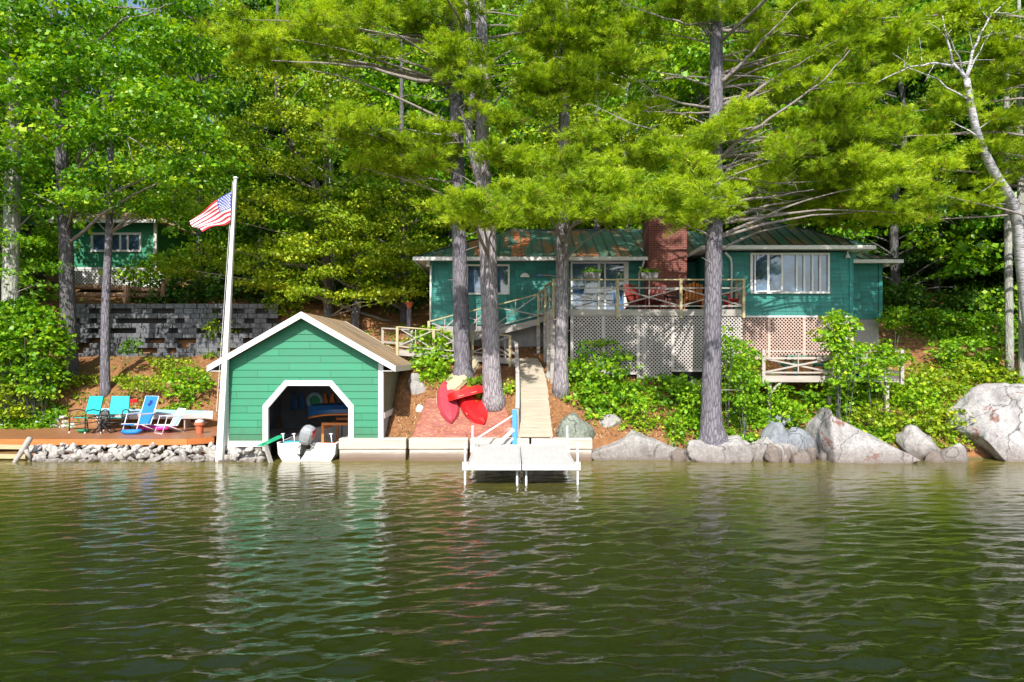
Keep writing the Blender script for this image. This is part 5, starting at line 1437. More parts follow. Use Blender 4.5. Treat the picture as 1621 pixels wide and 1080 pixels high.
# background forest: a few kinds, copied
def proto(name, label, kind, seed, H, Rr, mat, barkm, size, dens, tint=0.0, conifer=False, group='forest trees on the hillside', low=.04):
    t = thing(name, label, 'tree', (0, 0, 0), group)
    g_ = random.Random(seed)
    random.seed(seed)
    tk = MB(); pts = [Vector((0, 0, -1))] + [Vector((g_.uniform(-.12, .12) * k, g_.uniform(-.12, .12) * k, H * k / 7)) for k in range(8)]
    tk.tube(pts, [.24] + [.22 * (1 - .85 * k / 7) for k in range(8)], 9, wob=.05); tk.build('trunk', M[barkm], t, smooth=True)
    pads = []; br = MB()
    n = int(125 * (H / 14))
    for k in range(n):
        s = (k + .5) / n
        z = H * (low + (1.02 - low) * s)
        rm = Rr * ((1 - s) ** .8 + .10) if conifer else Rr * (math.sin(PI * min(1, (.25 + .72 * s))) ** .6 + .2)
        a = g_.uniform(0, 2 * PI); r = rm * g_.uniform(.45, 1.0)
        pr = g_.uniform(.6, 1.1) * (1.12 if not conifer else 1.1)
        c = Vector((math.cos(a) * r, math.sin(a) * r, z))
        pads.append((c.x, c.y, c.z, pr, pr, pr * (.42 if not conifer else .25), g_.uniform(-.2, .2)))
        if k % 3 == 0: limb(br, (0, 0, max(.5, z - .35 * r)), c, .05, .012, sag=.04, n=5)
    V, q_, T = leaves_from_pads(pads, dens, size, seed=seed, tint_shift=tint, droop=.5 if conifer else .25)
    np_mesh('crown', V, quads=q_, mat=M[mat], parent=t, tint=T)
    br.build('branches', M[barkm], t, smooth=True)
    return t

protos = [
    proto('forest_maple', 'broad leafy green tree on the wooded hill', 'm', 51, 15, 3.4, 'maple_leaf', 'dark_bark', .21, 34),
    proto('forest_hemlock', 'tall yellow-green hemlock on the wooded hill', 'h', 52, 17, 3.0, 'hemlock_leaf', 'dark_bark', .17, 44, conifer=True),
    proto('forest_spruce', 'dark green conifer on the wooded hill', 's', 53, 16, 2.8, 'dark_leaf', 'dark_bark', .17, 50, conifer=True),
    proto('forest_beech', 'light green rounded tree on the wooded hill', 'b', 54, 14, 3.2, 'shrub_leaf', 'grey_bark', .18, 40, tint=-.12),
]
fr = random.Random(5)
spots = []
rows = [(35, 3.4), (38.5, 3.8), (43, 4.2), (49, 4.8), (56, 5.6), (66, 6.6)]
for ri, (d, st) in enumerate(rows):
    xx = -(d * .78 + 13)
    while xx < d * .78 + 13:
        x = xx + fr.uniform(-1, 1); y = d + fr.uniform(-1.6, 1.6)
        # leave room for cabin and the far cottage
        if not (y < 36.8 and -5 < x < 17) and not (-30 < x < -19 and y < 47.5):
            spots.append((x, y, ri))
        xx += st * fr.uniform(.85, 1.15)
for sx in (-1, 1):
    for k in range(9):
        spots.append((sx * (25.5 + 3.2 * (k % 5) + fr.uniform(-.8, .8)), 27 + 4.2 * (k // 5) + fr.uniform(-1, 1), 0))
words = {0: 'broad leafy green tree', 1: 'tall yellow-green hemlock', 2: 'dark green conifer', 3: 'light green rounded tree'}
rowname = ['nearest the bank', 'low on the hill', 'partway up the hill', 'higher on the hill', 'near the hilltop', 'on the hilltop']
def anchor(px):
    for lim, nm in ((-60, 'beyond the left edge'), (80, 'above the left edge bush'), (250, 'above the neighbouring cottage'), (420, 'above the flagpole'), (600, 'above the boathouse'), (780, 'above the two paired pines'), (960, 'above the glass door'), (1110, 'above the brick chimney'), (1330, 'above the cabin wing'), (1520, 'above the triangular boulder'), (1680, 'above the largest boulder')):
        if px < lim: return nm
    return 'beyond the right edge'
used = set(); seen = {}
spots.sort(key=lambda q: (q[2], q[0] / q[1]))
ordw = ['', ', second from left there', ', third from left there', ', fourth from left there', ', fifth from left there', ', sixth there', ', seventh there', ', eighth there', ', ninth there', ', tenth there']
for x, y, ri in spots:
    right = x > 12
    k = fr.choices([0, 1, 2, 3], weights=([1, 2, 7, 0.6] if right and ri < 3 else [4, 2, 1, 2] if x < -8 else [2, 5, 1, 2]))[0]
    o = protos[k] if k not in used else copy_tree(protos[k])
    used.add(k)
    s = fr.uniform(.9, 1.2)
    o.location = (x, y, gz(x, y) - .2); o.rotation_euler = (0, 0, fr.uniform(0, 6.28)); o.scale = (s, s, s * fr.uniform(1.0, 1.25))
    lb = words[k] + ' ' + rowname[ri] + ' ' + anchor(810 + x / y * F)
    seen[lb] = seen.get(lb, -1) + 1
    o['label'] = lb + ordw[min(seen[lb], 9)]
def undergrowth():
    g_ = np.random.default_rng(5); pads = []
    for k in range(1150):
        y = 33 + 25 * g_.random() ** 1.4; x = g_.uniform(-1.05, 1.05) * y
        if k % 6 == 0: y = g_.uniform(24, 33); x = g_.choice([-1, 1]) * g_.uniform(20.5, 38)
        if (-4.5 < x < 16.5 and y < 35.5) or (-28 < x < -19.5 and y < 46): continue
        r = g_.uniform(.5, 1.1); pads.append((x, y, gz(x, y) + r * .5, r, r, r * .8, g_.uniform(-.25, .1)))
    V, q_, T = leaves_from_pads(pads, 34, .19, seed=19, flat=.9)
    o = np_mesh('undergrowth', V, quads=q_, mat=M['dark_leaf'], tint=T)
    tag(o, 'dark leafy undergrowth covering the forest floor', 'undergrowth', kind='stuff')
undergrowth()

# ------------------------------------------------------------------ shrubs and ground cover
def shrub(px, py, rxp, ryp, d, seed, label, mat='shrub_leaf', size=.13, dens=70, tint=0.0, sub=.27, name='shrub'):
    gd = ground_d(px, py + ryp * .9) if d > 0 else None; d = abs(d)
    if gd and abs(gd - d) < 2.5: d = gd
    c = W(px, py, d); RX, RZ = rxp * d / F, ryp * d / F
    z0 = gz(c.x, c.y)
    zb = min(z0, c.z - RZ * .7)
    t = thing(name, label, 'shrub', (c.x, c.y, z0), 'shrubs on the bank')
    g_ = random.Random(seed); random.seed(seed)
    pads = []
    n = max(8, int(2.0 * RX * RZ * 3.14 / (sub * sub)))
    st = MB()
    for k in range(n):
        while True:
            u, v, w_ = g_.uniform(-1, 1), g_.uniform(-1, 1), g_.uniform(-1, 1)
            if .15 < u * u + v * v + w_ * w_ < 1: break
        r = sub * g_.uniform(.6, 1.25)
        p = Vector((c.x + u * RX, c.y + w_ * min(RX, 1.1) * .8, c.z + v * RZ))
        if p.z < gz(p.x, p.y) + .03: p.z = gz(p.x, p.y) + .05
        pads.append((p.x, p.y, p.z, r, r, r * .5, g_.uniform(-.16, .16)))
        if k % 2 == 0:
            pads.append((c.x + u * RX * .9, p.y - .1, gz(c.x + u * RX * .9, p.y - .1) + .12, r, r, r * .5, g_.uniform(-.2, .05)))
        if k % 11 == 0: limb(st, (c.x + u * RX * .2, c.y + w_ * .2, z0 - .05), p, .012, .004, sag=.02, n=5)
    V, q_, T = leaves_from_pads(pads, dens, size, seed=seed, tint_shift=tint, flat=.8)
    np_mesh('foliage', V, quads=q_, mat=M[mat], parent=t, tint=T)
    st.build('stems', M['dark_bark'], t, smooth=True)
    return t

shr = [
    (50, 540, 60, 62, -26.9, 'tall bright green bush at the left end of the brown deck', 'maple_leaf', .16, .0),
    (30, 500, 45, 30, -27.2, 'leafy sapling leaning over the left edge bush', 'maple_leaf', .16, .0),
    (18, 635, 36, 36, -26.75, 'low yellow-green bush touching the left end of the brown deck', 'hemlock_leaf', .12, .1),
    (70, 600, 34, 32, -26.85, 'green leafy bush between the big left bush and the deck', 'maple_leaf', .14, .05),
    (300, 605, 38, 26, 26.6, 'rounded green bush just left of the flagpole', 'shrub_leaf', .13, .05),
    (455, 478, 40, 22, 29, 'shaded bush above the boathouse ridge at the end of the block wall', 'hemlock_leaf', .12, -.1),
    (350, 520, 30, 26, 29, 'drooping green bush in front of the block wall by the flagpole', 'hemlock_leaf', .12, -.12),
    (205, 548, 14, 12, 28.6, 'small dark bush in front of the block wall', 'dark_leaf', .12, .1),
    (225, 605, 50, 16, 27.2, 'sparse low green plant on the slope behind the lounge chairs', 'hemlock_leaf', .10, .05),
    (683, 545, 36, 30, 26, 'yellow-green bush between the boathouse roof and the left pine', 'shrub_leaf', .14, .05),
    (690, 570, 30, 24, 25.6, 'lower yellow-green bush beside the boathouse eave', 'shrub_leaf', .13, .05),
    (755, 612, 18, 18, 24.0, 'small green fern clump beside the thick pine', 'maple_leaf', .12, .05),
    (805, 611, 8, 7, 24.8, 'tiny green plant between the thick pine and the boardwalk', 'shrub_leaf', .09, .1),
    (950, 578, 56, 42, 24.5, 'big bright green bush in front of the deck lattice', 'shrub_leaf', .14, .0),
    (960, 620, 60, 22, 24, 'spreading green bush below the big bush by the lattice', 'shrub_leaf', .13, .0),
    (1055, 615, 50, 26, 24.0, 'dark green bush left of the big waterside pine', 'maple_leaf', .13, .0),
    (1010, 640, 50, 12, 23.6, 'low green plants above the long boulder', 'shrub_leaf', .11, .05),
    (1075, 672, 26, 20, 23.3, 'trailing green plant at the left of the flared pine foot', 'maple_leaf', .11, .1),
    (1025, 668, 26, 8, 23.1, 'small yellow-green plant on top of the long boulder', 'hemlock_leaf', .09, .15),
    (1170, 600, 36, 62, 23.2, 'tall thin-leaved sapling right of the waterside pine', 'shrub_leaf', .12, .05),
    (1150, 545, 22, 26, 23.6, 'upper spray of the sapling against the lattice', 'maple_leaf', .11, .05),
    (1240, 650, 50, 18, 23.6, 'green bush above the stacked blue-grey stones', 'shrub_leaf', .12, .05),
    (1325, 525, 24, 34, 23.8, 'tall yellow-green sapling in front of the wing lattice', 'shrub_leaf', .15, .08),
    (1365, 590, 45, 36, 23.5, 'big leafy bush spilling over the low platform rail', 'shrub_leaf', .14, .02),
    (1320, 625, 50, 28, 23.2, 'dense green bush in front of the low platform', 'maple_leaf', .13, .1),
    (1400, 560, 30, 24, 24, 'leafy sprig right of the platform table', 'shrub_leaf', .13, .0),
    (1385, 655, 50, 24, 23, 'yellow-green bush spilling behind the triangular boulder', 'hemlock_leaf', .12, .12),
    (1470, 600, 50, 28, 24.6, 'yellow-green bush right of the low platform', 'hemlock_leaf', .12, .12),
    (1490, 665, 36, 26, 23, 'leafy plant between the two big right boulders', 'hemlock_leaf', .12, .1),
    (1530, 560, 60, 30, 26, 'broad low bush on the right slope', 'shrub_leaf', .13, -.02),
    (1600, 615, 30, 20, 24, 'small green bush at the right edge behind the big boulder', 'hemlock_leaf', .12, .05),
    (1335, 565, 26, 52, -23.7, 'tall leafy sapling crossing the middle of the low platform rail', 'shrub_leaf', .13, .02),
    (1385, 590, 20, 30, -23.6, 'thick leafy bush spilling over the low platform rail toward its right post', 'maple_leaf', .13, .12),
    (1180, 600, 20, 62, -23.2, 'slender dark-stemmed sapling left of the low platform', 'shrub_leaf', .11, -.05),
    (15, 560, 50, 70, -27.0, 'big leafy bush filling the left edge above the deck', 'maple_leaf', .16, .05),
    (1440, 625, 40, 26, 24, 'bright yellow-green bush above the cracked grey boulder', 'shrub_leaf', .12, .12),
    (1560, 590, 50, 24, 25, 'yellow-green bush just above the largest boulder', 'hemlock_leaf', .12, .1),
    (1210, 620, 34, 30, 23.8, 'green bush filling the gap left of the low platform', 'maple_leaf', .12, .1),
    (1100, 640, 26, 40, 23.4, 'narrow green bush hugging the left side of the waterside pine', 'shrub_leaf', .12, -.02),
    (1350, 570, 34, 30, 24.2, 'upright leafy branch in the middle of the low platform', 'shrub_leaf', .13, .05),
    (130, 600, 26, 12, 26.8, 'thin green plant behind the left teal chair', 'hemlock_leaf', .10, .05),
    (270, 575, 34, 14, 28.2, 'light green plant below the block wall', 'hemlock_leaf', .11, .08),
    (1415, 500, 24, 20, 28, 'green fern bush at the corner of the teal cabin', 'shrub_leaf', .14, .0),
    (1500, 510, 60, 24, 29, 'shaded green bush on the upper right slope', 'maple_leaf', .15, .0),
    (1580, 520, 50, 26, 28, 'green bush around the right edge trunks', 'shrub_leaf', .14, -.05),
    (1560, 480, 60, 24, 31, 'dark undergrowth bush on the far right slope', 'dark_leaf', .16, .1),
    (1430, 470, 40, 24, 32, 'dark undergrowth bush behind the cabin corner', 'dark_leaf', .16, .1),
]
for i, (px, py, rx, ry, d, lab, mt, sz, tn) in enumerate(shr):
    shrub(px, py, rx, ry, d, 100 + i, lab, mt, sz, 85, tn)

def scatter_cover():
    g_ = np.random.default_rng(77); pads = []
    def zone(x0, x1, y0, y1, n, r, tb):
        for k in range(n):
            x, y = g_.uniform(x0, x1), g_.uniform(y0, y1)
            if BX0 - .3 < x < BX1 + .3 and y < 28: continue
            z = gz(x, y)
            rr = r * g_.uniform(.5, 1.3)
            pads.append((x, y, z + .06, rr, rr, rr * .5, tb + g_.uniform(-.15, .15)))
    zone(12.5, 21, 24.6, 27, 420, .30, .1); zone(2.6, 9, 23.3, 25.1, 260, .22, .05); zone(8.5, 13, 23.2, 25.5, 200, .26, .05); zone(-17.5, -9.8, 27, 29.5, 90, .16, .05); zone(12.5, 21, 23.0, 24.6, 220, .24, .1)
    zone(15, 26, 29, 34, 160, .4, -.2); zone(-24, -17, 24, 28, 90, .25, .0); zone(-9, -4, 28, 31, 60, .25, -.1)
    V, q_, T = leaves_from_pads(pads, 60, .11, seed=9, flat=.9)
    o = np_mesh('ground_cover', V, quads=q_, mat=M['shrub_leaf'], tint=T)
    tag(o, 'low leafy ground cover scattered over the bank', 'ground cover', kind='stuff')
scatter_cover()
def litter():
    g_ = np.random.default_rng(12); n = 26000
    x = g_.uniform(-17.5, 18, n); y = 22.9 + 8 * g_.random(n) ** 1.3
    keep = ~((x > BX0 - .2) & (x < BX1 + .2) & (y < 27.9)) & ~((x < -9) & (y < 26.9)) & ~((x > -3.6) & (x < 13) & (y > 27.9))
    x, y = x[keep], y[keep]; n = len(x); z = ground_z(x, y) + .012
    a = g_.random(n) * 6.28; L = g_.uniform(.03, .10, n) * np.where(g_.random(n) < .08, 3.0, 1); w_ = np.where(L > .12, .008, .018)
    D = np.stack([np.cos(a), np.sin(a), g_.normal(0, .15, n)], 1) * L[:, None]; S = np.stack([-np.sin(a), np.cos(a), g_.normal(0, .3, n)], 1) * w_[:, None]
    P = np.stack([x, y, z], 1)
    P2 = P + D; P2[:, 2] = ground_z(P2[:, 0], P2[:, 1]) + g_.uniform(.01, .05, n)
    V = np.stack([P - S, P + S, P2 + S * .4, P2 - S * .4], 1).reshape(-1, 3)
    o = np_mesh('leaf_litter', V, quads=np.arange(len(V)).reshape(-1, 4), mat=M['litter'], tint=np.repeat(g_.random(n), 4))
    tag(o, 'brown fallen leaves, needles and twigs scattered over the bank', 'leaf litter', kind='stuff')
M['litter'] = foliage('fallen_leaves', [(0.0, (0.05, 0.03, 0.02)), (0.4, (0.22, 0.11, 0.05)), (0.8, (0.48, 0.27, 0.13)), (1.0, (0.62, 0.46, 0.28))], .05, .9)
litter()

# ------------------------------------------------------------------ rocks
def ico(n):
    import bmesh
    bm = bmesh.new(); bmesh.ops.create_icosphere(bm, subdivisions=n, radius=1.0)
    V = np.array([v.co[:] for v in bm.verts]); Fc = [tuple(v.index for v in f.verts) for f in bm.faces]; bm.free(); return V, np.array(Fc)
ICO = {n: ico(n) for n in (2, 3, 5)}
def rock_mesh(sub, seed, planes=9, rough=.08, cuts=(), keep=.72):
    V, Fc = ICO[sub]; V = V.copy(); g_ = np.random.default_rng(seed)
    for nrm, h in list(cuts) + [(g_.normal(size=3), g_.uniform(keep - .1, keep + .16)) for _ in range(planes)]:
        n_ = np.array(nrm, float); n_ /= np.linalg.norm(n_)
        dd = V @ n_; m_ = dd > h; V[m_] -= np.outer(dd[m_] - h, n_)
    off = Vector((seed * 3.1, seed * 1.7, 0))
    for i in range(len(V)):
        p = Vector(V[i]); f = 1 + rough * mnoise.fractal(p * 1.8 + off, 1.0, 2.0, 4) + rough * .35 * mnoise.fractal(p * 6 + off, 1.0, 2.0, 3)
        V[i] *= f
    return V, Fc
def boulder(px0, px1, py0, py1, d, dep, seed, label, mat, cuts=(), sub=5, planes=10, name='boulder', rough=.13, group='boulders along the shore'):
    if d > 22.75:
        d = (ground_d((px0 + px1) / 2, py1 - 2, 22.6) or d) - dep * .25
    dm = d + dep * .5
    x0, x1 = X(px0, dm), X(px1, dm); zt = W(0, py0, dm).z; zb = W(0, py1, d).z - ((.9 if seed in (202, 203) else .45) if d < 22.75 and name == 'boulder' else 0)
    c = np.array([(x0 + x1) / 2, d + dep * .5, (zt + zb) / 2 - .15])
    V, Fc = rock_mesh(sub, seed, planes, rough, cuts)
    mn, mx = V.min(0), V.max(0)
    V = (V - (mn + mx) / 2) / ((mx - mn) / 2)
    V = V * np.array([(x1 - x0) / 2, dep / 2, (zt - zb) / 2 + .15]) + c
    o = np_mesh(name, V, tris=Fc, mat=M[mat], smooth=True, org=(c[0], c[1], zb))
    tag(o, label, 'boulder' if name == 'boulder' else 'rock', group)
    return o
boulder(912, 1098, 668, 745, 22.3, 2.2, 201, 'long low grey boulder at the water between the dock and the big pine', 'granite', rough=.07, planes=4, cuts=[((.45, -.2, .8), .42), ((-.5, -.3, .8), .55), ((0, -1, .1), .55)])
boulder(1278, 1458, 644, 742, 21.6, 2.4, 202, 'triangular pale boulder with red lichen and a steep left face', 'granite_rust', cuts=[((.52, -.1, .85), .18), ((-1, -.1, .12), .62), ((0, -1, .35), .50)])
boulder(1508, 1700, 606, 735, 21.9, 3.0, 203, 'largest pale boulder with red lichen at the right edge of the water', 'granite_rust', cuts=[((-.75, -.2, .45), .68), ((0, -.2, 1), .70), ((0, -1, .4), .60)], planes=3)
boulder(1420, 1505, 672, 735, 22.3, 1.4, 204, 'cracked grey boulder between the two lichen-spotted boulders', 'granite', cuts=[((.6, -.3, .7), .45)])
boulder(1080, 1204, 690, 742, 21.75, 1.3, 206, 'low pinkish rock under the flared foot of the pine', 'granite', cuts=[((0, -.2, 1), .5), ((.5, -.5, .5), .6)], planes=9, rough=.16)
boulder(1180, 1240, 690, 733, 22.2, 1.1, 207, 'brown wet rock right of the pine foot', 'granite')
boulder(1200, 1258, 652, 672, 22.8, .9, 208, 'flat blue-grey stone topmost of the small stack', 'blue_rock', sub=3)
boulder(1196, 1250, 668, 692, 22.6, .9, 209, 'blue-grey stone in the middle of the small stack', 'blue_rock', sub=3)
boulder(1236, 1290, 676, 718, 22.4, 1.0, 210, 'rounded stone right of the small stack by the triangular boulder', 'blue_rock', sub=3)
boulder(1205, 1270, 700, 735, 22.1, 1.0, 211, 'mossy stone at the waterline below the small stack', 'granite', sub=3)
boulder(880, 942, 652, 700, 23.0, 1.3, 212, 'rounded lichen-covered rock right of the boardwalk', 'lichen_rock', planes=3)
boulder(1088, 1115, 600, 628, 23.6, .7, 213, 'pale rock half hidden left of the big pine', 'granite', sub=3)
boulder(940, 985, 655, 675, 23.2, .8, 215, 'flat pale rock behind the long boulder', 'granite', sub=3)
boulder(645, 668, 590, 605, 25.2, .6, 216, 'small pale rock beside the boathouse back corner', 'granite', sub=3)
boulder(643, 675, 602, 622, 24.7, .6, 217, 'pale rock on the needles right of the boathouse', 'granite', sub=3)
boulder(655, 672, 640, 652, 23.8, .4, 218, 'small white rock at the upper edge of the mat', 'riprap', sub=3)
boulder(-8, 12, 668, 686, 24, .6, 219, 'pale rounded rock at the left end of the brown deck', 'riprap', sub=3)
boulder(860, 883, 588, 600, 24.6, .4, 221, 'small grey block beside the boardwalk near the mottled pine', 'granite', sub=2)
# small rocks of the pine foot
small_words = ['first', 'second', 'third', 'fourth', 'fifth', 'sixth', 'seventh', 'eighth', 'ninth', 'tenth', 'eleventh', 'twelfth', 'thirteenth', 'fourteenth', 'fifteenth', 'sixteenth']
g16 = random.Random(16)
for i in range(16):
    px = 1062 + i * 14.5 + g16.uniform(-6, 6); w_ = g16.uniform(13, 34); h_ = w_ * g16.uniform(.45, .8)
    boulder(px, px + w_, 728 - h_ + g16.uniform(-12, 4), 733 + g16.uniform(-8, 4), 21.75 + g16.uniform(0, .75), w_ / 50, 230 + i, small_words[i] + ' from left of the small brown-grey rocks at the waterline by the big pine', g16.choice(['brown_rock', 'brown_rock', 'granite']), sub=3, name='rock', group='small rocks at the waterline', planes=9, rough=.14)

boulder(1488, 1530, 700, 736, 21.9, .8, 251, 'low grey rock wedged under the left side of the largest boulder', 'granite', sub=3)
boulder(1462, 1496, 712, 736, 21.9, .6, 252, 'small brown rock at the waterline left of the largest boulder', 'brown_rock', sub=3)
boulder(1250, 1284, 712, 738, 21.7, .6, 253, 'dark brown rock against the steep face of the triangular boulder', 'brown_rock', sub=3)
# riprap: individual stones copied from six
rp = []
for k in range(7):
    V, Fc = rock_mesh(3, 300 + k, 14, .07, keep=.50)
    V = V * np.array([1.35, .95, .85])
    me_o = np_mesh('riprap_rock', V * .2, tris=Fc, mat=M['riprap'], smooth=False)
    tag(me_o, 'pale broken rock in the riprap bank below the brown deck', 'rock', 'riprap rocks below the brown deck')
    rp.append(me_o)
rr_ = random.Random(8)
cnt = 0
used_r = set()
for row, (yy, zz, n, sc) in enumerate([(22.2, .00, 44, 1.0), (22.36, .13, 44, 1.05), (22.55, .28, 42, 1.0), (22.75, .38, 36, .8)]):
    for k in range(n):
        px = 44 + (k + rr_.random()) * (372 - (70 if row == 3 else 0)) / n
        j = rr_.randrange(7)
        o = rp[j] if j not in used_r else rp[j].copy()
        if j in used_r: COL.objects.link(o)
        used_r.add(j)
        s = sc * rr_.uniform(.55, 1.25)
        y = yy + rr_.uniform(-.1, .1)
        o.location = (X(px, y), y, zz + rr_.uniform(-.05, .06) + (.12 if px > 360 and row > 0 else 0))
        o.rotation_euler = (rr_.uniform(-.6, .6), rr_.uniform(-.5, .5), rr_.uniform(0, 6.28)); o.scale = (s, s, s * rr_.uniform(.8, 1.1)); cnt += 1
# loose stone edging behind the deck
first = True
base_o = None
for k in range(44):
    px = 48 + rr_.random() * 75 if k < 32 else 300 + rr_.random() * 34
    if first:
        V, Fc = rock_mesh(2, 330, 8, .12, keep=.62); base_o = np_mesh('edging_stone', V * np.array([.2, .15, .09]), tris=Fc, mat=M['riprap'])
        tag(base_o, 'flat pale stone in the loose edging behind the brown deck', 'rock', 'edging stones behind the brown deck'); o = base_o; first = False
    else:
        o = base_o.copy(); COL.objects.link(o)
    y = 26.75 + rr_.uniform(-.05, .3); z = .62 + rr_.random() * .42
    o.location = (X(px, y), y + (z - .6) * .5, z); o.rotation_euler = (rr_.uniform(-.2, .2), rr_.uniform(-.2, .2), rr_.uniform(0, 6.28)); s = rr_.uniform(.7, 1.3); o.scale = (s, s, s)

# ------------------------------------------------------------------ brown deck on the left and what stands on it
def brown_deck():
    x0, x1, yf, yb, z = -24.0, X(340, 23.2), 22.85, 26.6, .64
    t = thing('waterfront_deck', 'long low brown stained deck with orange edge board above the rocks', 'deck', ((x0 + x1) / 2, yf, 0))
    fl = MB(); y = yf
    while y < yb - .02:
        y2 = min(y + .138, yb); xe = x1 - max(0, (yf + .55 - y)) * .9
        fl.box(x0, xe + .25 * math.sin(y), y, y2, z - .035, z + random.uniform(-.0015, .0015)); y += .145
    fl.build('planks', M['deck_wood'], t)
    ed = MB(); ed.box(x0, x1 - .75, yf - .05, yf - .004, z - .19, z + .006); ed.bar((x1 - .75, yf - .027, z - .092), (x1 - .1, yf + .52, z - .092), .046, .196)
    ed.build('edge_board', M['deck_edge'], t)
    for x in np.arange(-22, x1 - .8, 2.2):
        p = MB(); p.box(x, x + .12, yf + .06, yf + .18, -.6, z - .04); p.build('support_post', M['grey_wood'], t)
brown_deck()
for k, (pz, lb) in enumerate(((707, 'upper tan plank under the left end of the brown deck'), (722, 'lower tan plank near the water at the left edge'))):
    a = W(-30, pz, 22.45); b = W(42, pz + 1, 22.4)
    mb = MB(); mb.bar(a, b, .12, .14); o = mb.build('plank', M['tan_wood'], org=b, bevel=.01); tag(o, lb, 'plank')
mb = MB(); mb.tube([W(12, 742, 22) + Vector((0, 0, -.15)), W(26, 728, 22), W(38, 710, 22.1), W(47, 695, 22.2), W(48, 692, 22.2)], [.04, .07, .09, .10, .06], 8, wob=.12)
mb.tube([W(40, 712, 22.1), W(46, 722, 22.15), W(48, 728, 22.2)], [.07, .05, .03], 7)
o = mb.build('driftwood', M['grey_wood'], org=W(26, 735, 22), smooth=True); tag(o, 'bleached driftwood log leaning out of the water at left', 'driftwood')

DZ = .645
def patio_chair(lab):
    t = thing('patio_chair', lab, 'chair', (0, 0, 0), 'teal patio chairs')
    m_ = MB(); m_.add([(-.25, -.22, .44), (.25, -.22, .44), (.25, .22, .38), (-.25, .22, .38)] + [(-.25, -.22, .42), (.25, -.22, .42), (.25, .22, .36), (-.25, .22, .36)], [(0, 1, 2, 3), (7, 6, 5, 4), (0, 4, 5, 1), (1, 5, 6, 2), (2, 6, 7, 3), (3, 7, 4, 0)]); m_.build('seat', M['teal_fabric'], t)
    m_ = MB(); m_.prism([(.20, .50), (.36, 1.02), (.34, 1.03), (.18, .51)], 'x', -.27, .27); m_.build('backrest', M['teal_fabric'], t)
    for s in (-1, 1):
        f = MB(); f.tube([(s * .29, -.36, 0), (s * .29, -.34, .55), (s * .29, -.28, .64), (s * .29, -.05, .66), (s * .29, .2, .60), (s * .29, .24, .45)], .016, 8); f.tube([(s * .29, -.34, .1), (s * .29, .32, .08)], .014, 6)
        f.tube([(s * .27, .35, 1.03), (s * .27, .18, .46), (s * .28, -.24, .44)], .014, 6); f.tube([(s * .29, .32, 0), (s * .29, .28, .3), (s * .29, .1, .44)], .014, 6)
        f.build('side_frame', M['black_metal'], t, smooth=True)
    f = MB(); f.tube([(-.29, -.3, .2), (.29, .28, .3)], .012, 6); f.tube([(.29, -.3, .2), (-.29, .28, .3)], .012, 6); f.tube([(-.29, -.34, .3), (.29, -.34, .3)], .012, 6); f.build('stretcher', M['black_metal'], t, smooth=True)
    for sx in (-1, 1):
        for yy in (-.36, .32): c = MB(); c.lathe([(.025, -.0), (.025, .03), (.01, .04)], (sx * .29, yy, 0), 8); c.build('foot_cap', M['white'], t)
    return t
c1 = patio_chair('left teal sling patio chair with black frame on the brown deck')
c2 = copy_tree(c1); c2['label'] = 'right teal sling patio chair beside the blue beach chair'
c1.location = (X(138, 25.1), 25.1, DZ); c1.rotation_euler = (0, 0, R(-14)); c1.scale = (1.2, 1.2, 1.25)
c2.location = (X(184, 25.1), 25.1, DZ); c2.rotation_euler = (0, 0, R(10)); c2.scale = (1.2, 1.2, 1.25)
# folded black frame table between the two
t = thing('folding_table', 'tangled black folding table frame between the teal chairs', 'table', (X(160, 24.6), 24.6, DZ))
bx_, by_ = X(160, 24.6), 24.6
m_ = MB()
for a_, b_ in (((-.35, 0, 0), (.3, .1, .62)), ((.35, 0, 0), (-.3, .1, .62)), ((-.35, .4, 0), (.3, .3, .62)), ((.35, .4, 0), (-.3, .3, .62)), ((-.32, 0, .02), (-.32, .4, .02)), ((.32, 0, .02), (.32, .4, .02)), ((0, .05, .30), (0, .35, .30)), ((-.18, 0, .15), (.18, .1, .47)), ((.1, -.1, 0), (-.1, -.05, .4)), ((-.2, -.1, .0), (.05, -.02, .5))):
    m_.tube([Vector((bx_, by_, DZ)) + Vector(a_), Vector((bx_, by_, DZ)) + Vector(b_)], .017, 6)
m_.build('frame', M['black_metal'], t, smooth=True)
m_ = MB()
for k in range(9): m_.box(bx_ - .42 + k * .094, bx_ - .42 + k * .094 + .06, by_ - .05, by_ + .45, DZ + .62, DZ + .64)
m_.build('slatted_top', M['black_metal'], t)
for k, (pp, mt, lb) in enumerate((((133, 684, 24.9), 'green_plastic', 'green flat bowl under the left teal chair'),)):
    c = W(*pp); mb = MB(); mb.lathe([(.14, 0), (.24, .08), (.25, .10), (.22, .10), (.13, .03)], (c.x, c.y, DZ), 18); o = mb.build('dog_bowl', M[mt], org=(c.x, c.y, DZ), smooth=True); tag(o, lb, 'bowl')

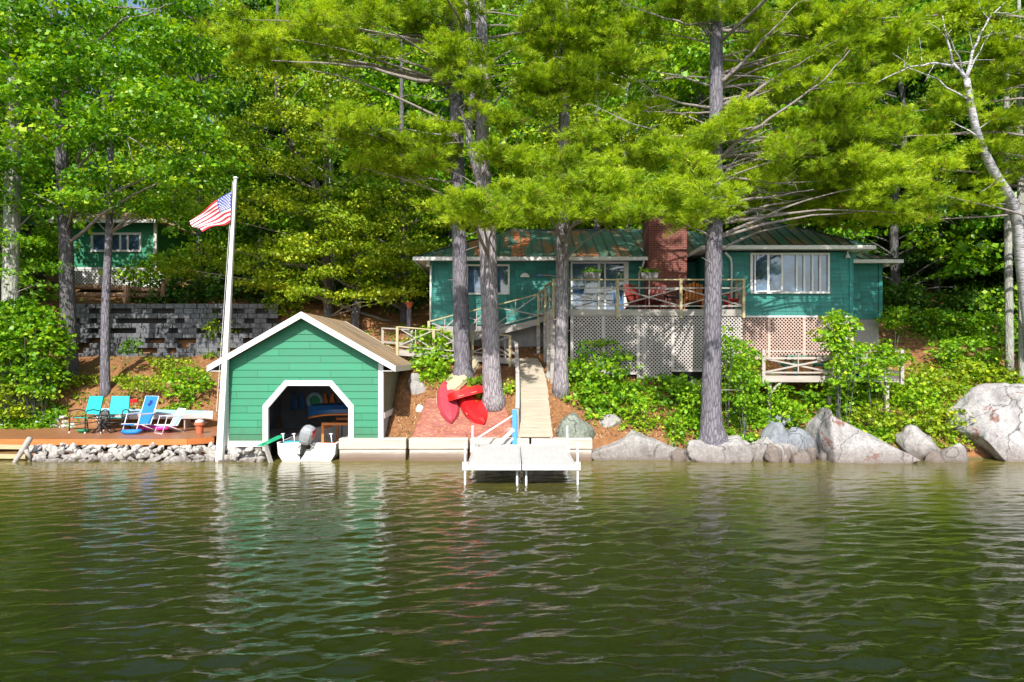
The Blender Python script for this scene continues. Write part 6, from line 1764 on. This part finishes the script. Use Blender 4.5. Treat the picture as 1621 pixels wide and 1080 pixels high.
def beach_chair(lab, fab, fr_m, name, reclined=True, print_=False, hb=1.15):
    t = thing(name, lab, 'chair', (0, 0, 0))
    m_ = MB(); m_.prism([(-.5, .30), (.12, .26), (.12, .24), (-.5, .28)], 'x', -.27, .27); m_.build('seat', M[fab], t)
    m_ = MB(); m_.prism([(.12, .27), (.42, hb), (.40, hb + .01), (.10, .27)], 'x', -.27, .27); bk = m_.build('backrest', M[fab], t)
    if print_:
        q = MB(); 
        y_, z_ = .325, .93
        q.prism([(-.10, .88), (.02, .84), (.12, .93), (.09, 1.03), (-.03, 1.02), (-.02, .95)], 'y', .30, .306)
        for i in range(len(q.v)):
            x_, yy, zz = q.v[i]; q.v[i] = (x_, .10 + (zz - .27) * .343 - .012 - (0.303 - yy), zz)
        q.build('printed_emblem', M['navy'], bk)
    for s in (-1, 1):
        f = MB(); f.tube([(s * .29, .42, hb), (s * .29, .10, .26), (s * .29, -.5, .30)], .018, 8); f.tube([(s * .30, -.48, .0), (s * .30, -.38, .30), (s * .30, -.30, .58), (s * .30, .25, .62)], .016, 8); f.tube([(s * .29, -.25, .28), (s * .29, .40, 0)], .016, 8); f.build('side_frame', M[fr_m], t, smooth=True)
        a = MB(); a.box(s * .30 - .03, s * .30 + .03, -.32, .22, .60, .63); a.build('armrest', M[fr_m], t, bevel=.01)
    f = MB(); f.tube([(-.29, .42, hb), (.29, .42, hb)], .018, 8); f.tube([(-.3, -.48, 0), (.3, -.48, 0)], .016, 8); f.tube([(-.29, .40, 0), (.29, .40, 0)], .016, 8); f.build('crossbar', M[fr_m], t, smooth=True)
    return t
b1 = beach_chair('tall blue reclining beach chair with dark emblem on the headrest', 'blue_fabric', 'white', 'beach_chair', print_=True)
b1.location = (X(224, 24.9), 24.9, DZ); b1.rotation_euler = (0, 0, R(-22)); b1.scale = (1.12, 1.1, 1.12)
b2 = beach_chair('pale blue webbed lawn chair with white frame near the terracotta pot', 'pale_blue', 'white', 'lawn_chair', hb=.86)
b2.location = (X(271, 24.9), 24.9, DZ); b2.rotation_euler = (0, 0, R(-38)); b2.scale = (.95, .95, .98)
# folded blue chair on the floor and pink float
mb = MB(); c = W(208, 680, 24.3); mb.tube([(c.x - .33, 24.3, DZ + .09), (c.x - .1, 24.25, DZ + .08), (c.x + .2, 24.28, DZ + .09), (c.x + .34, 24.35, DZ + .13)], [.07, .09, .09, .05], 10)
o = mb.build('swim_noodle_bag', M['blue_fabric'], org=(c.x, 24.3, DZ), smooth=True); tag(o, 'rolled blue cushion lying in front of the beach chair', 'cushion')
t = thing('pool_float', 'bright pink inflatable float lying under the lawn chair', 'pool float', (X(248, 25.3), 25.3, DZ))
mb = MB()
for yy in (25.25, 25.42, 25.59): mb.tube([(X(224, 25.3), yy, DZ + .12), (X(236, 25.3), yy, DZ + .13), (X(252, 25.3), yy, DZ + .12), (X(272, 25.3), yy, DZ + .12)], [.07, .10, .10, .07], 10)
mb.build('tube_body', M['pink'], t, smooth=True)
mb = MB(); mb.tube([(X(222, 25.3), 25.2, DZ + .22), (X(222, 25.3), 25.62, DZ + .22)], .09, 10); mb.build('pillow', M['pink'], t, smooth=True)
# pale sailboard behind the chairs
t = thing('sailboat_hull', 'pale blue and white boat hull lying behind the deck chairs', 'boat', (X(240, 26.5), 26.5, .6))
mb = MB()
xa, xb, n = X(150, 26.4), X(336, 26.4), 18
ring = []
for i in range(n + 1):
    s = i / n; w_ = .55 * max(.06, 1 - (2 * s - 1) ** 4) * (1 if s < .5 else (1 - (s - .5) * .75)); x = xa + (xb - xa) * s; zc = 1.32 - .12 * s
    ring.append([(x, 26.45 - w_, zc), (x, 26.45 - w_ * .8, zc - .28 + .1 * s), (x, 26.45, zc - .36 + .14 * s), (x, 26.45 + w_ * .8, zc - .28 + .1 * s), (x, 26.45 + w_, zc), (x, 26.45, zc + .10)])
for i in range(n):
    for k in range(6): mb.add([ring[i][k], ring[i][(k + 1) % 6], ring[i + 1][(k + 1) % 6], ring[i + 1][k]], [(0, 1, 2, 3)], 0 if k in (0, 1, 2, 3) else 1)
mb.add(ring[0], [tuple(range(6))]); mb.add(ring[-1], [tuple(range(5, -1, -1))])
mb.build('hull', [M['white'], M['pale_blue']], t, smooth=False)
mb = MB(); mb.box(X(160, 26.4), X(162, 26.4), 26.2, 26.7, .4, .96); mb.box(X(295, 26.4), X(297, 26.4), 26.2, 26.7, .4, .98); mb.build('cradle', M['grey_wood'], t)
mb = MB(); mb.bar(W(200, 636, 26.2), W(218, 634, 26.2), .10, .14); mb.bar(W(200, 637, 26.2), W(208, 642, 26.1), .05, .05)
o = mb.build('paddle', M['red'], org=W(205, 640, 26.2), bevel=.02); tag(o, 'red paddle blade lying on the pale blue hull', 'paddle')
# terracotta pot with a pale stone bowl
c = Vector((X(316, 24.6), 24.6, DZ))
t = thing('plant_pot', 'terracotta pot topped with a pale stone on the deck end', 'pot', c)
mb = MB(); mb.lathe([(.11, 0), (.15, .30), (.19, .30), (.19, .38), (.15, .38), (.14, .33)], c, 18); mb.build('pot', M['terracotta'], t, smooth=False)
mb = MB(); mb.lathe([(.05, .33), (.16, .39), (.14, .46), (.05, .50)], c, 14); mb.build('stone', M['riprap'], t, smooth=True)
mb = MB(); mb.lathe([(.02, .30), (.138, .31)], c, 12); mb.build('soil', M['soil'], t)
c = W(648, 487, 29.5); t = thing('hanging_planter', 'orange flower pot on a stump left of the cabin', 'pot', c)
mb = MB(); mb.lathe([(.08, 0), (.17, .22), (.19, .22), (.19, .28), (.1, .28)], c + Vector((0, 0, -.05)), 16); mb.build('pot', M['terracotta'], t)
mb = MB(); mb.tube([(c.x, c.y, gz(c.x, c.y) - .2), (c.x, c.y, c.z - .06)], [.13, .11], 10, wob=.1); mb.build('stump', M['shaded_pine_bark'], t)

# ------------------------------------------------------------------ flagpole and flag
t = thing('flagpole', 'tall square white-painted flagpole leaning slightly at the deck end', 'flagpole', W(348, 715, 22.25))
mb = MB(); B0, B1 = W(347.5, 718, 22.25), W(373, 283, 22.0)
def taper(mb, p, q, a, b):
    vs = [(p.x + sx * a, p.y + sy * a, p.z) for sx, sy in ((-1, -1), (1, -1), (1, 1), (-1, 1))] + [(q.x + sx * b, q.y + sy * b, q.z) for sx, sy in ((-1, -1), (1, -1), (1, 1), (-1, 1))]
    mb.add(vs, [(0, 3, 2, 1), (4, 5, 6, 7), (0, 1, 5, 4), (1, 2, 6, 5), (2, 3, 7, 6), (3, 0, 4, 7)])
B0 = B0 - Vector((0, 0, .5))
taper(mb, B0, B1, .115, .045)
mb.build('pole', M['pole'] if 'pole' in M else M['white'], t, bevel=.015)
mb = MB(); mb.lathe([(.075, 0), (.08, .03), (.05, .06), (.0, .08)], B1, 12); mb.build('cap', M['white'], t)
mb = MB(); mb.tube([B1 + Vector((-.08, -.04, -.1)), B0.lerp(B1, .5) + Vector((-.13, -.06, 0)), B0.lerp(B1, .2) + Vector((-.16, -.1, 0))], .008, 5); mb.build('halyard', M['white'], t)

def flag():
    nu, nv = 52, 26
    red, wht, blu = painted('flag_red', (.55, .02, .035), .08, .7), painted('flag_white', (.75, .74, .74), .05, .7), painted('flag_blue', (.02, .05, .33), .1, .7)
    TL, BL = W(366, 303, 21.9), W(364.5, 352, 21.9)
    TR, BR = W(298, 351, 21.7), W(318, 366, 21.5)
    TM, BM = W(337, 321, 21.75), W(350, 357, 21.85)
    def bez(a, m, b, s):
        c = (m - a * .25 - b * .25) * 2
        return a * (1 - s) ** 2 + c * 2 * s * (1 - s) + b * s * s
    def P(u, v):
        p = bez(TL, TM, TR, u).lerp(bez(BL, BM, BR, u), v)
        w_ = .07 * u ** .7
        return p + Vector((.25 * w_ * math.sin(7 * v + 2), w_ * math.sin(u * 9 + v * 5), w_ * .5 * math.sin(u * 7 + v * 9)))
    mb = MB()
    vs = [P(i / nu, j / nv) for j in range(nv + 1) for i in range(nu + 1)]
    vs2 = [p + Vector((0, .006, 0)) for p in vs]
    n = len(vs); fs = []; ms = []
    for j in range(nv):
        for i in range(nu):
            a = j * (nu + 1) + i; q = (a, a + 1, a + nu + 2, a + nu + 1)
            m_ = 2 if (i / nu < .4 and j < 14) else (0 if (j // 2) % 2 == 0 else 1)
            fs.append(q); ms.append(m_); fs.append(tuple(n + k for k in reversed(q))); ms.append(m_)
    mb.v = [tuple(p) for p in vs + vs2]; mb.f = fs; mb.m = ms
    t = thing('flag', 'faded stars and stripes flag drooping from the top of the pole', 'flag', TL)
    me = bpy.data.meshes.new('cloth'); me.from_pydata([tuple(Vector(v) - TL) for v in mb.v], [], mb.f)
    for m_ in (red, wht, blu): me.materials.append(m_)
    me.polygons.foreach_set('material_index', mb.m); me.polygons.foreach_set('use_smooth', [True] * len(me.polygons)); me.update()
    c = link_mesh('cloth', me, t)
    st = MB()
    for r_ in range(9):
        for k in range(6 if r_ % 2 == 0 else 5):
            u = (.4 / 12) * (2 * k + 1 + (r_ % 2)); v = (14 / 26 / 10) * (r_ + 1)
            for off in (-.006, .012):
                ctr = P(u, v) + Vector((0, off, 0)); eu = (P(u + .01, v) - P(u - .01, v)).normalized(); ev = (P(u, v + .01) - P(u, v - .01)).normalized()
                pts_ = [ctr + (eu * math.sin(a) - ev * math.cos(a)) * (.032 if q % 2 == 0 else .014) for q, a in enumerate(np.linspace(0, 2 * PI, 11)[:-1])]
                st.add(pts_, [tuple(range(10))])
    st.build('stars', wht, t)
flag()

# ------------------------------------------------------------------ block retaining wall, log edging, cottage
def block_wall():
    x0, x1, y = X(98, 31), X(440, 31), 31.0
    t = thing('retaining_wall', 'grey concrete block retaining wall with staggered open cells', 'wall', ((x0 + x1) / 2, y, 3.5))
    mb = MB(); g_ = random.Random(4)
    z = 3.35; row = 0
    while z < 5.75:
        x = x0 + (row % 2) * .28
        while x < x1:
            w_ = g_.choice([.40, .46, .56])
            if g_.random() > (.42 if row % 2 else .06):
                yo = (z - 3.3) * .10 + g_.uniform(-.03, .03)
                mb.box(x, min(x + w_ - .02, x1), y - .22 + yo, y + .2 + yo, z, z + .215)
            x += w_
        z += .225; row += 1
    mb.build('blocks', M['block'], t, bevel=.018)
    bk = MB(); bk.box(x0, x1, y + .24, y + .34, 3.1, 5.7); bk.build('core', M['wall_core'], t)
block_wall()
def log_edge():
    t = thing('log_edging', 'horizontal brown logs with short stump edging the upper terrace', 'log edging', (X(150, 33), 33, 6.3))
    mb = MB()
    mb.tube([W(20, 452, 33), W(140, 454, 33), W(262, 460, 33)], [.13, .14, .12], 9, wob=.08); mb.tube([W(90, 466, 32.8), W(250, 468, 32.8)], [.12, .12], 9, wob=.08)
    mb.build('log', M['log'], t, smooth=True)
    mb = MB(); mb.tube([W(201, 486, 32.6), W(201, 452, 32.6)], [.17, .15], 10, wob=.08); mb.tube([W(258, 470, 32.6), W(259, 446, 32.6)], [.12, .1], 10, wob=.08); mb.build('stump', M['log'], t, smooth=True)
M['log'] = bark('brown_log', (0.16, 0.08, 0.05, 1), (0.42, 0.26, 0.18, 1))
log_edge()

def cottage():
    y = 39.5; x0, x1 = X(92, y), X(246, y)
    t = thing('cottage', 'small green neighbouring cottage with white lattice skirt behind the trees', 'house', ((x0 + x1) / 2, y, 7.4))
    Z = lambda py: W(0, py, y).z
    win = [(X(148, y), Z(396)), (X(221, y), Z(396)), (X(221, y), Z(372)), (X(148, y), Z(372))]
    mb = MB(); lap_wall(mb, (0, y, 0), (1, 0, 0), (0, -1, 0), [(x0, Z(425)), (x1, Z(425)), (x1, Z(352)), (x0, Z(352))], [win], Z(425), Z(352), .18, .015)
    lap_wall(mb, (x1, 0, 0), (0, 1, 0), (1, 0, 0), [(y, Z(425)), (y + 6, Z(425)), (y + 6, Z(352)), (y, Z(352))], [], Z(425), Z(352), .18, .015)
    mb.build('wall', M['green_siding'], t)
    window_part(t, X(148, y), X(221, y), Z(396), Z(372), y - .02, mull=(X(172, y), X(191, y), X(203, y)), fw=.12)
    mb = MB(); mb.box(x0 + .2, x1 - .2, y + .2, y + 5.8, Z(425), Z(353)); mb.build('interior', M['dark'], t)
    l = MB(); lattice(l, (x0, y + .0, Z(455)), (1, 0, 0), (0, -1, 0), x1 - x0, Z(426) - Z(455), pitch=.2, sw=.07); lo = l.build('lattice_panel', M['white'], t)
    f = MB(); f.box(x0, x1, y - .05, y - .03, Z(427), Z(423.5)); f.box(X(173, y), X(175, y), y - .05, y - .03, Z(455), Z(427.5)); f.box(x0, x1, y - .05, y - .03, Z(456), Z(454)); f.build('frame', M['white'], lo)
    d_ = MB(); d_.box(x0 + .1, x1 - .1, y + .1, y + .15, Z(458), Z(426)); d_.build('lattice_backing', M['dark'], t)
    p = MB(); p.box(x1 - .05, x1 + .12, y - .12, y + .02, Z(458), Z(352)); p.build('corner_post', M['white'], t)
    s_ = MB(); s_.box(x1 + .13, x1 + .5, y - .1, y + 2.5, Z(458), Z(430)); s_.build('side_skirt', M['white'], t)
    r = MB(); zt = Z(352); r.add([(x0 - .5, y - .6, zt), (x1 + .5, y - .6, zt), (x1 + .5, y + 6.5, zt), (x0 - .5, y + 6.5, zt), (x0 + 2.6, y + 2.9, zt + 1.7), (x1 - 2.6, y + 2.9, zt + 1.7)], [(0, 1, 5, 4), (1, 2, 5), (2, 3, 4, 5), (3, 0, 4), (0, 3, 2, 1)]); r.build('roof', M['shingle'], t)
    g_ = MB(); g_.box(x0 - .5, x1 + .5, y - .66, y - .6, zt - .15, zt + .02); g_.build('fascia', M['white'], t)
cottage()
# dark outbuilding at the far left
t = thing('porch', 'dark timber porch corner glimpsed at the far left edge', 'porch', (X(-10, 34), 34, 5.8))
mb = MB(); y = 34
mb.box(X(-80, y), X(12, y), y - .6, y + 3, W(0, 345, y).z, W(0, 333, y).z); mb.build('roof', M['metal_roof'], t)
mb = MB(); mb.box(X(-80, y), X(8, y), y + .4, y + 3, 5.8, W(0, 346, y).z); mb.build('wall', M['dark'], t)
for px in (6, -30):
    mb = MB(); mb.box(X(px, y), X(px, y) + .14, y - .4, y - .26, 5.7, W(0, 346, y).z); mb.build('post', M['grey_wood'], t)

# ------------------------------------------------------------------ mat and canoes
def tarp():
    nx_, ny_ = 60, 36
    V = []
    for j in range(ny_ + 1):
        for i in range(nx_ + 1):
            s, q = i / nx_, j / ny_
            y = 22.74 + q * 1.75
            xl = X(650 + 26 * q, y); xr = X(814 - 22 * q * q, y)
            x = xl + (xr - xl) * s
            z = gz(x, y) + .05 + .03 * math.sin(x * 5 + y * 3) * math.sin(y * 6 - x) + .02 * mnoise.noise(Vector((x * 3, y * 3, 0)))
            V.append((x, y, z))
    ii = np.array([j * (nx_ + 1) + i for j in range(ny_) for i in range(nx_)])
    o = np_mesh('ground_mat', np.array(V), quads=np.stack([ii, ii + 1, ii + nx_ + 2, ii + nx_ + 1], 1), mat=M['tarp'], smooth=True, org=(X(730, 23.4), 23.4, 1))
    md = o.modifiers.new('thick', 'SOLIDIFY'); md.thickness = .01
    tag(o, 'faded red-brown mat spread on the bank under the canoes', 'mat')
tarp()

def canoe(lab, mats, L=3.6, wd=.40, dep=.34, name='canoe', pw=2.3):
    t = thing(name, lab, 'canoe', (0, 0, 0))
    mb = MB(); S = rowboat_hull(mb, L, wd, dep, n=22, pw=pw, sheer_k=.02 if name == 'kayak' else .45)
    mb.build('hull', [M[mats[0]], M[mats[1]]], t, smooth=True)
    g_ = MB()
    for k in (0, 6): g_.tube([Vector(s[k]) for s in S], .018, 6)
    g_.build('gunwale', M[mats[2]], t, smooth=True)
    d_ = MB()
    for a, b in ((0, 3), (len(S) - 1, len(S) - 4)):
        d_.add([S[a][0], S[a][6], S[b][6], S[b][0]], [(0, 1, 2, 3)]) if a == 0 else d_.add([S[b][0], S[b][6], S[a][6], S[a][0]], [(0, 1, 2, 3)])
    d_.build('deck_plate', M[mats[0]], t)
    s_ = MB()
    for k in (7, 15):
        s_.box(S[k][0][0], S[k][6][0], S[k][0][1] - .1, S[k][0][1] + .1, dep * .75, dep * .8)
    s_.build('seat', M['tan_wood'], t)
    return t
def put(t, nose, tail, roll=0, up=None):
    nose = Vector(nose); tail = Vector(tail)
    yv = (tail - nose).normalized(); z0 = Vector(up) if up else Vector((0, 0, 1)); xv = yv.cross(z0).normalized(); zv = xv.cross(yv)
    m_ = Matrix((xv, yv, zv)).transposed()
    m_ = m_ @ Matrix.Rotation(roll, 3, 'Y')
    t.matrix_world = Matrix.Translation(nose) @ m_.to_4x4()
def on_mat(px, py, d, up=.05):
    p = W(px, py, d); p.z = gz(p.x, p.y) + up; return p
c = canoe('faded maroon canoe lying upside down left of the bright red one', ('maroon', 'darkred', 'cream'), 2.3, .38, .25, pw=3)
put(c, on_mat(716, 0, 23.25, .30), on_mat(704, 0, 25.0, .28), roll=R(178))
c = canoe('bright red canoe lying keel up on the mat with its bow to the water', ('red', 'darkred', 'red'), 2.2, .43, .27, pw=3)
put(c, on_mat(768, 0, 23.2, .31), on_mat(733, 0, 25.0, .30), roll=R(183))
c = canoe('short red kayak resting across the two overturned canoes', ('red', 'darkred', 'red'), 1.3, .33, .30, name='kayak', pw=5)
put(c, on_mat(707, 0, 24.0, .60), on_mat(758, 0, 24.3, .78), roll=R(172))
c = canoe('cream canoe upside down behind the red boats below the left pine', ('cream', 'tan_wood', 'tan_wood'), 3.0, .42, .26)
put(c, on_mat(694, 0, 24.3, .32), on_mat(748, 0, 26.3, .28), roll=R(178))

# ------------------------------------------------------------------ on the raised deck
def planter(px, lab, sd_):
    t = thing('flower_box', lab, 'planter', (X(px, 25.1), 25.14, FZ + 1.12), 'flower boxes on the deck railing')
    x = X(px, 25.1); y = 25.14; z = FZ + 1.115
    m_ = MB(); m_.prism([(x - .28, z), (x + .28, z), (x + .33, z + .24), (x - .33, z + .24)], 'y', y - .13, y + .13); m_.build('box', M['grey_box'], t, bevel=.01)
    V, q_, T = leaves_from_pads([(x + dx, y, z + .32, .14, .12, .12, random.uniform(-.1, .1)) for dx in (-.24, -.08, .08, .24)], 700, .07, seed=sd_)
    np_mesh('foliage', V, quads=q_, mat=M['maple_leaf'], parent=t, tint=T)
planter(937, 'grey flower box with green plants on the rail in front of the glass door', 61)
planter(1028, 'grey flower box with green plants on the rail beside the chimney', 62)
def adirondack(mat, lab):
    t = thing('deck_chair', lab, 'chair', (0, 0, 0), 'chairs on the raised deck')
    m_ = MB()
    for k in range(5): m_.bar((-.24 + k * .12, -.28, .40), (-.24 + k * .12, .22, .28), .10, .025)
    m_.build('seat', M[mat], t)
    m_ = MB()
    for k in range(5): m_.bar((-.24 + k * .12, .20, .30), (-.26 + k * .13, .48, .98 + .05 * (2 - abs(k - 2))), .10, .02, up=(0, 1, .3))
    m_.build('backrest', M[mat], t)
    for s in (-1, 1):
        m_ = MB(); m_.box(s * .33 - .06, s * .33 + .06, -.34, .34, .55, .58); m_.build('armrest', M[mat], t)
        m_ = MB(); m_.box(s * .31 - .02, s * .31 + .02, -.30, -.20, 0, .549); m_.build('leg', M[mat], t)
        m_ = MB(); m_.bar((s * .27, -.25, .37), (s * .27, .5, .03), .03, .10); m_.build('leg', M[mat], t)
    return t
a1 = adirondack('darkred', 'dark red slatted chair left of the brick chimney')
a1.location = (X(1010, 26.3), 26.3, FZ); a1.rotation_euler = (0, 0, R(25)); a1.scale = (1.1, 1.1, 1.05)
a3 = copy_tree(a1); a3['label'] = 'dark red slatted chair in front of the brick chimney'
a3.location = (X(1038, 26.2), 26.2, FZ); a3.rotation_euler = (0, 0, R(-20))
a2 = adirondack('orange', 'orange-red slatted chair right of the brick chimney')
a2.location = (X(1098, 26.3), 26.3, FZ); a2.rotation_euler = (0, 0, R(-15)); a2.scale = (1.1, 1.1, 1.1)
a4 = adirondack('red', 'red slatted chair at the right end of the raised deck'); a4.location = (X(1160, 25.8), 25.8, FZ); a4.rotation_euler = (0, 0, R(10)); a4.scale = (1, 1, 1.05)
mb = MB(); c = Vector((X(881, 26), 26, FZ)); mb.lathe([(.18, 0), (.22, .4), (.23, .78), (.19, .85), (.05, .9)], c, 16); o = mb.build('cooler', M['turquoise'], org=c, smooth=True); tag(o, 'round turquoise cooler behind the mottled pine on the deck', 'cooler')
t = thing('deck_table', 'low dark round table on the raised deck before the chimney', 'table', (X(1065, 26.1), 26.1, FZ))
c = Vector((X(1066, 26.1), 26.1, FZ)); mb = MB(); mb.lathe([(.02, .52), (.42, .52), (.42, .56), (.02, .56)], c, 20); mb.build('tabletop', M['black_metal'], t)
for k in range(4):
    a = k * PI / 2 + .5; mb = MB(); mb.tube([c + Vector((.35 * math.cos(a), .35 * math.sin(a), 0)), c + Vector((.3 * math.cos(a), .3 * math.sin(a), .52))], .02, 6); mb.build('leg', M['black_metal'], t)
mb = MB(); c = W(1385, 503, 27.8); mb.lathe([(.12, 0), (.22, .10), (.24, .14), (.1, .14)], Vector((c.x + .9, 27.9, gz(c.x + .9, 27.9))), 14)
o = mb.build('garden_bowl', M['orange'], org=(c.x + .9, 27.9, gz(c.x + .9, 27.9))); tag(o, 'orange bowl on the ground at the right cabin corner', 'bowl')
